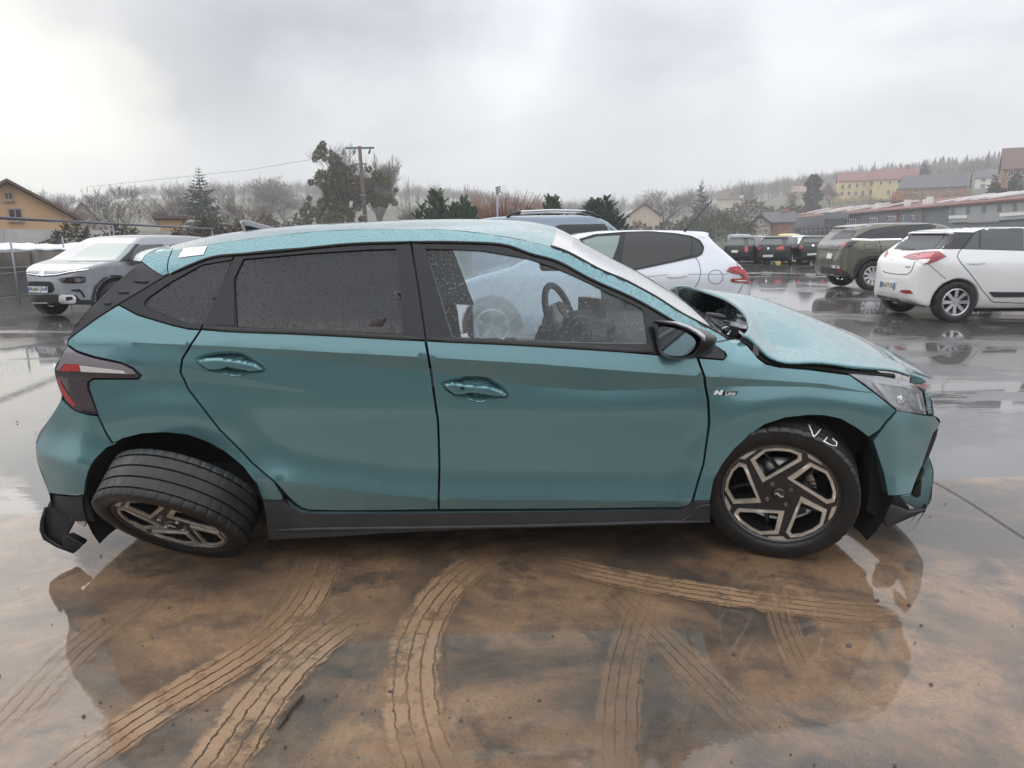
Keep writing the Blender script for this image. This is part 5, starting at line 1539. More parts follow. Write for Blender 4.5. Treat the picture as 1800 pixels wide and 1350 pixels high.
def plan_shape(L0, L1, w, rf=.22, rr=.16):
    """half planform from the rear centre to the front centre"""
    return [(L0, 0), (L0, w * .45), (L0 + .06, w * .78), (L0 + rr + .12, w * .965), (L0 + .9, w), (L1 - 1.2, w), (L1 - rf - .35, w * .965), (L1 - rf * .55, w * .74), (L1 - .05, w * .42), (L1, 0)]
HATCH_SECT = [(.0, .17), (.74, .17), (.815, .30), (.855, .50), (.868, .72), (.862, .82), (.835, .94), (.62, 1.43), (.50, 1.47), (0, 1.485)]
def hatch_spec(key, H=1.474, L0=-1.93, L1=2.06, wx=(-1.25, 1.32), wr=.315, rim=.215, hw=.868, **kw):
    k = H / 1.474
    prof = [(L0 + .16, .24), (L0 + .03, .36), (L0, .58), (L0 + .04, .78), (L0 + .08, .92), (L0 + .20, 1.02), (L0 + .58, 1.33 * k), (L0 + .50, 1.39 * k), (L0 + .9, 1.44 * k), (L0 + 1.5, 1.474 * k), (L0 + 1.95, 1.45 * k), (L0 + 2.35, 1.36 * k), (L0 + 2.95, 1.03), (L0 + 3.1, .97), (L1 - .45, .87), (L1 - .14, .76), (L1 - .02, .60), (L1, .40), (L1 - .08, .22), (L1 - .5, .18), (wx[1] - .45, .18), (wx[0] + .45, .18), (L0 + .4, .22)]
    d = dict(key=key, prof=prof, sect=[(y * hw / .868, z * (k if z > 1 else 1)) for y, z in HATCH_SECT], plan=plan_shape(L0, L1, hw), wx=wx, wr=wr, ar=wr + .045, rim=rim, hw=hw, ww=.195, z0=.18)
    d.update(kw); return d
# ---------------- white hatchback seen from behind, right
SI20 = hatch_spec('i20', spokes=8, width=.36, L0=-1.86)
pI = at_z(1677, 567)
i20 = GenCar('parked_hatchback', 'white hatchback with black door strip, red spoiler lamp and short roof aerial', SI20, (pI[0] + 1.25, pI[1] + .85, 0), math.radians(0), M_['white_paint'], 'cars parked in the yard')
i20.patch('window_surround', [(1571, 438), (1589, 419), (1606, 407), (1666, 408), (1711, 408.5), (1740, 398), (1765, 395), (1800, 394), (1800, 441), (1694, 438), (1640, 438), (1610, 440.5)], M_['trim_black'], .002)
i20.patch('rear_window', [(1571, 438), (1589, 419), (1606, 407), (1666, 408), (1640, 437), (1610, 440)], M_['glass_black'], .004)
i20.patch('quarter_window', [(1668, 408), (1711, 409), (1690, 437), (1643, 437)], M_['glass_black'], .004)
i20.patch('door_window', [(1715, 408), (1740, 399), (1765, 396), (1800, 395), (1800, 440), (1694, 437.5)], M_['glass_tint'], .004)
i20.line('window_divider', [(1722, 404), (1722, 437)], 2.0, M_['trim_black'], .006)
tlp = i20.patch('tail_light', [(1587, 452), (1600, 447), (1625, 442.5), (1650, 442), (1663, 451), (1646, 459), (1633, 463), (1624, 465), (1612, 457), (1600, 456)], M_['red_lens'], .010)
i20.patch('lens_bright', [(1604, 450), (1628, 446), (1645, 446), (1636, 453), (1618, 455)], M_['red_bright'], .013, parent=tlp)
i20.patch('reverse_lens', [(1614, 458), (1636, 455), (1631, 461), (1624, 464)], M_['lamp_white'], .013, parent=tlp)
i20.patch('tail_light', [(1553, 450), (1560, 440), (1561, 446), (1556, 453)], M_['red_lens'], .008)
i20.line('boot_gap', [(1552, 476), (1556, 479), (1575, 482), (1595, 482.5), (1602, 477), (1609, 459)], 1.3)
i20.line('bumper_gap', [(1632, 464), (1648, 478), (1662, 490)], 1.0)
i20.line('door_gap', [(1690, 438), (1684, 445), (1683, 453), (1690, 463), (1708, 484), (1728, 512), (1745, 531), (1800, 533)], 1.3)
i20.patch('door_strip', [(1738, 513), (1800, 513.5), (1800, 522), (1746, 522)], M_['black_plastic'], .012)
i20.patch('door_handle', [(1700, 462), (1712, 459), (1730, 460), (1731, 463), (1715, 464), (1702, 464)], M_['white_paint'], .018, step=2)
i20.patch('bumper_reflector', [(1580, 512), (1586, 509.5), (1600, 510), (1606, 516), (1590, 516)], M_['red_lens'], .006, step=2)
i20.patch('lower_bumper', [(1541, 517), (1560, 522), (1580, 526), (1586, 535), (1570, 531), (1543, 523)], M_['black_plastic'], .006, step=3)
i20.patch('emblem', [(1564, 450), (1570, 448.5), (1573, 452), (1568, 456), (1564.5, 455)], M_['chrome'], .006, step=2)
i20.patch('model_badge', [(1592, 468), (1601, 468), (1600, 471), (1592, 471)], M_['steel'], .005, step=2)
i20.patch('rear_wiper', [(1579, 434), (1590, 434.5), (1607, 438), (1604, 440), (1586, 440)], M_['black_plastic'], .012, step=2)
i20.patch('spoiler_lamp', [(1617, 402), (1630, 401.5), (1630, 405), (1617, 405.5)], M_['red_lens'], .006, step=2)
i20.patch('window_sticker', [(1690, 399), (1702, 398.5), (1703, 405), (1694, 405)], M_['sticker'], .005, step=3)
i20.plate([(1551, 493), (1577, 496), (1571, 509), (1549, 505)], 'BB-677-DS')
h = i20.hit(1660, 393)
if h[0] is not None: i20.tubes('roof_aerial', [h[0], h[0] + Vector((.02, 0, .02)), h[0] + Vector((-.06, 0, .20))], [.02, .012, .006], M_['black_plastic'])
# ---------------- olive crossover
SUV_SECT = [(0, .2), (.80, .2), (.88, .36), (.92, .6), (.92, .85), (.915, .98), (.88, 1.09), (.66, 1.58), (.52, 1.625), (0, 1.64)]
def suv_spec(key, L0=-2.13, L1=2.28, H=1.63, wx=(-1.30, 1.36), hw=.92, **kw):
    k = H / 1.63
    prof = [(L0 + .14, .34), (L0 + .02, .48), (L0, .66), (L0 + .06, .90), (L0 + .08, 1.06), (L0 + .20, 1.16), (L0 + .46, 1.48 * k), (L0 + .40, 1.54 * k), (L0 + .9, 1.60 * k), (L0 + 1.6, 1.635 * k), (L0 + 2.3, 1.60 * k), (L0 + 2.65, 1.52 * k), (L0 + 3.3, 1.12), (L0 + 3.45, 1.08), (L1 - .4, .99), (L1 - .1, .88), (L1, .62), (L1 - .02, .42), (L1 - .14, .28), (wx[1] - .5, .24), (wx[0] + .5, .24), (L0 + .45, .28)]
    d = dict(key=key, prof=prof, sect=[(y * hw / .92, z * (k if z > 1.1 else 1)) for y, z in SUV_SECT], plan=plan_shape(L0, L1, hw), wx=wx, wr=.355, ar=.40, rim=.235, hw=hw, ww=.225, z0=.24)
    d.update(kw); return d
S3008 = suv_spec('cross', spokes=10, width=.30)
p3 = at_z(1533, 511)
c3 = GenCar('parked_crossover', 'olive grey crossover with three-bar tail lights and dark lower cladding', S3008, (p3[0] + 1.30, p3[1] + .9, 0), 0, M_['olive_paint'], 'cars parked in the yard')
c3.patch('roof_side', [(1483, 403), (1500, 396), (1540, 391.5), (1600, 389), (1650, 390), (1650, 393), (1575, 394), (1530, 398), (1497, 405)], M_['silver_paint'], .004)
c3.patch('side_windows', [(1500, 418), (1530, 403), (1570, 397), (1645, 393), (1645, 400), (1590, 418), (1530, 420)], M_['glass_black'], .006)
c3.patch('rear_window', [(1459, 421), (1470, 411), (1482, 405), (1506, 406), (1497, 419)], M_['glass_black'], .006)
c3.patch('window_line', [(1498, 419), (1530, 420), (1585, 419), (1585, 421.5), (1530, 423), (1497, 422)], M_['chrome'], .007, step=3)
t3 = c3.patch('tail_light', [(1454, 425), (1480, 426), (1507, 424), (1497, 433), (1484, 435.5), (1454, 435)], M_['dark_lens'], .010, step=3)
for k in range(3):
    x = 1473 + k * 5.5
    c3.patch('light_bar', [(x + 2, 427), (x + 4.6, 426.8), (x + 1.6, 433), (x - 1, 433.2)], M_['red_bright'], .014, step=2, parent=t3)
c3.patch('bumper_bar', [(1443, 463), (1452, 464), (1475, 467), (1476, 472), (1455, 470), (1443, 468)], M_['chrome'], .012, step=3)
c3.patch('lower_cladding', [(1443, 468.5), (1476, 472.5), (1490, 478), (1500, 490), (1495, 494), (1470, 487), (1443, 480)], M_['black_plastic'], .008, step=3)
c3.patch('arch_cladding', [(1500, 488), (1502, 470), (1511, 456), (1527, 449.5), (1550, 450), (1550, 455), (1531, 455), (1517, 461), (1508, 472), (1506, 488)], M_['black_plastic'], .012, step=3)
c3.patch('bumper_reflector', [(1476, 474), (1481, 475), (1481, 480), (1476, 479)], M_['red_lens'], .012, step=2)
c3.line('filler_flap', [(1519, 429), (1540, 428.5), (1541, 438), (1520, 438.5), (1519, 429)], .9)
c3.line('door_gap', [(1544, 421), (1548, 432), (1551, 448)], 1.1)
c3.patch('sticker', [(1529, 420.5), (1537, 420.5), (1537, 424), (1529, 424)], M_['sticker'], .009, step=2)
c3.plate([(1455, 445), (1465, 446.5), (1462, 455), (1452.5, 453.5)], '')
# ---------------- silver crossover, left, facing us
CAC_PROF = [(-1.95, .36), (-2.02, .60), (-1.97, .86), (-1.86, 1.0), (-1.55, 1.36), (-1.2, 1.44), (-.4, 1.485), (.2, 1.47), (.55, 1.39), (1.13, 1.06), (1.25, 1.02), (1.75, .93), (1.98, .82), (2.06, .62), (2.05, .42), (1.95, .27), (1.5, .22), (-1.5, .22)]
SCAC = dict(key='cactus', prof=CAC_PROF, sect=[(0, .2), (.76, .2), (.84, .36), (.862, .60), (.862, .82), (.84, .96), (.65, 1.41), (.52, 1.46), (0, 1.485)], plan=plan_shape(-2.02, 2.06, .862, .30), wx=(-1.27, 1.32), wr=.325, ar=.385, rim=.215, hw=.862, ww=.205, z0=.22, spokes=5, rimmat=M_['rim_black'])
pc = at_z(95, 553); ca = math.radians(74); hd = Vector((-math.cos(ca), -math.sin(ca), 0)); rgt = Vector((hd.y, -hd.x, 0))
cc_ = Vector((pc[0], pc[1], 0)) - hd * 1.32 - rgt * .74
cac = GenCar('parked_crossover', 'silver lilac crossover with black lower bumper facing the camera beside the concrete wall', SCAC, cc_, math.atan2(hd.y, hd.x), M_['silver_paint'], 'cars parked in the yard')
cac.patch('windscreen', [(119, 459), (135, 447), (155, 434), (172, 427.5), (236, 428.5), (226, 443), (208, 459), (160, 460)], M_['glass_pale'], .005)
cac.patch('side_window', [(229, 458), (238, 438), (248, 431), (286, 429), (288, 434), (270, 448), (255, 458)], M_['glass_tint'], .006)
cac.patch('pillar', [(209, 460), (228, 442), (238, 429), (246, 430), (237, 438), (228, 459)], M_['trim_black'], .007, step=3)
cac.patch('grille_bar', [(47, 479), (73, 483), (100, 481), (115, 477), (157, 472), (158, 474), (120, 481.5), (100, 485.5), (73, 487), (48, 483.5)], M_['trim_black'], .008, step=3)
cac.line('chrome_line', [(48, 481), (72, 484.5), (100, 483), (118, 479), (156, 473)], 1.4, M_['chrome'], .012)
cac.patch('emblem', [(66, 486), (72, 480), (76, 476), (78, 481), (76, 486.5), (72, 484)], M_['chrome'], .018, step=2)
cac.patch('headlight', [(101, 491), (110, 488), (142, 486), (150, 487), (151, 494), (146, 497.5), (125, 498.5), (109, 497)], M_['dark_lens'], .008, step=3)
cac.patch('lamp_reflector', [(131, 489), (149, 488.5), (149, 494), (140, 496), (133, 495)], M_['chrome'], .012, step=3)
cac.patch('headlight', [(40, 484), (45, 481), (44, 489), (40, 491)], M_['dark_lens'], .008, step=3)
cac.patch('upper_intake', [(46, 496), (52, 494.5), (88, 495), (94, 500), (96, 509), (92, 514), (52, 516), (47, 510)], M_['gap_black'], .006, step=3)
cac.patch('lower_bumper', [(39, 522), (50, 517), (70, 518), (100, 517.5), (106, 519), (120, 517), (134, 519), (141, 527), (158, 527), (163, 533), (158, 543), (120, 546), (80, 542), (55, 540), (41, 533)], M_['black_plastic'], .010, step=4)
cac.patch('fog_surround', [(105, 520), (109, 518), (128, 518), (134, 523), (134, 530), (131, 532), (108, 532), (104.5, 529)], M_['white_plain'], .022, step=3)
cac.patch('fog_lamp', [(117, 521.5), (128, 521.5), (130, 526), (118, 528)], M_['gap_black'], .027, step=2)
cac.patch('fog_surround', [(40, 527), (43, 528), (43, 531.5), (40, 530)], M_['white_plain'], .022, step=2)
cac.patch('bumper_crease_shade', [(125, 509), (140, 508), (146, 514), (150, 522), (147, 524), (141, 514), (126, 512)], M_['gap_black'], .004, step=3)  # black patch paints the shade in the bumper crease
cac.patch('arch_cladding', [(160, 545), (160, 523), (166, 503), (180, 489), (196, 483), (212, 484), (224, 492), (218, 495), (204, 490), (190, 493), (176, 505), (170, 525), (169, 545)], M_['black_plastic'], .014, step=4)
cac.patch('door_mirror', [(221, 460), (226, 456), (240, 457), (248, 460), (246, 464), (232, 466), (224, 465)], M_['trim_black'], .09, step=3, skirt=.07)
cac.plate([(52, 502.5), (88, 503), (87.5, 513.5), (52, 513)], 'FP-047-ZN')
# ---------------- white hatchback right behind the wreck
S208 = hatch_spec('208', H=1.46, L0=-1.92, L1=2.04, wx=(-1.22, 1.32), hw=.865, spokes=5)
S208['prof'] = [(-1.75, .24), (-1.88, .36), (-1.92, .55), (-1.90, .74), (-1.82, .88), (-1.70, 1.0), (-1.30, 1.36), (-1.36, 1.415), (-1.0, 1.445), (-.45, 1.46), (.1, 1.44), (.52, 1.34), (1.05, 1.03), (1.25, .98), (1.65, .87), (1.92, .74), (2.02, .58), (2.04, .40), (1.96, .22), (1.5, .18), (.85, .18), (-.75, .18), (-1.5, .22)]
p8 = at_y(865, 572, 8.55)
c8 = GenCar('parked_hatchback', 'white hatchback with black window pillars and claw-shaped tail light behind the teal car', S208, (p8[0] + 1.32, 8.55 + .86, 0), math.pi, M_['pearl_paint'], 'cars parked in the yard')
c8.patch('window_surround', [(1018, 421), (1045, 413), (1090, 409.5), (1140, 408), (1185, 411), (1215, 416), (1230, 423), (1237, 435), (1234, 446), (1226, 451), (1180, 461), (1090, 480), (1060, 460), (1035, 438)], M_['trim_black'], .002)
c8.patch('front_window', [(1020, 420), (1045, 414), (1090, 412), (1086, 430), (1078, 452), (1070, 465), (1040, 440)], M_['glass_pale'], .004)
c8.patch('pillar', [(1018, 420), (1040, 414), (1085, 411), (1097, 410), (1092, 440), (1085, 480), (1072, 470), (1080, 452), (1088, 430), (1090, 414), (1050, 416), (1024, 423)], M_['trim_black'], .005)
c8.patch('rear_window', [(1099, 410), (1140, 409), (1185, 412), (1215, 418), (1213, 449), (1180, 459), (1120, 472), (1090, 478)], M_['glass_black'], .006)
c8.patch('quarter_window', [(1218, 419), (1228, 424), (1235, 435), (1233, 444), (1227, 449), (1216, 450)], M_['glass_black'], .006, step=3)
c8.line('window_seal', [(1020, 421), (1045, 413), (1090, 409.5), (1140, 408), (1185, 411), (1215, 416), (1230, 423), (1237, 435), (1234, 446), (1226, 451), (1180, 461), (1090, 480)], 2.0, M_['trim_black'], .008)
c8.patch('tailgate_window', [(1254, 417), (1258, 415), (1304, 451), (1306, 458), (1300, 460), (1278, 443)], M_['glass_black'], .006)
t8 = c8.patch('tail_light', [(1278, 477), (1283, 470), (1295, 468), (1308, 471), (1318, 480), (1324, 489), (1325, 497), (1324, 503), (1317, 500), (1305, 497), (1290, 496), (1285, 494), (1286, 490), (1302, 489), (1306, 487), (1300, 482), (1290, 481)], M_['red_lens'], .012, step=3)
c8.patch('lens_bright', [(1284, 474), (1296, 471.5), (1308, 476), (1314, 486), (1308, 488), (1304, 481), (1294, 478)], M_['red_bright'], .016, step=3, parent=t8)
c8.patch('reflector_bar', [(1288, 492), (1308, 492.5), (1312, 494), (1300, 494.5)], M_['lamp_white'], .016, step=2, parent=t8)
c8.patch('door_handle', [(1172, 486), (1180, 481), (1192, 479.5), (1208, 481), (1210, 484), (1190, 488), (1178, 488)], M_['white_paint'], .016, step=2)
c8.line('filler_flap', [(1246 + 13 * math.cos(a) + 12, 487 + 12.5 * math.sin(a)) for a in np.linspace(0, 2 * math.pi, 25)], .9)
c8.line('door_gap', [(1222, 452), (1229, 462), (1232, 478), (1228, 495), (1218, 510)], 1.0)
c8.line('tailgate_gap', [(1290, 454), (1298, 468)], 1.3)
c8.line('bumper_gap', [(1306, 500), (1300, 512), (1291, 523)], 1.0)
c8.line('crease_shade', [(1120, 489), (1170, 483), (1230, 482), (1280, 482)], 1.2, M_['silver_paint'], .001)  # darker strip colours in the shading of a body crease
c8.patch('window_sticker', [(1226, 409), (1238, 410), (1240, 418), (1229, 417)], M_['sticker'], .005, step=3)
h = c8.hit(1203, 407)
if h[0] is not None: c8.tubes('roof_aerial', [h[0], h[0] + Vector((-.03, 0, .03)), h[0] + Vector((-.30, .05, .36))], [.018, .008, .005], M_['black_plastic'])
# ---------------- blue high-roof estate with roof bars
VAN_PROF = [(-2.15, .35), (-2.2, .6), (-2.18, 1.0), (-2.05, 1.66), (-1.9, 1.76), (-1.0, 1.82), (0, 1.82), (.45, 1.76), (.75, 1.62), (1.25, 1.12), (1.45, 1.07), (1.95, .95), (2.12, .75), (2.15, .4), (2.0, .24), (-1.8, .24)]
SVAN = dict(key='van', prof=VAN_PROF, sect=[(0, .2), (.80, .2), (.87, .4), (.89, .8), (.87, 1.05), (.74, 1.72), (.60, 1.80), (0, 1.83)], plan=plan_shape(-2.2, 2.15, .89), wx=(-1.35, 1.35), wr=.32, ar=.37, rim=.21, hw=.89, ww=.2, z0=.24)
pv = at_y(1020, 400, 15.0)
cv = GenCar('parked_estate', 'blue grey high-roof estate with silver roof bars behind the white hatchback', SVAN, (pv[0] - .1, 15.9, 0), 0, M_['blue_paint'], 'cars parked in the yard')
cv.patch('side_window', [(975, 398), (985, 395), (1062, 393.5), (1068, 400), (1068, 420), (975, 420)], M_['glass_black'], .006)
cv.patch('front_window', [(1083, 399), (1090, 396), (1110, 397), (1122, 400), (1140, 412), (1083, 412)], M_['glass_pale'], .006)
cv.line('door_gap', [(1075, 388), (1075, 420)], 1.0)
for sd in (-1, 1):
    cv.tubes('roof_bar', [(-1.35, sd * .66, 1.80), (-1.15, sd * .66, 1.87), (-.5, sd * .66, 1.895), (.2, sd * .66, 1.875), (.42, sd * .66, 1.78)], [.022, .026, .026, .026, .02], M_['rim_silver'])
    cv.tubes('roof_bar_foot', [(-1.42, sd * .66, 1.77), (-1.3, sd * .66, 1.835), (-1.12, sd * .66, 1.873)], [.03, .034, .028], M_['black_plastic'])
    cv.tubes('roof_bar_foot', [(.16, sd * .66, 1.873), (.35, sd * .66, 1.83), (.52, sd * .66, 1.745)], [.028, .034, .03], M_['black_plastic'])
# sides of these cars that face away from the viewpoint
for g_, xr, xf, zb_, zt_, xs0, xs1 in ((i20, -.95, 1.05, .97, 1.36, .60, 1.0), (c3, -1.2, 1.0, 1.12, 1.50, .6, 1.1), (cac, -1.2, .95, 1.03, 1.36, .6, 1.1), (c8, -.9, .95, .99, 1.33, .6, 1.05)):
    sg = -1 if g_ in (cac, c8) else 1
    g_.lpatch('side_window', [(xr, zb_), (xf, zb_ - .02), (xf - .55, zt_ - .02), (xr + .35, zt_), (xr + .12, zt_ - .1)], 'y', sg, M_['glass_black'], .006)
    if g_ is not cac: g_.lpatch('windscreen', [(-.62, zb_ + .03), (.62, zb_ + .03), (.52, zt_ + .02), (-.52, zt_ + .02)], 'x', 1, M_['glass_black'], .006)
    if g_ is not cac:
        for k in (-1, 1):
            g_.lpatch('headlight', [(k * .42, .70), (k * .74, .72), (k * .74, .80), (k * .46, .77)], 'x', 1, M_['lamp_white'], .008)
        g_.lpatch('grille', [(-.34, .46), (.34, .46), (.40, .62), (-.40, .62)], 'x', 1, M_['black_plastic'], .006)
i20.lpatch('front_window', [(-.02, .97), (.98, .955), (.45, 1.34), (-.02, 1.36)], 'y', -1, M_['glass_tint'], .004)
c3.lpatch('front_window', [(.35, 1.12), (.98, 1.10), (.45, 1.47), (.30, 1.48)], 'y', -1, M_['glass_black'], .005)
for g_, zb_, zt_ in ((c8, 1.03, 1.32), (cac, 1.05, 1.36)):
    g_.lpatch('rear_window', [(-.58, zb_), (.58, zb_), (.50, zt_), (-.50, zt_)], 'x', -1, M_['glass_black'], .006)
# ---------------- black cars at the far side of the yard
SG = hatch_spec('golf', H=1.46, L0=-1.98, L1=2.15, wx=(-1.27, 1.35), hw=.89, spokes=5, rimmat=M_['rim_silver'])
SG['sect'] = [(y * (1 if z < .9 else .93), z) for y, z in SG['sect']]
SP_ = hatch_spec('polo', H=1.46, L0=-1.85, L1=2.0, wx=(-1.18, 1.28), hw=.845)
def far_car(u, v, spec, label, mat, ang, name='parked_hatchback', lights=None, win=None, plate=None, extra=None):
    p = at_z(u, v); h_ = Vector((math.sin(math.radians(ang)), math.cos(math.radians(ang)), 0))
    c = Vector((p[0], p[1], 0)) + h_ * 1.7
    g_ = GenCar(name, label, spec, c, math.atan2(h_.y, h_.x), mat, 'cars parked at the far side of the yard', lo=True, scale=.87)
    for w in (win or []): g_.patch('window', w, M_['glass_tint'], .02, step=2.2)
    for l_ in (lights or []): g_.patch('tail_light', l_, M_['red_bright'], .03, step=1.6)
    if plate: g_.patch('number_plate', plate, M_['plate_white'], .02, step=1.6)
    for nm_, q, m_ in (extra or []): g_.patch(nm_, q, m_, .03, step=1.6)
    return g_
gA = far_car(1297, 464, SG, 'black estate car with tall red tail light parked beside the far black hatchbacks', M_['black_paint'], 30, 'parked_estate',
    win=[[(1272, 422), (1276, 419), (1306, 419), (1309, 432), (1273, 432)], [(1314, 420), (1322, 420), (1327, 431), (1317, 433)]], lights=[[(1309, 435), (1312, 432.5), (1315.5, 435), (1315, 443), (1309.5, 443.5)]], plate=[(1286, 440), (1297, 440), (1297, 444), (1286, 444)])
gB = far_car(1357, 465, SG, 'black hatchback with wide red tail lights, between two other black cars', M_['black_paint'], 30,
    win=[[(1334, 431), (1339, 421.5), (1374, 420.5), (1376, 431)], [(1381, 421), (1392, 424), (1398, 431), (1384, 433)]], lights=[[(1329, 435), (1333, 434), (1339, 436), (1334, 440), (1329, 439)], [(1364, 436), (1376, 432.5), (1379, 437), (1376, 439), (1366, 439)]], plate=[(1341, 448), (1359, 447.5), (1359, 451.5), (1341, 452)], extra=[('emblem', [(1349, 435), (1352, 435), (1352.5, 438), (1349, 438.5)], M_['chrome'])])
gC = far_car(1429, 465, SP_, 'black hatchback with rounded red tail lights and blue-edged number plate', M_['black_paint'], 24,
    win=[[(1410, 427), (1414, 419), (1452, 417.5), (1454, 427)]], lights=[[(1404, 434), (1408, 431), (1411, 434), (1410, 438), (1404.5, 438.5)], [(1447, 434), (1451, 431.5), (1453, 434), (1452, 437.5), (1448, 438)]], plate=[(1419, 445.5), (1437, 444.5), (1437, 448), (1419, 449)], extra=[('emblem', [(1427.5, 430.5), (1431, 430.5), (1431, 433.5), (1427.5, 433.5)], M_['chrome'])])
far_car(1396, 458, SP_, 'small white car half hidden behind the far black hatchbacks', M_['white_paint'], 30, win=[[(1385, 418), (1402, 418), (1403, 426), (1385, 426)]])
far_car(1320, 456, SG, 'pale silver car half hidden behind the black estate', M_['silver_paint'], 30)
far_car(1462, 455, SP_, 'white car whose roof shows behind the far black cars, next to the crossover', M_['pearl_paint'], 30, win=[[(1455, 417), (1468, 417), (1468, 424), (1455, 424)]])
p = at_dist(1388, 440, 52); yv = GenCar('parked_van', 'yellow van with only its roof showing above the black hatchbacks', SVAN, (p[0], p[1], 0), math.radians(60), M_['yellow_paint'], 'cars parked at the far side of the yard', lo=True, cat='van', scale=.74)
p = at_dist(1302, 440, 50); yv = GenCar('parked_van', 'grey van with its roof showing above the black estate', SVAN, (p[0], p[1], 0), math.radians(60), M_['silver_paint'], 'cars parked at the far side of the yard', lo=True, cat='van', scale=.74)
# ================================================================ hills, woods, houses
simple('field', (.092, .088, .052), .95, nscale=.02, namp=.35)
simple('bark', (.075, .062, .055), .9, nscale=3, namp=.3)
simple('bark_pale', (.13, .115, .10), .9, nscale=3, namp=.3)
simple('twig', (.125, .098, .085), .95)
simple('twig_red', (.26, .125, .075), .95)
simple('twig_purple', (.115, .075, .075), .95)
def leaf(name, c, amp=.45):
    t = NT(name)
    g_ = t.n('ShaderNodeNewGeometry')
    col = t.ramp(g_.outputs['Random Per Island'], [(0, tuple(x * (1 - amp) for x in c)), (1, tuple(x * (1 + amp) for x in c))])
    return t.end(t.pbr(col, .8, spec=.2))
leaf('needle', (.040, .058, .040)); leaf('needle_dark', (.026, .038, .032)); leaf('juniper', (.050, .085, .046)); leaf('mistletoe', (.12, .115, .050)); leaf('ivy', (.030, .042, .022))
leaf('shrub', (.075, .062, .045)); leaf('hedge_green', (.060, .070, .035)); leaf('wood_mix', (.075, .066, .055))
def yhor(u): return 413 - (u - 900) * math.tan(RHO)
RIDGE = [(-1500, 385), (-600, 370), (0, 378), (120, 372), (250, 352), (400, 350), (520, 345), (650, 352), (760, 352), (860, 362), (950, 378), (1060, 380), (1150, 372), (1230, 362), (1300, 353), (1400, 338), (1500, 326), (1600, 317), (1700, 309), (1800, 303), (2200, 285), (3200, 290)]
def ridge_z(u, d=700.): return CAM_H + (yhor(u) - np.interp(u, *zip(*RIDGE))) / np.hypot(FPX, u - 900) * d
def u_of(x, y): return 900 + FPX * x / np.maximum(y, 1e-3) / 1.0 * math.cos(TH) if False else 900 + FPX * (x / np.maximum(y * math.cos(TH), 1e-3))
GD = [(0, 0), (120, 0), (150, .015), (230, .25), (330, .42), (500, .70), (700, 1.0), (900, 1.05), (1300, .85), (2000, .5)]
def hill_z(x, y):
    x = np.asarray(x, float); y = np.asarray(y, float)
    d = np.hypot(x, y); u = u_of(x, y)
    z = ridge_z(u) * np.interp(d, *zip(*GD))
    return z + np.where(d > 160, np.sin(x * .021) * np.cos(y * .017) * 1.1 + np.sin(x * .06 + y * .05) * .4, 0) * np.clip((d - 160) / 200, 0, 1)
def hills():
    az = np.linspace(math.radians(-62), math.radians(62), 150); ds = np.r_[np.linspace(110, 330, 26), np.linspace(350, 1080, 30)]
    rows = []
    for d in ds:
        x = d * np.sin(az); y = d * np.cos(az); z = hill_z(x, y) - .25
        rows.append(list(zip(x, y, z)))
    o = MB().grid(rows, flip=True).build('hills', M_['field'], None, True); tag(o, kind='structure', label='low hills with meadow and woods behind the yard')
hills()
def up(u, d, dz=0.0):
    """a point on the terrain at pixel column u and distance d"""
    r = ray(u, yhor(u)); r = r / math.hypot(r[0], r[1]); x, y = r[0] * d, r[1] * d
    return Vector((x, y, float(hill_z(x, y)) + dz))
def height_for(u, v, d):        # world z of a pixel at horizontal distance d
    return float(at_dist(u, v, d)[2])
# ---------------------------------------------------------------- trees
def bare_tree(seed, H=10., spread=.45, levels=5, kids=4, up_=.35, twig_r=.012, trunk_frac=.28, fan=1.0):
    rg = random.Random(seed); T = MB(); C = MB()
    def br(p, d, ln, r, lv):
        n = 3 if lv < 2 else 2
        pts = [p]; q = p; dd = d.copy()
        for i in range(n):
            dd = (dd + Vector((rg.gauss(0, .13), rg.gauss(0, .13), rg.gauss(0, .08) + up_ * .10))).normalized()
            q = q + dd * (ln / n); pts.append(q)
        rad = [r * (1 - .45 * i / n) for i in range(n + 1)]
        if lv >= levels: rad[-1] = r * .3
        (T if lv <= 1 else C).tube(pts, rad, 6 if lv == 0 else (4 if lv == 1 else 3), False)
        if lv >= levels: return
        k = kids if lv else kids + 2
        for j in range(k):
            t = rg.uniform(.35, 1.0) if lv else rg.uniform(.45, 1.0)
            if j == 0: t = 1.0
            i = min(int(t * n), n - 1); b = pts[i].lerp(pts[i + 1], t * n - i)
            ax = Vector((rg.gauss(0, 1), rg.gauss(0, 1), rg.gauss(0, .5) * fan)).normalized()
            nd = (dd * (1 - spread) + ax * spread * rg.uniform(.7, 1.5) + Vector((0, 0, up_ * .5))).normalized()
            br(b, nd, ln * rg.uniform(.55, .82), max(rad[i + 1] * rg.uniform(.5, .72), twig_r), lv + 1)
    br(Vector((0, 0, 0)), Vector((0, 0, 1)), H * trunk_frac, H * .022, 0)
    return T, C
def norm_h(mbs, H):
    z = max(v[2] for m in mbs for v in m.v); k = H / z
    for m in mbs: m.v = [(a * k, b * k, c * k) for a, b, c in m.v]
TREE_ME = {}
def tree_meshes(kind, key, **kw):
    if key in TREE_ME: return TREE_ME[key]
    if kind == 'bare':
        T, C = bare_tree(**kw); norm_h((T, C), kw.get('H', 10.))
    elif kind == 'spruce': T, C = spruce(**kw)
    else: T, C = juniper(**kw)
    TREE_ME[key] = (T, C); return T, C
def leaf_quad(m, p, d, s, w):
    d = d.normalized(); a = d.orthogonal().normalized()
    a.rotate(Matrix.Rotation(RNG.uniform(0, 6.28), 3, d))
    m.add([p - a * w * .5, p + a * w * .5, p + a * w * .28 + d * s, p - a * w * .28 + d * s], [(0, 1, 2, 3)])
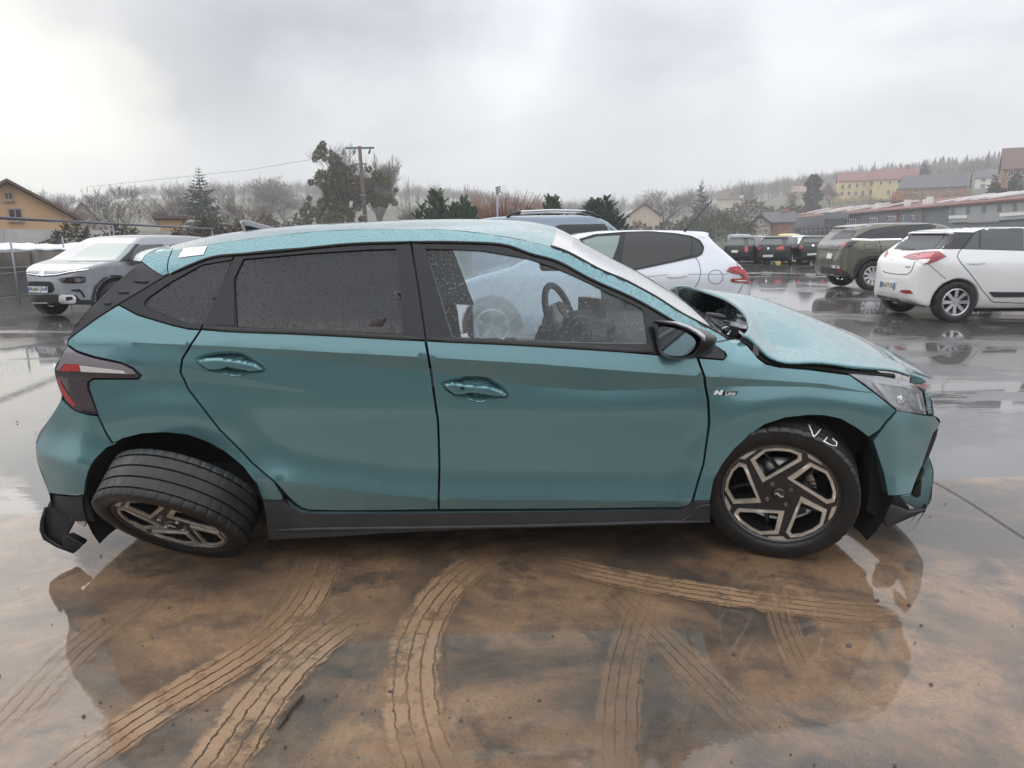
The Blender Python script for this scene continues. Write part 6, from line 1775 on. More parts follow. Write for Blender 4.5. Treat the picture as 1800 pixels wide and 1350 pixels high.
def spruce(seed, H=12., R=3., n=26, **kw):
    rg = random.Random(seed); T = MB(); C = MB()
    T.tube([(0, 0, 0), (0, 0, H * .5), (0, 0, H * .98)], [H * .018, H * .011, .02], 6)
    for i in range(n):
        t = i / (n - 1); z = H * (.10 + .88 * t); L_ = R * (1 - t) ** .8 + .12
        for k in range(max(5, int(11 * (1 - t) + 4))):
            a = rg.uniform(0, 6.28); l_ = L_ * rg.uniform(.65, 1.08)
            dr = Vector((math.cos(a), math.sin(a), rg.uniform(-.45, -.1) + .5 * t))
            for s in range(5):
                f = (s + .7) / 5
                p = Vector((0, 0, z)) + dr * l_ * f + Vector((0, 0, .22 * l_ * f * f))
                for side in (-1, 1):
                    d = dr.normalized() * .6 + Vector((-math.sin(a), math.cos(a), 0)) * side * rg.uniform(.3, 1.0) + Vector((0, 0, rg.uniform(-.5, .1)))
                    leaf_quad(C, p, d, l_ * .34 * (1.25 - f * .6), l_ * .14)
    return T, C
def juniper(seed, H=5., R=1.6, n=1500, **kw):
    rg = random.Random(seed); T = MB(); C = MB()
    T.tube([(0, 0, 0), (0, 0, H * .7)], [.12, .03], 6)
    tops = [(Vector((rg.gauss(0, R * .34), rg.gauss(0, R * .34), 0)), rg.uniform(.62, 1.0)) for _ in range(9)]; tops[0] = (Vector((0, 0, 0)), 1.0)
    for i in range(n):
        c, hh = rg.choice(tops); t = rg.random() ** .8
        r = R * .52 * (1 - t) ** .7 + .05; a = rg.uniform(0, 6.28); rr = r * math.sqrt(rg.random())
        p = c * (1 - t * .3) + Vector((rr * math.cos(a), rr * math.sin(a), H * hh * t * .93))
        d = Vector((math.cos(a) * .5, math.sin(a) * .5, rg.uniform(.5, 1.4)))
        leaf_quad(C, p, d, H * rg.uniform(.05, .11), H * .030)
    return T, C
def place_tree(name, label, T, C, base, H0, H, mats, rz=0., cat='tree', group=None, wide=1.0):
    e = empty(name, base, rz); k = H / H0
    for nm_, m_, mt in (('trunk', T, mats[0]), ('crown', C, mats[1])):
        key = (id(m_), mt.name)
        if key not in TREE_ME: TREE_ME[key] = mesh(nm_, m_.v, m_.f, mt, nm_ == 'trunk')
        o = obj_me(nm_, TREE_ME[key], e); o.scale = (k * wide, k * wide, k)
    tag(e, label, cat, group); return e
def tree_px(name, label, kind, key, u, v_top, d, mats, wide=1.0, rz=None, group=None, sink=0., **kw):
    T, C = tree_meshes(kind, key, **kw); H0 = max(p[2] for p in C.v)
    b = up(u, d, -.1 - sink); H = height_for(u, v_top, d) - b.z
    return place_tree(name, label, T, C, b, H0, H, mats, RNG.uniform(0, 6.28) if rz is None else rz, 'tree', group, wide)
BK, TW = M_['bark'], M_['twig']
GB = 'bare winter trees behind the yard'
bk = dict(H=10., levels=5, kids=4)
tree_px('bare_tree', 'dark bare tree standing left of the gabled grey house, behind the orange house', 'bare', 'b1', 75, 325, 75, (BK, M_['twig_purple']), 1.5, group=GB, seed=1, **bk)
tree_px('bare_tree', 'bare purple-brown tree right beside the orange house roof', 'bare', 'b2', 112, 338, 70, (BK, M_['twig_purple']), 1.7, group=GB, seed=2, **bk)
tree_px('bare_tree', 'broad bare tree with a bird nest standing in front of the meadow', 'bare', 'b3', 215, 318, 80, (BK, TW), 1.25, group=GB, seed=3, **bk)
tree_px('bare_tree', 'dark bare tree just left of the tall spruce', 'bare', 'b1', 290, 333, 85, (BK, M_['twig_purple']), 1.5, group=GB, seed=1, **bk)
tree_px('bare_tree', 'bare tree touching the left edge of the tall spruce', 'bare', 'b4', 322, 326, 100, (BK, TW), 1.2, group=GB, seed=4, **bk)
tree_px('bare_tree', 'reddish bare tree right of the tall spruce', 'bare', 'b2', 412, 326, 90, (BK, M_['twig']), 1.4, group=GB, seed=2, **bk)
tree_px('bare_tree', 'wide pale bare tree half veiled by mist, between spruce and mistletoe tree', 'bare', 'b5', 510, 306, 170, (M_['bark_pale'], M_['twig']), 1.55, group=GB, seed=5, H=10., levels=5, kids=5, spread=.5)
tree_px('bare_tree', 'low bare tree in front of the wide misty tree', 'bare', 'b4', 462, 345, 110, (BK, TW), 1.6, group=GB, seed=4, **bk)
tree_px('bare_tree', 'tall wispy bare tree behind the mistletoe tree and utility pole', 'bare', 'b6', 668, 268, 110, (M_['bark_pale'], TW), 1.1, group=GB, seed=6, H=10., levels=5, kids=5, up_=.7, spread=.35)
tree_px('bare_tree', 'low bare purple shrub-like tree between utility pole and junipers', 'bare', 'b2', 728, 350, 90, (BK, M_['twig_purple']), 1.7, group=GB, seed=2, **bk)
tree_px('bare_tree', 'round-crowned bare tree left of the dark spruce on the slope', 'bare', 'b3', 1163, 328, 130, (BK, TW), 1.5, group=GB, seed=3, **bk)
tree_px('bare_tree', 'low bare tree between the two juniper groups by the cream gabled house', 'bare', 'b4', 1030, 352, 110, (BK, TW), 1.4, group=GB, seed=4, **bk)
tree_px('bare_tree', 'gnarled bare tree beside the ivy-covered tree on the hillside', 'bare', 'b1', 1390, 322, 190, (BK, TW), 1.2, group=GB, seed=1, **bk)
tree_px('bare_tree', 'slim bare tree standing in front of the pink-roofed house', 'bare', 'b5', 1455, 318, 215, (BK, TW), .9, group=GB, seed=5, H=10., levels=5, kids=5, spread=.5)
ND = (BK, M_['needle']); NDD = (BK, M_['needle_dark']); JU = (BK, M_['juniper'])
tree_px('spruce', 'tall dark spruce among bare trees left of the pole', 'spruce', 's1', 360, 292, 95, NDD, 1.15, seed=1, H=12., R=3.1)
tree_px('spruce', 'dark narrow spruce on the slope above the white hatchback', 'spruce', 's2', 1230, 312, 150, NDD, .85, seed=2, H=12., R=3.0)
tree_px('spruce', 'bushy dark conifer behind the yellow house', 'spruce', 's3', 1613, 279, 260, NDD, 1.1, seed=3, H=12., R=3.8)
tree_px('juniper', 'large green juniper above the car roof, left of the lamp post', 'juniper', 'j1', 770, 329, 42, JU, 1.5, seed=1)
tree_px('juniper', 'small green juniper touching the larger juniper by the lamp post', 'juniper', 'j2', 816, 341, 42, JU, 1.0, seed=2)
tree_px('juniper', 'tiny juniper right of the red-brown willow', 'juniper', 'j3', 930, 361, 42, JU, .9, seed=3)
tree_px('juniper', 'green juniper left of the blue estate car roof', 'juniper', 'j1', 968, 340, 44, JU, 1.5, seed=1)
tree_px('juniper', 'pair-topped green juniper above the blue estate car', 'juniper', 'j4', 1062, 341, 44, JU, 1.9, seed=4)
# willow: a fan of upright red-brown shoots
def willow():
    rg = random.Random(4); C = MB(); T = MB(); T.tube([(0, 0, 0), (0, 0, 1.2)], [.25, .2], 7)
    for i in range(900):
        a = rg.uniform(0, 6.28); lean = rg.random() ** .6 * .75
        d = Vector((math.cos(a) * lean, math.sin(a) * lean, 1)).normalized(); l_ = rg.uniform(2.2, 4.6)
        p = Vector((math.cos(a) * .5 * rg.random(), math.sin(a) * .5 * rg.random(), .9)); pts = [p]
        for s in range(3):
            d = (d + Vector((rg.gauss(0, .08), rg.gauss(0, .08), .10))).normalized(); pts.append(pts[-1] + d * l_ / 3)
        C.tube(pts, [.025, .018, .012, .005], 3, False)
    return T, C
T, C = willow(); b = up(885, 60, -.1); H0 = max(p[2] for p in C.v)
place_tree('pollard_willow', 'red-brown willow of upright bare shoots behind the lamp post', T, C, b, H0, height_for(885, 331, 60) - b.z, (BK, M_['twig_red']), 0, 'tree', None, 1.7)
# mistletoe tree
def mistletoe():
    T, C = bare_tree(21, 12., .42, 5, 4, .45); norm_h((T, C), 12.)
    d = 75.; B = MB(); rg = random.Random(5)
    def ball(x, z, y, r):
        for k in range(int(50 + 330 * r)):
            n_ = Vector((rg.gauss(0, 1), rg.gauss(0, 1), rg.gauss(0, 1))).normalized()
            p = Vector((x, y, z)) + n_ * r * rg.uniform(.55, 1.0)
            leaf_quad(B, p, n_ + Vector((rg.gauss(0, .5), rg.gauss(0, .5), rg.gauss(0, .5))), r * .34 + .08, r * .22 + .05)
    return T, C, B, ball
T, C, B, ball = mistletoe()
dM = 75.; bM = up(612, dM, -.1); kpx = dM / FPX * 1.0
def rel(u, v): return ((u - 612) * kpx * 1.02, height_for(612, v, dM) - bM.z)
for u, v, r in [(580, 254, 5), (573, 262, 9), (570, 272, 7), (590, 267, 4), (565, 280, 4), (583, 279, 4.5), (598, 283, 11), (601, 296, 12), (613, 302, 10), (618, 312, 11), (590, 305, 11), (575, 306, 7), (580, 318, 13), (596, 322, 15), (612, 328, 14), (560, 321, 5), (627, 297, 6), (623, 315, 7), (640, 318, 8), (654, 299, 5), (663, 308, 8), (668, 320, 6), (677, 318, 9), (681, 327, 6), (652, 323, 9), (650, 342, 8), (660, 352, 11), (676, 358, 8), (685, 350, 6), (692, 335, 3), (693, 358, 5), (640, 352, 9), (627, 362, 8), (606, 345, 12), (586, 345, 12), (570, 358, 10), (554, 349, 4), (548, 362, 6), (543, 372, 6), (560, 372, 8), (578, 372, 12), (598, 372, 12), (615, 378, 12), (550, 385, 8), (570, 388, 12), (590, 390, 14), (636, 385, 6), (600, 358, 13), (620, 340, 11), (632, 335, 9), (590, 332, 14)]:
    x, z = rel(u, v); ball(x, z, RNG.uniform(-1.2, 1.2), r * kpx * .90)
H0 = max(p[2] for p in C.v); mt = empty('mistletoe_tree', bM)
kk = (height_for(612, 245, dM) - bM.z) / H0
for nm_, m_, mm in (('trunk', T, BK), ('twigs', C, TW)):
    o = m_.build(nm_, mm, mt, nm_ == 'trunk'); o.scale = (kk * .8, kk * .8, kk)
B.build('mistletoe', M_['mistletoe'], mt)
tag(mt, 'bare tree hung with dark green mistletoe balls beside the utility pole', 'tree')
# ivy tree
iv = empty('ivy_tree', up(1424, 185, -.2)); B = MB(); rg = random.Random(9)
zt = height_for(1424, 309, 185) - iv.location.z; kx = 185 / FPX
for i in range(1500):
    t = rg.random(); z = zt * (.12 + .88 * t); w = (14 * math.sin(min(1, (1 - t) * 2.2 + .12) * 1.57) * (.7 + .3 * math.sin(t * 17))) * kx
    a = rg.uniform(0, 6.28); r = w * math.sqrt(rg.random())
    leaf_quad(B, Vector((r * math.cos(a), r * math.sin(a), z)), Vector((math.cos(a), math.sin(a), rg.uniform(-.5, 1))), .75, .5)
B.build('crown', M_['ivy'], iv); T = MB(); T.tube([(0, 0, 0), (0, 0, zt * .9)], [.3, .1], 6); T.build('trunk', BK, iv)
tag(iv, 'dark ivy-clad tree left of the pink-roofed houses on the hillside', 'tree')
# bushes
def bush(u0, u1, v_top, d, mat, label, seed, n=900, name='bush', depth=2.0, ragged=.25):
    rg = random.Random(seed); m = MB(); c = up((u0 + u1) / 2, d, -.2)
    r_ = ray((u0 + u1) / 2, yhor(900)); sx = Vector((r_[1], -r_[0], 0)).normalized(); fw_ = Vector((r_[0], r_[1], 0)).normalized()
    w = (u1 - u0) * d / FPX / 2; h_ = height_for((u0 + u1) / 2, v_top, d) - c.z
    ph = [rg.uniform(0, 6) for _ in range(3)]
    for i in range(int(n * 2.2)):
        s = rg.uniform(-1, 1); top = h_ * (1 - ragged * (.5 + .5 * math.sin(s * 7 + ph[0])) - .5 * ragged * math.sin(s * 19 + ph[1]) ** 2) * (1 - .35 * abs(s) ** 4)
        z = top * rg.random() ** .55; dd = rg.uniform(-depth, depth)
        p = sx * s * w + fw_ * dd + Vector((0, 0, z))
        leaf_quad(m, p, Vector((rg.gauss(0, 1), rg.gauss(0, 1), rg.uniform(-.2, 1.2))), max(.10, h_ * .06), max(.05, h_ * .028))
    o = empty(name, c); m.build('foliage', mat, o)
    st_ = MB(); st_.tube([(0, 0, 0), (0, 0, h_ * .5)], [.06, .03], 5); st_.build('stem', BK, o)
    tag(o, label, 'bush'); return o
bush(88, 240, 386, 34, M_['shrub'], 'brown winter hedge along the top of the pale wall by the orange house', 1, 1800)
bush(318, 440, 372, 40, M_['shrub'], 'brown undergrowth in front of the tall spruce and small orange building', 2, 1500)
bush(440, 560, 372, 60, M_['shrub'], 'brown undergrowth left of the mistletoe tree', 3, 1200)
bush(1090, 1200, 385, 80, M_['shrub'], 'brown scrub below the cream gabled house', 4, 1400, depth=4)
bush(1190, 1320, 372, 95, M_['hedge_green'], 'dark green scrub at the foot of the slope', 5, 2000, depth=6)
bush(1230, 1400, 347, 150, M_['shrub'], 'grey-brown thicket on the slope below the far red-roofed house', 6, 2200, depth=12)
bush(1425, 1545, 343, 205, M_['shrub'], 'brown scrub under the yellow house', 7, 1500, depth=8)
bush(1545, 1720, 338, 190, M_['hedge_green'], 'green hedge below the slate-roofed barn', 8, 1500, depth=5)
bush(1735, 1790, 305, 150, M_['ivy'], 'dark evergreen shrub beside the brick house', 9, 1200, depth=4)
bush(690, 850, 372, 110, M_['shrub'], 'thicket behind the junipers', 10, 1400, depth=8)
bush(930, 1110, 372, 140, M_['shrub'], 'brown thicket on the low slope behind the junipers', 11, 1600, depth=8)
# far woods that read as one mass
def woods():
    rg = random.Random(11); m = MB(); c = MB()
    def conifer(p, h_):
        for k in range(6):
            t = k / 6; r = h_ * .16 * (1 - t ** 1.4) + .25; z0 = h_ * (.08 + .76 * t); a0 = rg.uniform(0, 6)
            ring = [p + Vector((r * math.cos(a0 + q * 1.2566), r * math.sin(a0 + q * 1.2566), z0 + rg.uniform(-.3, .3))) for q in range(5)]
            tip = p + Vector((0, 0, z0 + h_ * .22))
            for q in range(5): c.add([ring[q], ring[(q + 1) % 5], tip], [(0, 1, 2)])
    def bare(p, h_):
        for k in range(70):
            a = rg.uniform(0, 6.28); e = rg.uniform(.25, 1.35); q = p + Vector((0, 0, h_ * rg.uniform(.25, .5)))
            d = Vector((math.cos(a) * math.cos(e), math.sin(a) * math.cos(e), math.sin(e))); l_ = h_ * rg.uniform(.18, .42); q = q + d * h_ * rg.uniform(0, .18)
            s_ = d.cross(Vector((0, 0, 1))).normalized() * h_ * .006
            m.add([q - s_, q + s_, q + d * l_ + s_ * .5, q + d * l_ - s_ * .5], [(0, 1, 2, 3)])
        s_ = Vector((h_ * .018, 0, 0)); m.add([p - s_, p + s_, p + s_ * .6 + Vector((0, 0, h_ * .6)), p - s_ * .6 + Vector((0, 0, h_ * .6))], [(0, 1, 2, 3)])
    for i in range(4600):
        u = rg.uniform(-300, 2100) if i < 2800 else rg.uniform(1280, 2050); d = rg.choice([rg.uniform(420, 720), rg.uniform(600, 760), rg.uniform(250, 500)])
        if u > 1320 and d < 330: continue
        if 120 < u < 300 and d < 420: continue
        p = up(u, d, -.5)
        evergreen = (u > 1330 and d > 420 and math.sin(u * .01 + d * .006) > -.35) 
        if evergreen and rg.random() < .6: conifer(p, rg.triangular(5, 16, 9))
        else: bare(p, rg.uniform(7, 12))
    o = m.build('bare_woodland', M_['twig'], None); tag(o, 'grey-brown winter woodland covering the far hills', 'woodland', kind='stuff')
    o = c.build('conifer_woodland', M_['needle_dark'], None); tag(o, 'misty conifer woodland along the ridge', 'woodland', kind='stuff')
woods()
# ---------------------------------------------------------------- houses
simple('wall_orange', (.54, .35, .20), .9, nscale=.6, namp=.1)
simple('wall_yellow', (.62, .50, .25), .9, nscale=.3, namp=.1)
simple('wall_cream', (.55, .46, .36), .9, nscale=.5, namp=.12)
simple('wall_white', (.70, .68, .66), .9, nscale=.4, namp=.08)
simple('wall_stone', (.34, .27, .21), .9, nscale=2.5, namp=.35)
simple('wall_brick', (.30, .17, .11), .9, nscale=2, namp=.25)
simple('roof_red', (.20, .095, .085), .85, nscale=1.2, namp=.2)
simple('roof_slate', (.075, .075, .085), .7, nscale=1.2, namp=.2)
simple('roof_brown', (.13, .085, .07), .85, nscale=1.5, namp=.2)
simple('roof_pink', (.26, .17, .15), .85, nscale=1.2, namp=.2)
simple('window_dark', (.035, .038, .045), .12)
simple('frame_white', (.72, .72, .70), .6)
simple('shutter_red', (.32, .08, .06), .7)
def roof_tiles(name):      # fine relief only
    pass
def house(name, label, u0, u1, v_base, v_eave, v_ridge, d, depth, wall, roof, wins=(), front_gable=False, yaw=0., cat='house', chimneys=(), overhang=.35, apex=None, base_drop=3., winmat='window_dark', door=None, frame='frame_white'):
    """wall facing the camera spans u0..u1; wins: (u,v,w,h[,material]) in pixels"""
    um = (u0 + u1) / 2; b = at_dist(um, v_base, d); r_ = ray(um, v_base)
    a = math.atan2(r_[1], r_[0]) - math.pi / 2 + math.radians(yaw)
    c = Vector((b[0], b[1], b[2])); root = empty(name, c, a)
    k = float((b - EYE) @ _F) / FPX; w = (u1 - u0) * k / math.cos(math.radians(yaw)); hw = w / 2
    he = (v_base - v_eave) * k; hr = (v_base - v_ridge) * k
    M = MB()
    if front_gable:
        ax = ((apex - um) * k) if apex is not None else 0.
        M.prism([(-hw, -base_drop), (hw, -base_drop), (hw, he), (ax, hr), (-hw, he)], 0, depth, lambda p, q, t: (p, t, q))
    else:
        M.prism([(0, -base_drop), (depth, -base_drop), (depth, he), (depth / 2, hr), (0, he)], -hw, hw, lambda p, q, t: (t, p, q))
    M.build('wall', wall, root)
    R_ = MB(); th = .16; o = overhang
    if front_gable:
        for sg in (-1, 1):
            s = (hr - he) / abs(ax - sg * hw)
            p0 = (ax, hr + .05); p1 = (sg * (hw + o), he - o * s + .05)
            R_.prism([p0, p1, (p1[0], p1[1] + th), (p0[0], p0[1] + th)], -o, depth + o, lambda p, q, t: (p, t, q))
    else:
        s = (hr - he) / (depth / 2)
        for sg in (0, 1):
            p0 = (depth / 2, hr + .05); p1 = (-o if sg == 0 else depth + o, he - o * s + .05)
            R_.prism([p0, p1, (p1[0], p1[1] + th), (p0[0], p0[1] + th)], -hw - o, hw + o, lambda p, q, t: (t, p, q))
    ro = R_.build('roof', roof, root)
    for (cu, cv0, cv1, cw) in chimneys:
        x = (cu - um) * k; ch = MB(); ch.box(x - cw / 2, x + cw / 2, depth / 2 - cw / 2, depth / 2 + cw / 2, (v_base - cv1) * k - 1.0, (v_base - cv0) * k); ch.build('chimney', M_['wall_brick'], ro)
    for wi in wins:
        x = (wi[0] - um) * k / math.cos(math.radians(yaw)); z = (v_base - wi[1]) * k; ww = wi[2] * k / 2; hh = wi[3] * k / 2
        mt_ = M_[wi[4]] if len(wi) > 4 else M_[winmat]
        m = MB(); f = max(.07, ww * .16); t0 = -.07
        for bx in ((-ww - f, -ww, -hh - f, hh + f), (ww, ww + f, -hh - f, hh + f), (-ww, ww, hh, hh + f), (-ww, ww, -hh - f, -hh), (-f * .3, f * .3, -hh, hh)):
            m.box(x + bx[0], x + bx[1], t0, .03, z + bx[2], z + bx[3])
        wo = m.build('window', M_[frame], root)
        m = MB(); m.box(x - ww, x + ww, -.025, .03, z - hh, z + hh); m.build('pane', mt_, wo)
        m = MB(); m.box(x - ww - f * 1.4, x + ww + f * 1.4, -.16, .03, z - hh - f * 2.1, z - hh - f * 1.05); m.build('sill', M_['wall_stone'], wo)
    if door:
        x = (door[0] - um) * k; m = MB(); m.box(x - door[2] * k / 2, x + door[2] * k / 2, -.03, .03, 0, door[3] * k); m.build('door', M_['shutter_red'], root)
    tag(root, label, cat); return root
house('gabled_house', 'orange rendered house with dark roof behind the concrete wall', -70, 118, 414, 384, 325, 45, 11, M_['wall_orange'], M_['roof_brown'], [(25, 347, 9, 10), (31, 378, 17, 17)], True, 0, apex=26, overhang=.45, frame='wall_stone')
house('gabled_house', 'small grey gabled house between bare trees and meadow', 128, 168, 392, 384, 359, 95, 10, M_['wall_cream'], M_['roof_brown'], [], True, 0)
house('flat_roofed_shed', 'small orange flat-roofed building below the tall spruce', 286, 321, 416, 387, 385.5, 44, 4, M_['wall_orange'], M_['roof_brown'], [], False, cat='shed')
house('gabled_house', 'cream gabled house behind the blue estate car', 1106, 1158, 395, 378, 360, 120, 12, M_['wall_cream'], M_['roof_brown'], [], True, 0)
house('hipped_house', 'distant house with grey-red roof on the wooded slope', 1262, 1308, 358, 350, 335, 260, 12, M_['wall_cream'], M_['roof_brown'], [(1302, 347, 6, 5, 'frame_white')], False, chimneys=[(1296, 331, 338, 1.0)])
house('stone_house', 'stone gabled house with white windows next to the grey industrial hall', 1319, 1353, 414, 394, 381, 105, 11, M_['wall_stone'], M_['roof_slate'], [(1336, 391, 4, 7), (1327, 407, 4, 9), (1336, 407, 4, 9), (1346, 407, 4, 9)], True, 0)
house('slate_roofed_annex', 'slate-roofed house with brick gable behind the stone house', 1345, 1392, 410, 392, 374, 116, 10, M_['wall_brick'], M_['roof_slate'], [], False, chimneys=[(1377, 367, 376, 1.1)], winmat='window_dark')
house('yellow_house', 'long pale yellow house with red roof and shuttered windows on the hill', 1475, 1537, 346, 319, 303, 232, 10, M_['wall_yellow'], M_['roof_red'], [(1482, 328, 4.4, 7), (1493, 327.5, 4.4, 7), (1505, 326.5, 4.4, 7), (1516, 325, 4.6, 7.5, 'shutter_red'), (1528, 324, 4.6, 7), (1482, 340, 4.4, 7), (1493, 340, 4.4, 7), (1504, 340, 4.4, 7), (1515, 340, 4.4, 8), (1527, 339, 4.4, 8)], False, 4)
house('yellow_house', 'taller yellow house with red roof adjoining the long yellow house', 1536, 1604, 346, 316, 297, 229, 11, M_['wall_yellow'], M_['roof_red'], [(1549, 322, 4, 5), (1563, 321, 4, 5), (1577, 320.5, 4.6, 6), (1562, 337, 4.6, 7), (1576, 336.5, 4.6, 8), (1590, 334, 4.6, 8)], False, -2, chimneys=[(1588, 290, 298, .9)])
house('barn', 'brick barn with dark slate roof right of the yellow houses', 1586, 1688, 347, 330, 307, 208, 10, M_['wall_brick'], M_['roof_slate'], [(1612, 335, 6, 6), (1664, 336, 5, 4)], False, -6, cat='barn')
house('white_house', 'white house with slate roof between the barn and the brick house', 1716, 1752, 332, 313, 298, 255, 9, M_['wall_white'], M_['roof_slate'], [(1728, 316, 6, 6, 'shutter_red'), (1743, 316, 6, 6, 'shutter_red'), (1728, 327, 6, 6), (1742, 327, 6, 6)], False, chimneys=[(1726, 296, 301, .8), (1748, 295, 301, .8)])
house('brick_house', 'tall brick house with steep roof at the right edge of the hill', 1768, 1868, 340, 296, 258, 165, 11, M_['wall_brick'], M_['roof_brown'], [(1780, 304, 7, 9), (1799, 304, 7, 9), (1780, 321, 7, 9), (1799, 321, 7, 9)], False, 4, chimneys=[(1778, 276, 286, 1.0)])
house('pink_roofed_house', 'low house with pinkish tiled roof left of the yellow houses', 1432, 1474, 352, 342, 325, 238, 9, M_['wall_cream'], M_['roof_pink'], [(1444, 347, 4, 5)], False)
house('dark_roofed_house', 'house with dark roof peeping above the pink-roofed house', 1452, 1476, 335, 327, 316, 262, 9, M_['wall_cream'], M_['roof_slate'], [], False)
house('pink_roofed_house', 'house with faded pink roof right of the ivy-clad tree', 1392, 1416, 344, 338, 327, 268, 9, M_['wall_cream'], M_['roof_pink'], [], False)
# ---------------------------------------------------------------- industrial hall
simple('clad_grey', (.125, .14, .165), .55, nscale=.5, namp=.1)
simple('clad_light', (.30, .31, .31), .6, nscale=.6, namp=.12)
simple('glass_hall', (.10, .12, .13), .15)
simple('skylight', (.62, .62, .60), .5)
simple('pipe_red', (.30, .06, .05), .6)
def hall():
    D0, D1 = 150., 78.
    P0 = at_dist(1354, 408, D0); P1 = at_dist(1850, 408, D1)
    a = math.atan2(P1[1] - P0[1], P1[0] - P0[0]); Ln = math.hypot(P1[0] - P0[0], P1[1] - P0[1])
    root = empty('industrial_hall', (P0[0], P0[1], 0), a)
    tag(root, 'long grey clad industrial hall with dark red roof below the hillside houses', 'hall')
    Mw = Matrix.Translation((P0[0], P0[1], 0)) @ Matrix.Rotation(a, 4, 'Z'); Mi_ = Mw.inverted()
    def loc_px(u, v, off=0.):      # point on the front wall plane
        r = ray(u, v); o2 = Mi_ @ Vector(EYE); d2 = Mi_.to_3x3() @ Vector(r); t = (off - o2.y) / d2.y; q = o2 + d2 * t; return q.x, q.z
    def panel_px(name, u0, u1, vt0, vt1, vb0, vb1, mat, off, parent=root, th=.12):
        A = [loc_px(u0, vt0), loc_px(u1, vt1), loc_px(u1, vb1), loc_px(u0, vb0)]
        m = MB(); m.prism([(x, z) for x, z in A], -off - th, -off, lambda p, q, t: (p, t, q)); return m.build(name, mat, parent)
    He = 5.0; m = MB()
    zl = loc_px(1354, 388)[1]; zr = loc_px(1800, 352)[1]
    m.prism([(0, -.5), (Ln, -.5), (Ln, zr), (0, zl)], 0, 22, lambda p, q, t: (p, t, q)); m.build('wall', M_['clad_grey'], root)
    # roof: ridge seen above the wall
    rl = loc_px(1397, 372, 9.)[1]; rr = loc_px(1800, 338, 9.)[1]
    V = [(0, -.6, zl), (Ln, -.6, zr), (Ln, 10, rr), (0, 10, rl), (Ln, 22, zr), (0, 22, zl)]
    V2 = [(x, y, z + .18) for x, y, z in V]
    rf = obj('roof', V + V2, [(0, 3, 2, 1), (3, 5, 4, 2), (6, 7, 8, 9), (9, 8, 10, 11), (0, 1, 7, 6), (1, 2, 8, 7), (3, 0, 6, 9), (2, 4, 10, 8), (5, 3, 9, 11), (4, 5, 11, 10)], M_['roof_red'], root, False)
    for u in (1420, 1455, 1480, 1515, 1560, 1680, 1715, 1745, 1775):
        x = loc_px(u, 370, 4.)[0]; f0, f1 = .25, .80
        def rz(x_, f): t_ = x_ / Ln; e = zl + (zr - zl) * t_; g_ = rl + (rr - rl) * t_; return e + (g_ - e) * f
        m = MB(); q = [(x - .7, f0), (x + .7, f0), (x + .7, f1), (x - .7, f1)]
        m.add([(a_, -.6 + 10.6 * f, rz(a_, f) + .22) for a_, f in q] + [(a_, -.6 + 10.6 * f, rz(a_, f) + .40) for a_, f in q], [(0, 3, 2, 1), (4, 5, 6, 7), (0, 1, 5, 4), (1, 2, 6, 5), (2, 3, 7, 6), (3, 0, 4, 7)])
        m.build('skylight', M_['skylight'], rf)
    panel_px('fascia', 1397, 1476, 384, 381.5, 401, 399, M_['clad_grey'], 1.2, th=1.0)
    panel_px('fascia', 1477, 1510, 373.5, 372.5, 384.5, 383.5, M_['clad_grey'], 1.4, th=1.0)
    panel_px('cladding', 1673, 1850, 360, 346, 392, 382, M_['clad_light'], .05, th=.2)
    for k in range(17):
        u = 1675 + k * 9.2; panel_px('wall_panel', u, u + 7.6, 365 - k * .62, 364.6 - k * .62, 378.5 - k * .62, 378 - k * .62, M_['clad_light'] if k % 3 else M_['clad_grey'], .16, th=.10)
    panel_px('panel_band', 1673, 1705, 379, 378, 384.5, 383.5, M_['frame_white'], .20); panel_px('panel_band', 1763, 1830, 375, 370, 381, 376, M_['frame_white'], .20)
    panel_px('gate', 1706, 1760, 379, 376, 392, 390, M_['clad_light'], .10)
    for u, v, n_ in ((1489, 389, 5), (1530, 387, 4), (1562, 383.5, 4), (1588, 383, 1), (1604, 382, 2)):
        for k in range(n_):
            x = u + k * 3.6; w = panel_px('window', x, x + 2.9, v - 4, v - 4.1, v + 4, v + 3.9, M_['frame_white'], .06); panel_px('pane', x + .6, x + 2.3, v - 3, v - 3, v + 3, v + 3, M_['window_dark'], .20, w, .03)
    # shop front glazing bars
    sf = panel_px('shop_glazing', 1412, 1478, 401, 399.5, 412, 410, M_['glass_hall'], .06)
    for k in range(9): panel_px('mullion', 1412 + k * 8, 1413 + k * 8, 401 - k * .15, 401 - k * .15, 412, 411, M_['frame_white'], .20, sf, .08)
    panel_px('transom', 1412, 1478, 405.5, 404, 406.5, 405, M_['frame_white'], .31, sf, .06)
    for u in (1580, 1624): panel_px('down_pipe', u - .9, u + .9, 368 - (u - 1580) * .08, 368 - (u - 1580) * .08, 392, 390, M_['pipe_red'], .16)
    panel_px('sign', 1380, 1385, 391, 391, 394.5, 394.5, M_['red_bright'], .10); panel_px('sign', 1375, 1388, 397.5, 397, 399, 398.5, M_['red_bright'], .10)
    panel_px('window', 1366, 1371, 394, 394, 401, 401, M_['window_dark'], .06)
    x = loc_px(1576, 360, 6.)[0]; m = MB(); m.lathe([(0, 0), (.72, 0), (.72, 1.7), (.66, 1.85), (0, 1.85)], 14, Matrix.Translation((x, 6, zl + (rl - zl) * .6 + (zr - zl) * x / Ln)) @ Matrix.Rotation(math.pi / 2, 4, 'X')); m.build('brick_chimney', M_['wall_brick'], root, True)
    for u, v in ((1597, 355), (1630, 354), (1636, 350), (1545, 360)):
        x, z = loc_px(u, v, 4.); m = MB(); m.box(x - .3, x + .3, 3.6, 4.2, z - .6, z + .28); m.build('air_unit', M_['frame_white'], root)
hall()
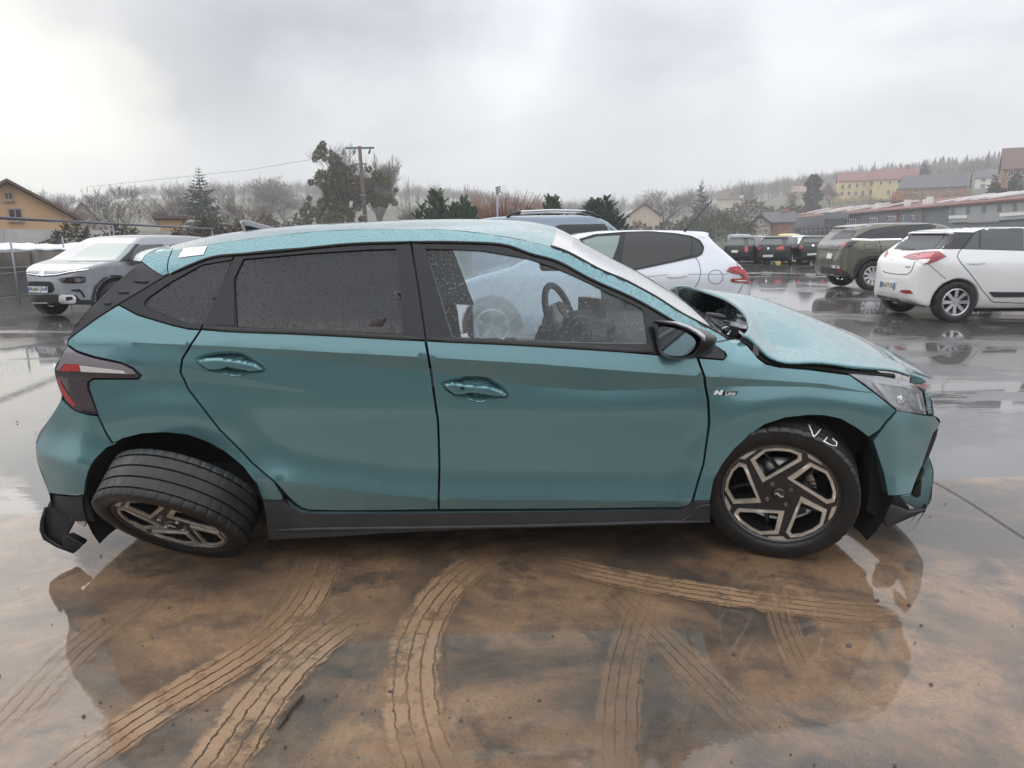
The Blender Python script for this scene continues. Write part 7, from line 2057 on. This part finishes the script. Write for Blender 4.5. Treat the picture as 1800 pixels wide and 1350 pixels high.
# ---------------------------------------------------------------- walls and fence on the left
simple('wall_pale', (.46, .44, .42), .9, nscale=.7, namp=.2)
simple('wall_brown', (.20, .175, .15), .9, nscale=1.2, namp=.3)
simple('wall_plinth', (.27, .245, .215), .9, nscale=1.2, namp=.2)
simple('tarp', (.75, .76, .79), .4)
simple('galv', (.28, .31, .35), .5, .5)
simple('rail_grey', (.10, .105, .12), .5, .3)
def px_wall(name, label, pts, mat, panels=0, cat='wall', th=.18, pm=None):
    """pts: (u, v_bottom, v_top); base on the ground"""
    root = empty(name, tuple(at_z(pts[0][0], pts[0][1]))); o = root.location; n = 0
    P = []
    for u, vb, vt in pts:
        b = at_z(u, vb); d = math.hypot(b[0], b[1]); P.append((Vector((b[0], b[1], 0)) - o, height_for(u, vt, d)))
    for (a, ha), (b, hb_) in zip(P[:-1], P[1:]):
        k = max(1, int((b - a).length / 2.2)) if panels else 1
        for i in range(k):
            s = a.lerp(b, i / k); e = a.lerp(b, (i + 1) / k); h0 = ha + (hb_ - ha) * i / k; h1 = ha + (hb_ - ha) * (i + 1) / k
            t = (e - s).normalized(); nn = Vector((t.y, -t.x, 0)) * th / 2; e = e - t * .02
            m = MB(); m.add([s - nn, e - nn, e + nn, s + nn, s - nn + Vector((0, 0, h0)), e - nn + Vector((0, 0, h1)), e + nn + Vector((0, 0, h1)), s + nn + Vector((0, 0, h0))], [(0, 3, 2, 1), (4, 5, 6, 7), (0, 1, 5, 4), (1, 2, 6, 5), (2, 3, 7, 6), (3, 0, 4, 7)])
            m.build('concrete_panel', mat, root); n += 1
            if pm and panels:
                m = MB(); q = Vector((0, 0, 0)); m.add([s - nn * 1.8, s + t * .14 - nn * 1.8, s + t * .14 + nn * 1.8, s + nn * 1.8] + [p_ + Vector((0, 0, h0 + .04)) for p_ in (s - nn * 1.8, s + t * .14 - nn * 1.8, s + t * .14 + nn * 1.8, s + nn * 1.8)], [(0, 3, 2, 1), (4, 5, 6, 7), (0, 1, 5, 4), (1, 2, 6, 5), (2, 3, 7, 6), (3, 0, 4, 7)]); m.build('post', pm, root)
    tag(root, label, cat); return root
px_wall('boundary_wall', 'brown stained concrete panel wall behind the silver crossover', [(-260, 535, 450), (60, 513, 442), (150, 503, 441)], M_['wall_brown'], 1, pm=M_['wall_plinth'])
px_wall('plinth_wall', 'low pale concrete plinth in front of the brown panel wall', [(-260, 538, 483), (60, 515, 468), (112, 509.5, 467)], M_['wall_plinth'], 0, th=.5)
px_wall('boundary_wall', 'long pale concrete wall below the orange house', [(-200, 487, 398), (100, 472, 404), (400, 462, 408)], M_['wall_pale'], 1)
tp = MB(); rows = []
for i in range(30):
    u = -40 + i * 8; rows.append([tuple(at_dist(u, v + 1.2 * math.sin(i * 1.3 + v), dd)) for v, dd in ((440, 20.6), (436 + math.sin(i * .7), 21), (432, 21.6), (430 + 1.2 * math.sin(i * .5), 22.6))])
tpo = tp.grid(rows).build('white_tarpaulin', M_['tarp'], None, True); tag(tpo, 'white tarpaulin lying along the top of the brown concrete wall', 'tarpaulin')
sl = tpo.modifiers.new('thickness', 'SOLIDIFY'); sl.thickness = .03
def fence():
    A = at_dist(-60, yhor(-60), 17.6); B = at_dist(376, yhor(376), 33.); root = empty('mesh_fence', (A[0], A[1], 0))
    tag(root, 'grey metal mesh fence with a tall top rail in front of the pale wall', 'fence')
    zA = height_for(-60, 379.5, 17.6); zB = height_for(376, 402.5, 33.); o = Vector((A[0], A[1], 0)); b = Vector((B[0], B[1], 0)) - o
    def at(t, z): return tuple(b * t + Vector((0, 0, z)))
    MB().tube([at(0, zA), at(.5, (zA + zB) / 2), at(1, zB)], .035, 6).build('top_rail', M_['rail_grey'], root, True)
    for u in (20, 112, 188, 196, 203, 260, 318, 376):
        # parameter where the pixel column meets the line
        best = min(np.linspace(0, 1, 2000), key=lambda t: abs(u_of(A[0] + b.x * t, A[1] + b.y * t) - u))
        h_ = zA + (zB - zA) * best; h_ = h_ if u in (196, 203, 376) else h_ * .80
        MB().tube([at(best, 0), at(best, h_)], .02, 6).build('post', M_['galv'], root, True)
    w = MB(); n = 170
    for i in range(n):
        t = i / n; h_ = (zA + (zB - zA) * t) * .78; q = Vector(at(t, 0)); dn_ = b.normalized() * .004
        w.add([q - dn_, q + dn_, q + dn_ + Vector((0, 0, h_)), q - dn_ + Vector((0, 0, h_))], [(0, 1, 2, 3)])
    for z in (.2, .7, 1.15): w.tube([at(0, z), at(1, z)], .004, 3, False)
    wo = w.build('wire_mesh', M_['galv'], root); wo['kind'] = 'stuff'
fence()
# ---------------------------------------------------------------- utility pole and floodlight
def pole():
    d = 62.; b = up(642, d); root = empty('utility_pole', (b.x, b.y, 0)); tag(root, 'wooden utility pole with green cross arm and hanging insulators', 'utility pole')
    zt = height_for(637, 257, d); k = d / FPX
    simple('pole_wood', (.12, .085, .075), .9, nscale=3, namp=.25); simple('arm_green', (.10, .20, .18), .6)
    MB().tube([(.12, 0, -.3), (.05, 0, zt * .5), (-.1, 0, zt)], [.20, .17, .14], 10).build('post', M_['pole_wood'], root, True)
    a = MB(); a.box(-26 * k, 22 * k, -.06, .06, zt - .22, zt - .06); a.build('cross_arm', M_['arm_green'], root)
    for x in (-27, -9, 16):
        MB().tube([(x * k, 0, zt - .2), (x * k - .1, 0, zt - .42), (x * k - .16, 0, zt - .62)], [.04, .10, .07], 8).build('insulator', M_['arm_green'], root, True)
    a = MB(); a.box(-13 * k, 8 * k, -.05, .05, zt - 1.45, zt - 1.35); a.build('bracket', M_['rail_grey'], root)
    for z in (.18, .36, .55, .74): MB().tube([(-.25, -.16, zt * z), (.28, -.16, zt * z)], .03, 5).build('band', M_['galv'], root)
    MB().tube([(-27 * k - .16, 0, zt - .62), (-10, 2, zt - 1.6), (-26, 6, zt - 2.6)], .012, 4).build('cable', M_['rail_grey'], root)
pole()
def lamp():
    d = 40.; b = up(875, d); root = empty('floodlight_mast', (b.x, b.y, 0)); tag(root, 'thin grey mast with stacked floodlights in front of the red willow', 'lamp post')
    zt = height_for(875, 329, d)
    MB().tube([(0, 0, 0), (0, 0, zt)], [.07, .045], 8).build('mast', M_['galv'], root, True)
    for k in range(3):
        z = zt - .02 - k * .13; m = MB(); m.box(-.10, .20, -.10, .12, -.045, .045, Matrix.Translation((0, 0, z)) @ Matrix.Rotation(-.25, 4, 'Y')); bevel(m.build('floodlight', M_['galv'], root), .015)
lamp()
# ---------------------------------------------------------------- rain haze
def haze():
    m = MB(); m.box(-1150, 1150, -120, 1250, -1.2, 125)
    o = m.build('haze', None, None)
    t = NT('rain_haze'); v = t.n('ShaderNodeVolumePrincipled')
    v.inputs['Color'].default_value = (.97, .98, 1.0, 1); v.inputs['Density'].default_value = .0013; v.inputs['Anisotropy'].default_value = 0.0
    t.l(v.outputs[0], t.out.inputs['Volume']); o.data.materials.append(t.m)
    tag(o, 'thin rain haze in the air', 'haze', kind='stuff')
haze()
